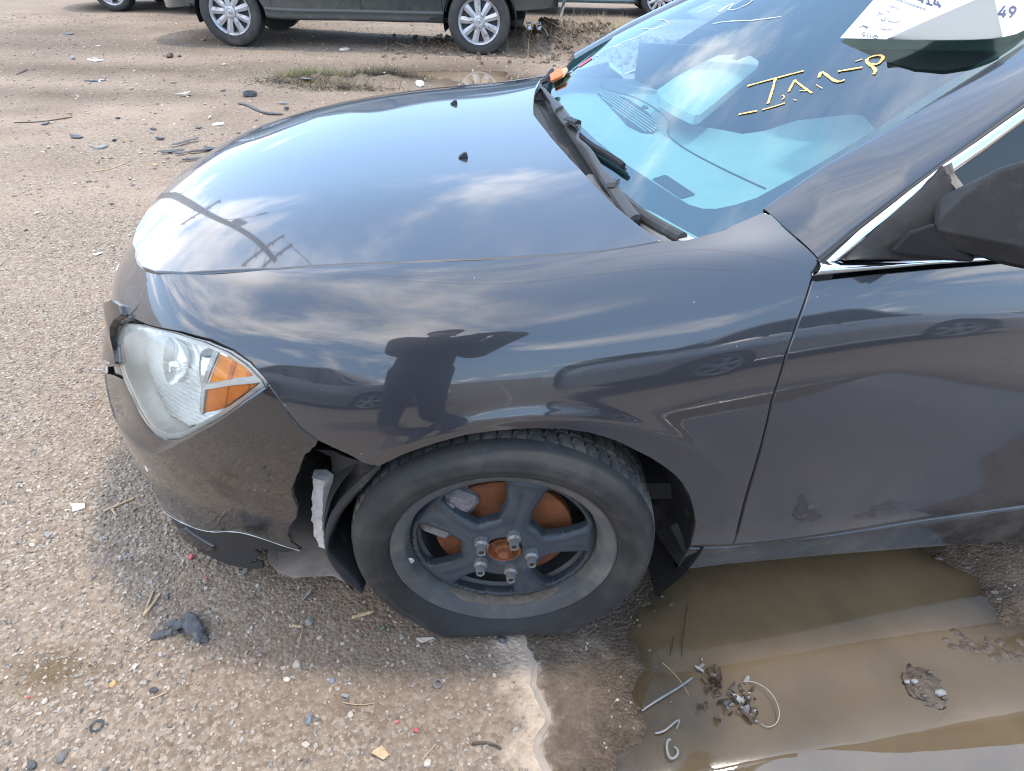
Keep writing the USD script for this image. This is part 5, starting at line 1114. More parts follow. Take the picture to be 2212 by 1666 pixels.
pos, scl = sow(55000, -8.5, 4.0, 2.0, 11.0, lambda x, y: .15+.75*meshkit.fbm(np.stack([x, y, 0*x], -1), 3, 92), 2, .005, .032, 3.6)
scatter('coarse_gravel', 'scattered stones over the far part of the yard', 'gravel', pos, scl, ['stone_a', 'stone_b', 'stone_c', 'stone_d'], 4)
pos, scl = sow(9000, .0, 2.2, -.6, 1.2, lambda x, y: np.where((x > xe(y)+.004) & (hfun(x, y) > WATER-.004), .25+.75*(meshkit.fbm(np.stack([x*7, y*7, 0*x], -1), 3, 93) > .5), 0), 5, .0025, .010, 2.4)
scatter('mud_grit', 'wet grit and small stones in the mud round the puddle', 'grit', pos, scl, ['wetstone', 'wetstone', 'stone_b', 'stone_c'], 6)
pos, scl = sow(9000, mound[0]-2.2, mound[0]+2.8, mound[1]-1.4, mound[1]+1.0, lambda x, y: np.exp(-((x-mound[0])/1.7)**2-((y-mound[1])/.75)**2), 8, .015, .085, 2.6)
clod = plain('dry_clod', (.13, .095, .066), .95, scale=30, var=.35, obj=True)
scatter('earth_clods', 'brown clods of churned earth behind the bonnet', 'earth', pos, scl, [clod], 9, flat=.8)

# ------------------------------------------------------------------ grass
def blades(name, label, spots, mat, hgt, seed, lean=.5):
    r = np.random.default_rng(seed); pi = UsdGeom.PointInstancer.Define(stage, '/World/'+name); rel = pi.CreatePrototypesRel()
    for k in range(3):
        t = np.linspace(0, 1, 5); b = .25+.25*k; c = np.stack([b*t**2, 0*t, t*(1-.2*t*b)], 1); wdt = .022*(1-t*.95)
        v = np.vstack([c-np.stack([0*t, wdt, 0*t], 1), c+np.stack([0*t, wdt, 0*t], 1)]); f = [[i, i+1, i+6, i+5] for i in range(4)]
        pp = f'/World/{name}/blade' if k == 0 else f'/World/{name}/blade_{k:03d}'
        usdkit.mesh(stage, pp, (v, np.array(f)), mat, smooth=True); rel.AddTarget(pp)
    P = []
    for (x, y, sx_, sy_, n) in spots: P.append(np.stack([x+sx_*r.normal(size=n), y+sy_*r.normal(size=n)], 1))
    P = np.vstack(P); n = len(P); a = r.random(n)*2*np.pi; tl = r.normal(size=(n, 2))*lean*.5
    qs = np.stack([np.cos(a/2), tl[:, 0], tl[:, 1], np.sin(a/2)], 1); qs /= np.linalg.norm(qs, axis=1, keepdims=True)
    pi.CreatePositionsAttr(Vt.Vec3fArray.FromNumpy(np.column_stack([P, hfun(P[:, 0], P[:, 1])]).astype(np.float32)))
    pi.CreateProtoIndicesAttr(Vt.IntArray.FromNumpy(r.integers(0, 3, n).astype(np.int32)))
    s = hgt*(.4+.9*r.random(n)); pi.CreateScalesAttr(Vt.Vec3fArray.FromNumpy(np.stack([s, s*1.0, s], 1).astype(np.float32)))
    pi.CreateOrientationsAttr(Vt.QuathArray([Gf.Quath(*map(float, q)) for q in qs])); keys(pi.GetPrim(), label, 'grass', kind='stuff')
ga, gb, gc = at(655, 172, z=0), at(690, 158, z=0), at(720, 190, z=0)
blades('grass', 'short green weeds on the muddy hump beyond the bonnet', [(ga[0], ga[1], .14, .06, 700), (gb[0], gb[1], .22, .06, 600), (gc[0]-.1, gc[1], .16, .05, 200)], K['grass'], .08, 21, .9)
blades('dry_grass', 'tuft of straw coloured dry grass beside the teal car', [(tuft[0], tuft[1], .14, .08, 260), (tuft[0]-.5, tuft[1]-.1, .5, .15, 240), (tuft[0]+.45, tuft[1], .3, .1, 130), (mound[0]+.4, mound[1], .8, .2, 240)], K['drygrass'], .26, 22, .9)
_wd = [(at(x, y, z=0), sx_, sy_, n) for x, y, sx_, sy_, n in ((800, 172, .14, .05, 600), (860, 176, .15, .05, 700), (740, 196, .26, .06, 700), (630, 184, .20, .06, 500), (825, 164, .09, .03, 500), (900, 166, .10, .03, 400), (690, 172, .25, .08, 400))]
blades('dead_weeds', 'brown withered weeds beside the small puddle', [(c[0], c[1], a, b, n) for c, a, b, n in _wd], plain('withered_weeds', (.060, .050, .030), .85, var=.4, scale=40), .12, 23, 1.5)
# ------------------------------------------------------------------ parked cars
def road_wheel(parent, c, R, rimr, spokes, wid=.22, name='wheel', crest=True, fat=.62, dark='alloy_dark', cone=.0):
    """tyre with a spoked alloy; local y = 0 is the outer face, y grows into the car"""
    tp_ = [(rimr, .012), (rimr+.012, .0), (rimr+(R-rimr)*.35, -.010), (rimr+(R-rimr)*.7, -.004), (R-.012, .012), (R, .035), (R, wid-.04), (R-.02, wid), (rimr, wid-.02)]
    tv, tf = revolve(tp_, 72); w = part(parent, name, (tv+c, tf), K['rubber'], 35)
    rm = revolve([(rimr-.030, .05), (rimr-.022, .028), (rimr-.010, .016), (rimr+.004, .006), (rimr+.010, .009), (rimr+.004, .016)], 72)
    part(w, 'rim', (rm[0]+c, rm[1]), K['alloy'], 40)
    bk = revolve([(0, .075), (rimr-.03, .075), (rimr-.02, .04)], 48); part(w, 'wheel_recess', (bk[0]+c, bk[1]), K[dark])
    for k in range(spokes):
        a = math.pi/2+2*math.pi*k/spokes+.12; L = rimr-.016
        hw0, hw1 = fat*.5*.070, fat*.5*2*math.pi*L/spokes*.62
        pts = []
        for rr_, hw, z0 in ((.055, hw0, .010), (L*.6, (hw0+hw1)*.5, .010), (L, hw1, .020)):
            pts += [[-hw, z0+.012, rr_], [0, z0, rr_], [hw, z0+.012, rr_], [hw, .06, rr_], [-hw, .06, rr_]]
        v = np.array(pts); F = []
        for s_ in range(2):
            for q in range(5):
                i0, i1 = s_*5+q, s_*5+(q+1) % 5; F += [[i0, i1, i1+5, i0+5]]
        ca, sa = math.cos(a-math.pi/2), math.sin(a-math.pi/2)
        v = np.column_stack([v[:, 0]*ca-v[:, 2]*sa, v[:, 1], v[:, 0]*sa+v[:, 2]*ca])
        m = trimesh.Trimesh(v, np.vstack([[f[:3], [f[0], f[2], f[3]]] for f in F]), process=False); m.fix_normals()
        part(w, 'spoke', (m.vertices+c, m.faces), K['alloy'], 25)
    hb_ = revolve([(0, -.004), (.012, -.004), (.024, -.001), (.034, .001), (.040, -.003), (.052, -.002), (.068, .004), (.075, .02)], 40); part(w, 'hub_cap', (hb_[0]+c, hb_[1]), K['alloy'], 35)
    if crest:
        for dx_ in (-.010, 0, .010):
            sh = Polygon([(-.006, .008), (.006, .008), (.006, -.001), (0, -.010), (-.006, -.001)]); P, T, _ = fill(sh, .006)
            part(w, 'crest', (np.column_stack([P[:, 0]+dx_+c[0], np.full(len(P), -.0065+abs(dx_)*.06)+c[1], P[:, 1]-dx_*.5+c[2]]), T[:, ::-1]), K['nut'])
def parked(name, label, loc, rz, mat, fx=1.0, fz=1.0, lift=0.0, R=.32, rimr=.225, spokes=5, wb=2.86, suv=False, group=None, low='black', fat=.62, crest=False, handle=True):
    X = xf(name, label, 'car', loc, rz, group)
    kx = wb/2.86
    def tr(m):
        v = np.array(m[0]); v = np.column_stack([v[:, 0]*kx*fx, v[:, 1], (v[:, 2]-.2)*fz+.2+lift]); return (v,)+tuple(m[1:])
    def flat2(m, mat_, nm, sm=35, parent=None): return part(parent or X, nm, tr(m), K[mat_] if isinstance(mat_, str) else mat_, sm)
    U = lambda x, row=3: np.interp(x, SIDE[:, row, 0], UST)
    def wheel_arch(cx):
        out = []
        for a in np.linspace(math.pi, 0, 19):
            xx, zz = cx+(R+.055)/kx*math.cos(a), (R+(R+.055)*math.sin(a)-.2-lift)/fz+.2
            j = np.argmin(abs(SIDE[:, 3, 0]-cx)); out.append((U(xx), max(np.interp(zz, SIDE[j, :, 2], VST), VST[1])))
        return out
    vb, vt = VST[1]+(.10 if suv else .02), VST[6]+.02; u0 = U(-.46); tops = S.v[-1]-.004
    fA, rA = wheel_arch(0.0), wheel_arch(2.86)
    cl = lambda A: [(u, max(v, vb)) for u, v in A]
    xs = [.50, 1.50, 2.42]
    pans = [('front_fender', [(u0, vb)]+cl(fA)+[(U(xs[0])-.004, vb), (U(xs[0])-.004, tops), (u0, tops)]),
            ('front_door', [(U(xs[0])+.004, vb), (U(xs[1])-.004, vb), (U(xs[1])-.004, vt), (U(xs[0])+.004, vt)]),
            ('rear_door', [(U(xs[1])+.004, vb), (U(xs[2])-.004, vb), (U(xs[2])-.004, vt), (U(xs[1])+.004, vt)]),
            ('rear_quarter', [(U(xs[2])+.004, vb)]+cl(rA)+[(S.u[-1], vb), (S.u[-1], tops), (U(xs[2])+.004, tops)]),
            ('front_bumper', [(S.u[0], VST[0]+(.17 if suv else .05)), (u0-.004, VST[0]+(.17 if suv else .05)), (u0-.004, tops), (S.u[0], tops)])]
    for nm, uv in pans:
        m = patch(S, np.array(uv), .035, flange=.025)
        d_ = flat2(m, mat, nm)
        part(X, 'far_side', tr(mirror(m)), mat if not isinstance(mat, str) else K[mat])
        if handle and nm.endswith('door'):
            xx = 1.30 if nm[0] == 'f' else 2.25
            p = S.ev(np.array([[U(xx), VST[5]+.01]]))[0]
            part(d_, 'door_handle', tr((blob([((p[0]-.07, p[1]-.012, p[2]), .013), ((p[0]+.07, p[1]-.012, p[2]+.003), .013)], .02, 2).vertices, blob([((p[0]-.07, p[1]-.012, p[2]), .013), ((p[0]+.07, p[1]-.012, p[2]+.003), .013)], .02, 2).faces)), mat)
    # sill cladding with a lit step
    xs_ = np.linspace((R+.06)/kx, 2.86-(R+.06)/kx, 24)
    yb = np.interp(xs_, SIDE[:, 1, 0], SIDE[:, 1, 1]); zb = np.interp(xs_, SIDE[:, 1, 0], SIDE[:, 1, 2])+(.10 if suv else .02)
    k = np.stack([xs_, yb, zb], 1)
    sl = [k+[0, .02, .012], k+[0, -.012, .0], k+[0, -.030, -.014], k+[0, -.030, -.030], k+[0, -.012, -.060], k+[0, .02, -.105 if suv else -.06], k+[0, .3, -.10 if suv else -.06]]
    m = loft(sl, 24, 22); flat2(m, low, 'sill', 40); flat2(mirror(m), low, 'sill', 40)
    # arch liners
    for cx in (0, 2.86):
        a = np.linspace(-.3, math.pi+.3, 40); arc2 = lambda r, y: np.stack([cx*kx+r*np.cos(a), np.full(40, y), R+r*np.sin(a)], 1)
        part(X, 'wheel_housing', loft([arc2(R+.062, .075), arc2(R+.065, .45), arc2(.02, .46)], 40), K['void'], 40)
        m = mirror(loft([arc2(R+.062, .075), arc2(R+.065, .45), arc2(.02, .46)], 40)); part(X, 'wheel_housing', m, K['void'], 40)
        road_wheel(X, np.array([cx*kx, .035, R]), R, rimr, spokes, crest=crest, fat=fat)
        w = revolve([(0, .04), (rimr, .01), (R-.01, .0), (R, .03), (R, .2), (rimr, .22)], 40); part(X, 'far_wheel', mirror((w[0]+[cx*kx, .035, R], w[1])), K['rubber'])
    # bonnet, roof, glass
    dk = np.linspace(-1, 1, 25)
    hd = [np.stack([np.full(25, x)+.06*(1-dk**2)*-1, .893+w_*dk, z+.055*(1-abs(dk)**2.2)], 1) for x, w_, z in ((-.74, .50, .79), (-.55, .66, .828), (-.2, .71, .876), (.1, .73, .905), (.30, .73, .93))]
    flat2(loft(hd, 25, 20), mat, 'bonnet', 60)
    rz_ = 1.45 if not suv else 1.50
    ws_ = [np.stack([np.full(25, .28)-.12*(1-dk**2), .893+.70*dk, .94+.03*(1-dk**2)], 1), np.stack([np.full(25, 1.15)-.08*(1-dk**2), .893+.56*dk, rz_-.06+.04*(1-dk**2)], 1)]
    flat2(loft(ws_, 25), 'side_glass', 'windscreen', True)
    end = 2.75 if not suv else 3.45
    rf_ = [ws_[1]]+[np.stack([np.full(25, x), .893+w_*dk, z-.09*abs(dk)**3], 1) for x, w_, z in ((1.5, .585, rz_), (2.0, .595, rz_+.01), (end, .56, rz_-.07))]
    flat2(loft(rf_, 25, 18), mat, 'roof', 60)
    bk_ = [rf_[-1], np.stack([np.full(25, end+(.55 if not suv else .22)), .893+.63*dk, 1.05+0*dk], 1)]; flat2(loft(bk_, 25), 'side_glass', 'rear_window', True)
    tl = [bk_[-1], np.stack([np.full(25, 3.74), .893+.60*dk, 1.0+0*dk], 1), np.stack([np.full(25, 3.82), .893+.60*dk, .62+0*dk], 1), np.stack([np.full(25, 3.78), .893+.58*dk, .30+0*dk], 1)]
    flat2(loft(tl, 25, 14), mat, 'tailgate', 50)
    xg = np.array([.62, 1.15, 1.8, end, end+.35]); zt = np.array([1.0, rz_-.09, rz_-.06, rz_-.15, 1.06]); yt = np.array([.16, .30, .31, .33, .26])
    gt, gb_ = np.stack([xg, yt, zt], 1), np.stack([xg, np.interp(xg, SIDE[:, 6, 0], SIDE[:, 6, 1])+.012, np.interp(xg, SIDE[:, 6, 0], SIDE[:, 6, 2])], 1)
    m = loft([gt, gb_], 40); flat2(m, 'side_glass', 'side_window', True); flat2(mirror(m), 'side_glass', 'side_window', True)
    rl = tube(spline(np.vstack([[.36, .13, .95], gt+[0, -.005, .01]]), 40), .04, 8); flat2(rl, mat, 'roof_rail'); flat2(mirror(rl), mat, 'roof_rail')
    for x in (1.5, end-.35):
        i = np.interp(x, xg, yt), np.interp(x, xg, zt); pl_ = tube([[x, np.interp(x, gb_[:, 0], gb_[:, 1])-.004, np.interp(x, gb_[:, 0], gb_[:, 2])], [x+.03, i[0]-.006, i[1]]], .035, 6); flat2(pl_, 'black_gloss', 'window_post'); flat2(mirror(pl_), 'black_gloss', 'window_post')
    part(X, 'underbody', box((3.9*kx, 1.35, .06), (1.4*kx, .893, R*.75+lift)), K['void'])
    return X
F_, B_ = at(512, 101, z=0), at(1035, 122, z=0)
dv_ = (B_-F_)[:2]; wbs = np.hypot(*dv_); rzs = math.atan2(dv_[1], dv_[0]); print('suv wheelbase', wbs, rzs)
nrm_ = np.array([-math.sin(rzs), math.cos(rzs)])
suv_loc = F_+np.array([*(nrm_*-.05), 0])
SUV = parked('parked_suv', 'green black utility vehicle with nine spoke silver wheels parked across the yard', suv_loc, rzs, K['paint_suv'], fz=1.22, lift=.07, R=.375, rimr=.245, spokes=9, wb=wbs, suv=True, low='cladding', fat=.80, crest=True)
# pale exhaust tips under its tail
for dx in (3.62, 3.74):
    ex = revolve([(.028, -.03), (.032, -.03), (.033, .16), (.02, .16)], 20); part(SUV, 'exhaust_tip', (ex[0]+[dx, .17, .33], ex[1]), K['chrome'], 40)
tb = at(1420, 42, z=0); rzt = -.09; tb_loc = tb-np.array([math.cos(rzt)*2.8, math.sin(rzt)*2.8, 0])+np.array([0, .0, 0])
parked('teal_car', 'dull teal saloon half hidden behind the tail of the utility vehicle', tb_loc, rzt, K['paint_teal'], R=.32, rimr=.215, spokes=10, wb=2.8, low='paint_teal', fat=.7)
lc = at(250, 26, z=0)
parked('dark_car', 'dark blue grey saloon with five spoke wheels at far left', lc+np.array([0, -.03, 0]), rzs+.02, K['paint_dark'], R=.32, rimr=.225, spokes=5, wb=2.75, low='black', fat=.9)
# the row that stands behind the photographer and shows in the paintwork
parked('silver_car', 'silver saloon parked behind the photographer, seen mirrored in the grey door', (4.35, -2.75, 0), math.pi+.03, K['paint_silver'], low='paint_silver')
parked('grey_car', 'mid grey saloon parked behind the photographer, seen mirrored in the front fender', (-1.5, -3.1, 0), math.pi-.04, K['paint_mid'], low='paint_mid', wb=2.75)

# ------------------------------------------------------------------ utility pole (mirrored in the bonnet)
pb = np.array([-10.6, 16.6, 0.0])
POLE = xf('utility_pole', 'tall wooden utility pole with crossarms, mirrored in the front of the bonnet', 'pole', pb)
ph = 13.4
pz_ = np.linspace(-.2, ph, 30); part(POLE, 'shaft', tube(np.stack([.03*np.sin(pz_*.4), 0*pz_, pz_], 1), np.linspace(.20, .13, 30), 14), K['wood_pole'], True)
for z, L in ((ph-.35, 2.4), (ph-1.35, 2.4), (5.6, 2.0)):
    ca = part(POLE, 'crossarm', box((L, .12, .14), (0, -.18, z), rz=.5, bev=.01), K['wood_pole'])
    for t in (-.45, -.2, .2, .45):
        iv = revolve([(0, 0), (.03, 0), (.05, .03), (.03, .06), (.05, .09), (.03, .13), (0, .14)], 14, 'z'); part(ca, 'insulator', (iv[0]+[t*L*math.cos(.5), -.18+t*L*math.sin(.5), z+.07], iv[1]), K['darkscrap'], 30)
    for s in (-1, 1): part(ca, 'brace', tube([[s*.55*math.cos(.5), -.18+s*.55*math.sin(.5), z], [0, -.14, z-.55]], .018, 6), K['wire'])
can = revolve([(0, 0), (.22, 0), (.24, .04), (.24, .78), (.20, .86), (0, .88)], 24, 'z'); part(POLE, 'transformer', (can[0]+[.42, -.1, 8.2], can[1]), K['greyscrap'], 40)
lamp = tube(spline([[0, 0, 7.4], [.9, -.5, 8.0], [1.9, -1.0, 8.1]], 20), .035, 8); part(POLE, 'lamp_arm', lamp, K['greyscrap']); part(POLE, 'lamp_head', blob([((1.9, -1.0, 8.08), .09), ((2.3, -1.2, 8.06), .11)], .05, 3), K['greyscrap'], True)
for k, (t, z) in enumerate(((-.45, ph-.15), (-.2, ph-.15), (.45, ph-.15), (-.4, ph-1.15), (.4, ph-1.15))):
    a_ = pb+np.array([t*2.4*math.cos(.5), -.18+t*2.4*math.sin(.5), z]); b_ = a_+np.array([16.0, -24.0, .3]); s = np.linspace(0, 1, 40)[:, None]
    c_ = a_*(1-s)+b_*s; c_[:, 2] -= 1.1*4*(s*(1-s))[:, 0]
    m = tube(c_-a_, .010, 5); single('overhead_wire', ['topmost left', 'topmost inner', 'topmost right', 'second-tier left', 'second-tier right'][k]+' cable running from the utility pole crossarm', 'cable', m, K['wire'], loc=a_)

# ------------------------------------------------------------------ the photographer (mirrored in the fender)
def skin_of(joints, bones, ref=.02, it=10):
    m = None
    for a, b in bones:
        va = np.vstack([trimesh.creation.icosphere(2, joints[k][1]).vertices+np.array(joints[k][0]) for k in (a, b)])
        h = trimesh.convex.convex_hull(va); mm = Manifold(__import__('manifold3d').Mesh(h.vertices.astype(np.float32), h.faces.astype(np.uint32))); m = mm if m is None else m+mm
    m = m.refine_to_length(ref).to_mesh(); t = trimesh.Trimesh(m.vert_properties[:, :3], m.tri_verts); t.merge_vertices(); trimesh.smoothing.filter_taubin(t, iterations=it); return t
PER = xf('person', 'person in a dark jacket and cap holding up a phone, mirrored in the fender', 'person', (-.43, -1.17, 0))
f2 = np.array([.57, .82, 0]); r2 = np.array([.82, -.57, 0]); o3 = np.array([-.43, -1.17, 0])
def at3(fw_, rt_, z): return o3+f2*fw_+r2*rt_+[0, 0, z]
phone_c = CAM-FW*.022-UP*.0
J = {'pel': (at3(0, 0, .95), .135), 'wst': (at3(.02, 0, 1.08), .130), 'chs': (at3(.03, 0, 1.30), .150), 'nk0': (at3(.03, 0, 1.44), .075), 'nk': (at3(.06, 0, 1.50), .058), 'hd': (at3(.10, 0, 1.60), .085), 'jaw': (at3(.15, 0, 1.56), .055),
     'rs': (at3(.03, .185, 1.40), .072), 'ls': (at3(.03, -.185, 1.40), .072), 're': (at3(.10, .26, 1.15), .050), 'le': (at3(.18, -.22, 1.15), .050),
     'rw': (phone_c+RT*.095-FW*.05-UP*.07, .032), 'lw': (phone_c-RT*.095-FW*.05-UP*.07, .032),
     'rh': (at3(0, .09, .90), .105), 'lh': (at3(0, -.09, .90), .105), 'rk': (at3(.02, .10, .50), .062), 'lk': (at3(.0, -.11, .50), .062), 'ra': (at3(-.02, .11, .09), .042), 'la': (at3(-.04, -.13, .09), .042),
     'rt': (at3(.15, .13, .045), .042), 'lt': (at3(.13, -.15, .045), .042)}
body = skin_of(J, [('pel', 'wst'), ('wst', 'chs'), ('chs', 'nk0'), ('nk0', 'nk'), ('nk', 'hd'), ('hd', 'jaw'), ('chs', 'rs'), ('chs', 'ls'), ('rs', 're'), ('ls', 'le'), ('re', 'rw'), ('le', 'lw'), ('pel', 'rh'), ('pel', 'lh'), ('rh', 'rk'), ('lh', 'lk'), ('rk', 'ra'), ('lk', 'la'), ('ra', 'rt'), ('la', 'lt')])
part(PER, 'body', (body.vertices-o3, body.faces), K['skin'], True)
def wear(name, bones, grow, mat, ref=.022):
    JJ = {k: (v[0], v[1]+grow) for k, v in J.items()}; t = skin_of(JJ, bones, ref); part(PER, name, (t.vertices-o3, t.faces), K[mat], True)
wear('jacket', [('pel', 'wst'), ('wst', 'chs'), ('chs', 'nk0'), ('chs', 'rs'), ('chs', 'ls'), ('rs', 're'), ('ls', 'le'), ('re', 'rw'), ('le', 'lw')], .048, 'jacket')
wear('trousers', [('pel', 'rh'), ('pel', 'lh'), ('rh', 'rk'), ('lh', 'lk'), ('rk', 'ra'), ('lk', 'la')], .014, 'jeans')
wear('boots', [('ra', 'rt'), ('la', 'lt')], .012, 'boot', .015)
hc = at3(.10, 0, 1.62)
cp_ = trimesh.creation.icosphere(3, .105); cp_.vertices[:, 2] = np.maximum(cp_.vertices[:, 2], .01); cp_.apply_translation(hc); part(PER, 'cap', (cp_.vertices-o3, cp_.faces), K['cap'], True)
vis = np.array([hc+f2*.06+r2*.085*math.sin(a)+f2*(.13*math.cos(a))+[0, 0, .012] for a in np.linspace(-1.5, 1.5, 16)]); visb = np.array([hc+f2*.04+r2*.085*math.sin(a)+[0, 0, .018] for a in np.linspace(-1.5, 1.5, 16)])
part(PER, 'cap_peak', solid((loft([vis, visb], 16)[0]-o3, loft([vis, visb], 16)[1]), .005, (0, 0, 1)), K['cap'], True)
fc = at3(.185, 0, 1.60)
part(PER, 'nose', (blob([(fc-o3+[0, 0, .0], .012), (fc-o3+f2*.018+[0, 0, -.022], .013)], .006, 3)), K['skin'], True)
for s in (-1, 1):
    e = trimesh.creation.icosphere(2, .011); e.apply_translation(fc-o3+r2*.030*s+f2*-.006+[0, 0, .012]); part(PER, 'eye', e, K['paper'], True)
    er = blob([(at3(.09, .088*s, 1.60)-o3, .014), (at3(.085, .092*s, 1.575)-o3, .010)], .008, 3); part(PER, 'ear', er, K['skin'], True)
part(PER, 'mouth', (box((.045, .006, .007), fc-o3+[0, 0, -.048]-f2*.010, rz=-.6)), K['redscrap'])
# two hands round the phone, each a palm, four fingers and a thumb
for s in (-1, 1):
    w0 = J['rw' if s > 0 else 'lw'][0]; k = phone_c+RT*s*.082-FW*.022-UP*.01
    jj = {'w': (w0, .026), 'p0': (k-UP*.035, .022), 'p1': (k+UP*.02, .020)}; bb = [('w', 'p0'), ('p0', 'p1'), ('w', 'p1')]
    for i in range(4):
        b0_ = k+UP*(-.03+.020*i); L = (.060, .070, .066, .052)[3-i]
        jj[f'a{i}'] = (b0_, .0100); jj[f'b{i}'] = (b0_-FW*.012+RT*s*(-.018)*1.0-FW*.004, .0092); jj[f'c{i}'] = (b0_-FW*.012-RT*s*(.018+L*.45), .0086); jj[f'd{i}'] = (b0_-FW*.008-RT*s*(.018+L*.8), .0078)
        bb += [('p1' if i > 1 else 'p0', f'a{i}'), (f'a{i}', f'b{i}'), (f'b{i}', f'c{i}'), (f'c{i}', f'd{i}')]
    jj['t0'] = (k-UP*.045-FW*.01, .0115); jj['t1'] = (k-UP*.052-RT*s*.030-FW*.012, .0105); jj['t2'] = (k-UP*.040-RT*s*.052-FW*.014, .009)
    bb += [('p0', 't0'), ('t0', 't1'), ('t1', 't2')]
    h = skin_of(jj, bb, .005, 6); part(PER, 'hand', (h.vertices-o3, h.faces), K['skin'], True)
Rm = np.eye(4); Rm[:3, 0], Rm[:3, 1], Rm[:3, 2] = RT, UP, FW
phn = box((.158, .074, .009), bev=.003); phn.apply_transform(Rm); 
single('phone', 'dark phone held up in both hands by the person', 'phone', (phn.vertices, phn.faces), K['black_gloss'], loc=phone_c-FW*.004)

# ------------------------------------------------------------------ paper on the windscreen
EDGE = np.array([(1815, 82), (1860, 83), (1916, 84.5), (2000, 84), (2080, 83), (2135, 82), (2166, 80), (2195, 73), (2240, 52), (2300, 22)], float)
def soff(p):
    p = np.asarray(p, float); s = (p[:, 0]-1815)/(2240-1815); t = np.clip((84-p[:, 1])/190, 0, 1)
    return .004+.028*np.clip(np.sin(math.pi*np.clip(s, 0, 1)), 0, 1)**.9*(1-t)**1.6
gs, gt_ = np.meshgrid(np.linspace(0, 1, 46), np.linspace(0, 1, 26), indexing='ij')
ex_ = np.interp(gs, np.linspace(0, 1, len(EDGE)), EDGE[:, 0]); ey_ = np.interp(gs, np.linspace(0, 1, len(EDGE)), EDGE[:, 1])
topx, topy = 1990+gs*470, -118-gs*40
PX = np.stack([ex_*(1-gt_)+topx*gt_, ey_*(1-gt_)+topy*gt_], -1).reshape(-1, 2)
pv_ = pixo(WS, PX, 0.0*PX[:, 0]+soff(PX)); i_, j_ = np.meshgrid(np.arange(45), np.arange(25), indexing='ij')
pfq = np.stack([i_*26+j_, (i_+1)*26+j_, (i_+1)*26+j_+1, i_*26+j_+1], -1).reshape(-1, 4)
p0_ = pv_[0].copy()
PAPER = xf('price_sheet', 'curled white sheet of printed paper stuck on the upper windscreen', 'paper', p0_)
part(PAPER, 'sheet', solid((pv_-p0_, pfq), .0006, -WN), K['paper'], 60)
# the lower edge rolled over: its back shows, with its shade painted in as grey
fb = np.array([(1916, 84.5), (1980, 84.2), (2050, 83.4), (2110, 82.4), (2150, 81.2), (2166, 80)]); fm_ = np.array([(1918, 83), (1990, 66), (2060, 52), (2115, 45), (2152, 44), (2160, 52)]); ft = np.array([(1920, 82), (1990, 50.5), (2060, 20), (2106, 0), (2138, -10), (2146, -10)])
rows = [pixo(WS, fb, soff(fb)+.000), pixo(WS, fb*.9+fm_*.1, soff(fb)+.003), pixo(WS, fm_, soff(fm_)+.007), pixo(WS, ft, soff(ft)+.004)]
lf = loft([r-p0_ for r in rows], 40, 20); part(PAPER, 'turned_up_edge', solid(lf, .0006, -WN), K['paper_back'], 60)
def printed(txt, frame, o, ux_, hpx, uy=None, bold=False, par=PAPER, lift=.0012):
    m = meshkit.text_mesh(txt, 1.0, .05, bold); v = np.array(m.vertices)
    o, ux_ = px(frame, [o])[0], np.array(ux_, float); ux_ = ux_/np.hypot(*ux_); uy = np.array([ux_[1], -ux_[0]]) if uy is None else np.array(uy, float)/np.hypot(*uy)
    P_ = o+(v[:, :1]*ux_+v[:, 1:2]*uy)*hpx
    X = pixo(WS, P_, soff(P_)+lift+v[:, 2]*.008); part(par, 'printing', (X-p0_, m.faces), K['ink'])
printed('414', 'D3', (1130, 10), (1, .27), 22, (-.35, -1), True)
printed('Erie Insurance', 'D3', (925, 0), (1, .34), 7.5, (-.45, -1))
printed('2011', 'D3', (872, 66), (1, .40), 6.5, (-.5, -1))
printed('VIN', 'D3', (828, 112), (1, .4), 4.5, (-.5, -1))
printed('49', 'D3', (1935, 165), (1, .05), 24, (.18, -1), True)
def pen(pts, r=.0006):
    P_ = px('D3', pts); P_ = spline(P_, 12) if len(P_) > 2 else P_; part(PAPER, 'pen_mark', tube(pixo(WS, P_, soff(P_)+.0015)-p0_, r, 5), K['ink'])
for q in ([(770, 120), (735, 165)], [(765, 135), (800, 145)], [(780, 185), (800, 210), (830, 175)], [(850, 215), (910, 222), (970, 218)], [(560, 280), (600, 262), (655, 278)], [(600, 250), (640, 285)], [(780, 285), (840, 300), (890, 285)], [(620, 330), (595, 335), (600, 350), (620, 358), (600, 365)], [(655, 335), (640, 375)], [(680, 345), (672, 378)], [(735, 355), (705, 375), (725, 388), (745, 375), (715, 365)]): pen(q)
# orange card tucked behind the far wiper
o1 = np.array([(362, 245), (425, 222), (432, 275), (372, 302)]); o2 = np.array([(500, 200), (585, 145), (606, 190), (592, 212), (505, 252)]); o3p = np.array([(588, 158), (640, 138), (650, 160), (612, 215), (520, 262), (508, 252), (598, 205)])
def card(pts, off, th, st_=.01):
    X = pixo(WS, px('D5', pts), off); c = X.mean(0); return X, c
Xa, ca_ = card(o1, .020, .003)
CARD = xf('orange_card', 'bright orange card and folded yellow papers tucked under the far wiper', 'paper', ca_)
for pts, off, mat_, nm in ((o1, .018, 'orange', 'card'), (o2, .018, 'orange', 'card'), (o3p, .012, 'yellowscrap', 'folded_paper')):
    X = pixo(WS, px('D5', pts), off)-ca_; n = len(X); m_ = X.mean(0)
    v = np.vstack([X, m_]); f = np.array([[n, i, (i+1) % n] for i in range(n)]); part(CARD, nm, solid((v, f), .004, -WN), K[mat_], False)
rd = pixo(WS, px('D5', [(735, 130), (845, 55), (850, 70), (745, 140)]), .002)
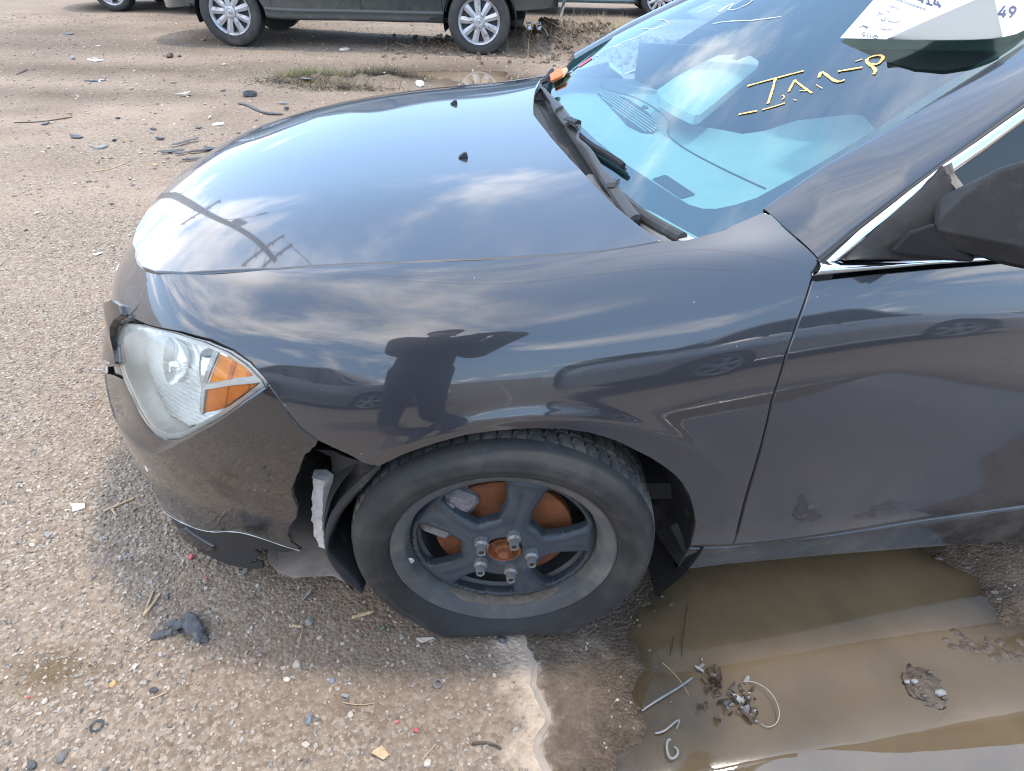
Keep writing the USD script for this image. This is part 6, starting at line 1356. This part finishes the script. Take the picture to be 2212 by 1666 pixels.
single('red_sticker', 'small red sticker low on the far side of the windscreen', 'sticker', solid((rd-rd[0], np.array([[0, 1, 2, 3]])), .0008, -WN), K['redscrap'], loc=rd[0])
# ------------------------------------------------------------------ litter on the ground
def gpos(p):
    z = 0.0
    for _ in range(6):
        q = at(*p, z=z); z = float(hfun(q[:1], q[1:2])[0])
    return np.array([q[0], q[1], z])
def metre(p, n):                                   # n photo pixels across at this spot, in metres
    return n*float((gpos(p)-CAM)@FW)/FPX
def d_(frame, *pts): return [tuple(q) for q in px(frame, pts)]
def shard(name, label, catg, p, size, mat, n=6, th=.004, tilt=.25, seed=1, asp=.7, rz=None, up=.003, group=None):
    r = np.random.default_rng(seed); a = np.sort(r.random(n)*2*np.pi*.25+np.arange(n)*2*np.pi/n)
    s = metre(p, size)/2; q = np.stack([np.cos(a)*s, np.sin(a)*s*asp], 1)*(.75+.35*r.random((n, 1)))
    b = trimesh.creation.extrude_polygon(Polygon(q).buffer(s*.03, quad_segs=2), th, engine='earcut')
    b.vertices[:, 2] += .10*b.vertices[:, 0]**2/s
    b.apply_transform(trimesh.transformations.euler_matrix(r.normal()*tilt, r.normal()*tilt, (r.random()*6 if rz is None else rz)))
    g = gpos(p); b.apply_translation([0, 0, up-min(0, b.vertices[:, 2].min())*.6])
    single(name, label, catg, b, K[mat], loc=g, smooth=20, group=group)
def rock(name, label, catg, p, size, mat, seed=1, sq=(1, .8, .6), smooth=50):
    s = metre(p, size)*.40; m = trimesh.creation.icosphere(3, 1.0); v = m.vertices
    v *= (.72+.55*meshkit.fbm(v*1.3+seed*7, 3, seed))[:, None]; r = np.random.default_rng(seed)
    for _ in range(5):
        n = r.normal(size=3); n /= np.linalg.norm(n); d = v@n; k = d > .78; v[k] -= ((d[k]-.78)*.85)[:, None]*n
    v *= np.array(sq)*s; m.apply_transform(trimesh.transformations.rotation_matrix(r.random()*6, [0, 0, 1])); m.apply_translation([0, 0, s*sq[2]*.45])
    single(name, label, catg, m, K[mat], loc=gpos(p), smooth=smooth)
def stick(name, label, catg, pts, w, mat, seed=1, lift=.004, flat=.6, sides=6, arch=0.0):
    g = [gpos(p) for p in pts]; c = np.array(g); c0_ = c[0].copy(); c = spline(c, 24) if len(c) > 2 else resample(c, np.linalg.norm(c[1]-c[0])/16, False)
    n = len(c); t = np.linspace(0, 1, n); c[:, 2] = hfun(c[:, 0], c[:, 1])*.5+c[:, 2]*.5+lift+arch*np.sin(math.pi*t)
    r = metre(pts[0], w)/2*(.7+.6*meshkit.noise(np.stack([t*9, 0*t+seed, 0*t], 1), seed))*np.interp(t, [0, .06, .94, 1], [.5, 1, 1, .45])
    single(name, label, catg, tube(c-c0_, r, sides, flat=((0, 0, 1), flat)), K[mat], loc=c0_, smooth=25)
C = lambda x, y: d_('C5', (x, y))[0]
# foreground
bp_ = C(600, 640); g0 = gpos(bp_)
BR = xf('broken_bracket', 'broken dark plastic bracket lying bent on the gravel ahead of the wheel', 'debris', g0)
def bpt(x, y, h): q = at(*C(x, y), z=g0[2]+h); return q-g0
for nm, pts, w in (('arm', [bpt(605, 640, .006), bpt(650, 628, .008), bpt(690, 615, .012)], .010), ('arm', [bpt(655, 600, .012), bpt(690, 585, .018), bpt(720, 600, .020)], .008),
                   ('curl', [bpt(700, 630, .004), bpt(705, 600, .018), bpt(735, 585, .026), bpt(760, 590, .018)], .012), ('plate', [bpt(735, 560, .014), bpt(770, 590, .026), bpt(800, 625, .020), bpt(825, 640, .004)], .018),
                   ('hook', [bpt(785, 600, .014), bpt(800, 635, .008), bpt(785, 660, .002)], .010)):
    c = spline(pts, 16); part(BR, nm, tube(c, w*(.8+.4*meshkit.noise(np.arange(16)[:, None]*[.7, 0, 0], 3)), 8, flat=((0, 0, 1), .32)), K['darkscrap'], 25)
shard('plastic_shard', 'white plastic shard lying left of the bumper', 'debris', C(315, 128), 38, 'whitescrap', 5, .003, .15, 3)
stick('wood_splinter', 'pale splintered wood sliver beside the white shard', 'wood', [C(415, 142), C(470, 118), C(540, 88)], 7, 'chipwood', 2)
stick('wood_splinter', 'short frayed wood sliver crossing the larger one left of the bumper', 'wood', [C(450, 130), C(462, 150), C(470, 160)], 5, 'chipwood', 3)
shard('stone_chip', 'tan triangular stone chip right of the splinters', 'stone', C(540, 135), 18, 'stone_b', 3, .006, .1, 4)
shard('paper_scrap', 'small square white scrap in the lower left gravel', 'litter', C(540, 767), 19, 'whitescrap', 4, .001, .2, 5, .8)
rock('pebble', 'round orange brown pebble below the white scrap', 'stone', C(455, 832), 20, 'yellowscrap', 6, (1, .9, .7))
shard('plastic_chip', 'dark chip with a twig lying on it, lower left of centre', 'debris', C(615, 858), 20, 'darkscrap', 6, .004, .2, 7)
stick('twig', 'thin twig resting on the dark chip', 'twig', [C(605, 895), (C(665, 868))], 3, 'chipwood', 4)
shard('plastic_chip', 'small black chip by the upright wood slivers', 'debris', C(676, 485), 17, 'darkscrap', 6, .004, .3, 8)
stick('wood_sliver', 'upright pale wood sliver left of the black chip', 'wood', [C(578, 560), C(600, 500), C(618, 455)], 5, 'chipwood', 5)
stick('wood_sliver', 'broad split wood sliver touching the black chip', 'wood', [C(580, 555), C(612, 515), C(645, 468)], 7, 'chipwood', 6)
rock('pebble', 'flat oval blue grey stone in the lower middle', 'stone', C(1240, 975), 32, 'bluescrap', 9, (1, .55, .45))
shard('plastic_chip', 'grey rectangular chip standing in the lower middle gravel', 'debris', C(1382, 880), 24, 'greyscrap', 4, .004, .3, 10, .65, 1.3)
rock('pebble', 'dark blue stone above the grey rectangular chip', 'stone', C(1332, 818), 20, 'bluescrap', 11, (1, .8, .6))
shard('stone_chip', 'pale wedge shaped chip just below the tyre', 'stone', C(1705, 655), 44, 'stone_a', 3, .005, .12, 12, .55, -.3)
rock('pebble', 'dark blue grey stone at the end of the slab edge', 'stone', C(2010, 655), 26, 'darkscrap', 13, (1, .75, .6))
shard('glass_shard', 'dark green shard under the front of the tyre', 'glass', C(1540, 615), 20, 'greenscrap', 5, .004, .4, 14)
shard('red_chip', 'bright red lens chip near the slab edge', 'debris', C(1666, 1022), 14, 'redscrap', 4, .003, .3, 15)
shard('red_chip', 'narrow red lens chip upper left of the brightest one', 'debris', C(1590, 986), 11, 'redscrap', 4, .003, .3, 16)
shard('red_chip', 'red lens chip under the lower lip of the bumper', 'debris', C(772, 325), 18, 'redscrap', 5, .004, .3, 17)
shard('red_chip', 'pinkish lens chip below the bumper tear', 'debris', C(828, 415), 12, 'redscrap', 4, .003, .3, 18)
shard('red_chip', 'small red chip beside the brown stain', 'debris', C(120, 888), 10, 'redscrap', 4, .003, .3, 19)
stick('wood_splinter', 'splintered wood chip close to the front of the tyre', 'wood', [C(1410, 568), C(1450, 556), C(1500, 542)], 9, 'chipwood', 7)
stick('wood_splinter', 'short orange wood chip in the middle of the soil patch', 'wood', [C(1170, 600), C(1210, 605)], 7, 'chipwood', 8)
rock('pebble', 'grey angular stone in the soil patch beside the orange wood chip', 'stone', C(1240, 582), 26, 'stone_c', 20, (1, .75, .5))
shard('leaf', 'dry grey leaf curled under the torn bumper', 'leaf', C(1235, 480), 36, 'greyscrap', 6, .001, .3, 21, .4, .8)
wr = revolve([(.006, 0), (.010, -.001), (.0125, .001), (.010, .003), (.006, .002), (.006, 0)], 20, 'z'); single('washer', 'rusty washer half sunk left of the slab edge', 'washer', wr, K['caliper'], loc=gpos(C(1755, 830))+[0, 0, .003], smooth=30)
wr = revolve([(.009, 0), (.0115, -.002), (.014, .0), (.0115, .003), (.009, .001), (.009, 0)], 20, 'z'); single('rubber_ring', 'dark rubber ring in the gravel at lower left', 'ring', wr, K['darkscrap'], loc=gpos(C(390, 1000))+[0, 0, .003], smooth=30)
rock('pebble', 'dark lumpy stone near the lower left corner', 'stone', C(250, 1125), 34, 'stone_d', 22, (1, .7, .6))
rock('pebble', 'blue black stone at the very bottom left', 'stone', C(130, 1158), 34, 'darkscrap', 23, (1, .7, .5))
for k, (x, y, s, lb) in enumerate(((1405, 955, 20, 'pale square edged stone below the grey rectangular chip'), (1712, 1150, 24, 'pale stone at the bottom beside the slab edge'), (1225, 1075, 22, 'white speckled stone low in the middle'), (1265, 1080, 16, 'cream pebble right next to the white speckled stone'),
                                  (1150, 812, 18, 'cream pebble left of the dark blue stone'), (920, 630, 14, 'cream pebble right of the broken bracket'), (180, 902, 18, 'cream pebble right of the small red chip'), (232, 903, 18, 'oval cream pebble second right of the small red chip'),
                                  (1190, 755, 26, 'pale folded flake above the dark blue stone'), (130, 275, 16, 'yellowish pebble at the far left below the white shard'))):
    rock('pebble', lb, 'stone', C(x, y), s, 'stone_a', 30+k, (1, .8, .6))
shard('wood_flake', 'orange flat wood flake at the bottom, left of the slab edge', 'wood', C(1530, 1112), 40, 'chipwood', 6, .003, .12, 41, .8)
stick('twig', 'dark half buried stick near the slab edge', 'twig', [C(1890, 1075), C(1950, 1070), C(2010, 1095)], 6, 'leafmud', 9)
stick('straw', 'thin dry straw pointing up from the orange flake', 'straw', [C(1690, 1140), C(1745, 1075)], 2.2, 'chipwood', 10)
stick('straw', 'thin dry straw lying in the middle of the gravel', 'straw', [C(1195, 690), C(1215, 600)], 1.8, 'chipwood', 11)
stick('straw', 'long dry straw right of the grey rectangular chip', 'straw', [C(1370, 905), C(1420, 915), C(1500, 910)], 1.8, 'chipwood', 12)
shard('grey_flake', 'small grey flake under the lip of the bumper', 'debris', C(980, 385), 26, 'greyscrap', 5, .003, .2, 42, .5)
shard('clear_flake', 'torn grey green scrap left of the bumper', 'litter', C(195, 240), 24, 'greyscrap', 6, .002, .4, 43, .4)
# far yard, seen over the bonnet
D = lambda x, y: d_('C1', (x, y))[0]
stick('rubber_strip', 'bent black rubber strip lying beyond the bonnet', 'debris', [D(1028, 450), D(1080, 462), D(1130, 486), D(1225, 496)], 7, 'darkscrap', 20, .008, .5)
shard('metal_plate', 'grey plate with a dark corner beside the bent strip', 'debris', D(1222, 450), 24, 'greyscrap', 4, .01, .1, 50, .6)
shard('plastic_piece', 'black block at the foot of the grey plate', 'debris', D(1240, 476), 18, 'darkscrap', 4, .02, .1, 51, .5)
cup = revolve([(.0, .002), (.05, .0), (.06, .01), (.062, .035), (.055, .036), (.05, .012), (.0, .01)], 24, 'z'); single('round_cap', 'round dark cap lying face up beyond the bonnet', 'cap', cup, K['darkscrap'], loc=gpos(D(1082, 415)), smooth=35)
shard('bark_flake', 'long cream flake left of the round cap', 'wood', D(800, 414), 38, 'stone_a', 6, .015, .1, 52, .5, 0)
shard('white_piece', 'white folded scrap below the bent strip', 'litter', D(944, 543), 24, 'whitescrap', 5, .012, .2, 53, .6)
shard('square_scrap', 'dark square plate in front of the heap of strips', 'debris', D(690, 604), 22, 'darkscrap', 4, .012, .2, 54, .7)
for k, (a_, b_) in enumerate((((680, 660), (790, 650)), ((700, 668), (800, 655)), ((740, 640), (860, 608)), ((785, 692), (900, 684)), ((790, 698), (895, 692)), ((830, 665), (950, 650)), ((850, 655), (1000, 650)), ((760, 672), (850, 660)), ((880, 645), (960, 660)), ((700, 655), (745, 662)), ((900, 672), (985, 655)))):
    stick('trim_strip', 'black trim strip in the heap of broken strips left of the bonnet', 'debris', [D(*a_), D(*b_)], 6+k % 3, 'darkscrap', 60+k, .008+.006*(k % 3), .45)
    keys(stage.GetPrimAtPath('/World/trim_strip' + ('' if k == 0 else f'_{k:03d}')), group='heap of black trim strips')
stick('pale_stick', 'pale stick just beyond the front of the bonnet', 'wood', [D(1060, 582), D(1110, 578), D(1190, 571)], 6, 'chipwood', 80)
stick('pale_stick', 'long pale stick lying beyond the bonnet near the weeds', 'wood', [D(1640, 414), D(1720, 411), D(1810, 405)], 5, 'chipwood', 81)
stick('branch', 'long dark branch on the left of the yard', 'branch', [D(60, 532), D(150, 530), D(240, 520), D(315, 507)], 5, 'leafmud', 82)
shard('dark_piece', 'dark scrap under the long branch', 'debris', D(200, 540), 22, 'darkscrap', 5, .01, .1, 83, .5)
stick('short_branch', 'short thick stick at the far left', 'branch', [D(75, 325), D(97, 313), D(117, 303)], 8, 'leafmud', 84)
stick('dark_strip', 'dark strip with a white curl far left of the bonnet', 'debris', [D(365, 350), D(420, 353), D(465, 345)], 6, 'darkscrap', 85)
stick('white_curl', 'white curled strip at the end of the dark strip', 'litter', [D(435, 356), D(445, 348), D(468, 348)], 4, 'whitescrap', 86)
shard('blue_scrap', 'blue scrap at the back left of the yard', 'litter', D(303, 150), 22, 'bluescrap', 5, .012, .05, 87, .5)
shard('grey_board', 'grey board fragment at the left of the yard', 'debris', D(315, 257), 18, 'greyscrap', 4, .02, .1, 88, .6)
shard('white_strip', 'white flat strip right of the grey board fragment', 'litter', D(420, 265), 40, 'whitescrap', 4, .01, .03, 89, .2, 0)
rock('earth_lump', 'dark clod between the utility vehicle and the bonnet', 'earth', D(735, 248), 32, 'leafmud', 90, (1, .6, .5))
rock('earth_lump', 'smaller dark clod right of the first one', 'earth', D(775, 247), 12, 'leafmud', 91, (1, .7, .6))
rock('stone_block', 'pale flat stone behind the clods', 'stone', D(1490, 218), 34, 'stone_a', 92, (1, .6, .3))
shard('orange_leaf', 'orange fallen leaf on the bare earth', 'leaf', D(968, 282), 14, 'yellowscrap', 6, .004, .2, 93)
shard('plastic_sheet', 'grey plastic sheet lying in the weeds', 'litter', D(1325, 335), 34, 'greyscrap', 6, .008, .2, 94, .5, -.5)
shard('white_sheet', 'white crumpled scrap at the edge of the small puddle', 'litter', D(1815, 370), 26, 'whitescrap', 6, .03, .4, 95, .7)
shard('yellow_leaf', 'yellow leaf near the heap of strips', 'leaf', D(672, 716), 12, 'yellowscrap', 6, .003, .2, 96)
shard('paper_flake', 'pale flake at the left edge of the bonnet', 'litter', d_('E4', (100, 990))[0], 26, 'whitescrap', 6, .003, .1, 97, .5, .2)
stick('thin_branch', 'thin pale stem left of the heap of strips', 'branch', [D(370, 745), D(460, 735), D(540, 705)], 2.5, 'chipwood', 98)
for k, (x, y, s) in enumerate(((512, 514, 14), (968, 395, 12), (570, 388, 14), (908, 514, 16), (1102, 555, 12), (660, 560, 20), (860, 557, 20), (1030, 577, 14), (425, 203, 12), (880, 175, 18), (495, 610, 20), (330, 596, 40), (440, 640, 34), (750, 360, 24), (300, 492, 14))):
    shard('yard_scrap', ['small dark scrap', 'little dark chip', 'dull grey fragment', 'thin pale fragment', 'flat buff chip'][k % 5]+' on the yard '+['left of the branch tip', 'beside the cream flake', 'below the dark strip', 'by the bent strip', 'under the round cap', 'above the heap of strips', 'behind the white folded scrap', 'next to the pale stick', 'in front of the far left car', 'behind the parked vehicle wheel', 'near the dark panel', 'at the middle left', 'left of the dark panel', 'on the bare earth strip', 'over the long branch'][k], 'debris', D(x, y), s, ['darkscrap', 'darkscrap', 'greyscrap', 'stone_a', 'chipwood'][k % 5], 5, .008, .15, 110+k, .5)

# ------------------------------------------------------------------ things in the puddle
Q = lambda x, y: d_('C6', (x, y))[0]
def wpos(p, h=0.0): return at(*p, z=WATER+h)
c0_ = wpos(Q(880, 850))
CL = xf('leaf_clump', 'soaked clump of leaves and torn plastic standing out of the puddle', 'debris', c0_)
r = np.random.default_rng(5)
for k in range(46):
    u, v = r.normal(size=2); x, y = 860+u*75+v*20, 830+v*58+u*18
    if k > 34: x, y = 960+r.normal()*40, 880+r.normal()*55
    g = wpos(Q(x, y), .001+.012*r.random()*math.exp(-((x-860)/90)**2))-c0_
    L = .006+.013*r.random(); t = np.linspace(-1, 1, 6); wdt = L*.42*np.sqrt(np.clip(1-t**2, .02, 1))
    cv = np.stack([t*L, 0*t, .006*np.sin(t*2+r.random()*6)+.003*t], 1)
    sh = np.vstack([cv-np.stack([0*t, wdt, 0*t-.002], 1), cv, cv+np.stack([0*t, wdt, 0*t+.003], 1)]); fq_ = np.array([[i*6+j, i*6+j+1, (i+1)*6+j+1, (i+1)*6+j] for i in range(2) for j in range(5)])
    Rz = trimesh.transformations.euler_matrix(r.normal()*.45, r.normal()*.45, r.random()*6)[:3, :3]
    part(CL, 'leaf', solid((sh@Rz.T+g, fq_), .0008, (0, 0, 1)), K['leafmud'] if k % 5 else K['greyscrap'], 40)
for x, y in ((985, 870), (1012, 930), (1020, 975), (955, 915)):
    b = trimesh.creation.icosphere(2, .006+.004*r.random()); b.apply_scale([1, .8, .6]); b.apply_translation(wpos(Q(x, y), .003)-c0_); part(CL, 'wet_blob', b, K['wetstone'], True)
def reed(name, label, catg, frame_pts, w, mat, h=.004, arch=0.0):
    c = spline(np.array([wpos(Q(*p), h) for p in frame_pts]), 40) if len(frame_pts) > 2 else resample(np.array([wpos(Q(*p), h) for p in frame_pts]), .01, False)
    t = np.linspace(0, 1, len(c)); c[:, 2] += arch*np.sin(math.pi*t); o_ = c[0].copy()
    single(name, label, catg, tube(c-o_, w*np.interp(t, [0, .05, .9, 1], [.7, 1, .9, .6]), 7), K[mat], loc=o_, smooth=40)
reed('wire_loop', 'white wire bent into an open loop beside the clump in the puddle', 'wire', [(960, 800), (1020, 812), (1080, 860), (1112, 920), (1110, 985), (1075, 1005), (1040, 985)], .0012, 'stone_a', .004, .010)
reed('reed', 'pale straight reed leaning from the clump towards the mud', 'reed', [(735, 782), (640, 850), (560, 898), (512, 930)], .0024, 'greyscrap', .006, .004)
reed('stem', 'thin brown stem in the shallow water behind the reed', 'stem', [(718, 455), (705, 530), (700, 600)], .0014, 'leafmud', .002)
reed('stem', 'forked brown stem nearest to the mud bank', 'stem', [(655, 600), (645, 650), (636, 690)], .0016, 'leafmud', .002)
reed('stem', 'brown stem between the other two stems', 'stem', [(688, 590), (692, 640), (688, 690)], .0014, 'leafmud', .002)
reed('stem', 'hair thin stem crossing the shallow water', 'stem', [(600, 715), (660, 770), (720, 860)], .0008, 'chipwood', .002)
reed('plastic_strip', 'torn clear strip lying on the near shore of the puddle', 'litter', [(570, 1030), (620, 1015), (650, 990), (672, 975), (665, 1010)], .0022, 'greyscrap', .006, .004)
reed('plastic_curl', 'curled wet strip at the near edge of the puddle', 'litter', [(640, 1060), (622, 1110), (640, 1145), (662, 1135), (655, 1090)], .0028, 'greyscrap', .006, .004)
c1_ = wpos(Q(1770, 830)); 
CM = xf('mud_clump', 'dark muddy clump with glinting wet stones in the middle of the puddle', 'debris', c1_)
bs = trimesh.creation.icosphere(3, 1); bs.vertices *= (.45+1.1*meshkit.fbm(bs.vertices*3.1, 4, 8))[:, None]*np.array([.040, .046, .006]); part(CM, 'mud', bs, K['leafmud'], True)
for k, (x, y, s) in enumerate(((1725, 798, .007), (1750, 830, .006), (1770, 862, .007), (1840, 850, .011), (1795, 758, .007), (1860, 870, .007), (1690, 800, .006))):
    b = trimesh.creation.icosphere(2, s); b.vertices *= (.8+.4*meshkit.noise(b.vertices*300, k))[:, None]*np.array([1.2, .8, .6]); b.apply_translation(wpos(Q(x, y), .006)-c1_); part(CM, 'wet_stone', b, K['wetstone'] if k % 3 else K['greyscrap'], 40)
c2_ = wpos(Q(2000, 640)); CM2 = xf('mud_clump', 'low dark ridge of mud and leaves breaking the water at far right', 'debris', c2_)
for k in range(30):
    x, y = 1880+k*11+r.normal()*12, 600+k*3.2+r.normal()*22; b = trimesh.creation.icosphere(2, 1); b.vertices *= (.7+.6*meshkit.fbm(b.vertices*1.6+k, 3, 8))[:, None]*np.array([.010+.012*r.random(), .008+.010*r.random(), .005])
    b.apply_translation(wpos(Q(x, y), -.003)-c2_); part(CM2, 'mud_lump', b, K['leafmud'], True)
for k, (x, y, s) in enumerate(((2080, 400, 16), (2100, 430, 12), (1830, 250, 14), (1960, 290, 12), (2150, 360, 14), (640, 455, 9), (600, 420, 8), (500, 548, 9), (545, 660, 9), (640, 890, 8), (755, 940, 6))):
    b = trimesh.creation.icosphere(2, metre(Q(x, y), s)/2); b.vertices *= (.7+.6*meshkit.noise(b.vertices*200+k, k))[:, None]*np.array([1.2, .8, .6])
    single('wet_pebble', 'glinting wet pebble '+['on the far right mud bank', 'below the largest on the far right bank', 'nearest the sill on the right bank', 'between sill and right bank pebbles', 'at the right edge of the far bank', 'at the shore behind the tyre', 'left of the shore pebble behind the tyre', 'on the left shore of the puddle', 'below the left shore pebble', 'in front of the reed', 'under the leaf clump'][k], 'stone', b, K['wetstone'], loc=wpos(Q(x, y), .004), smooth=40)
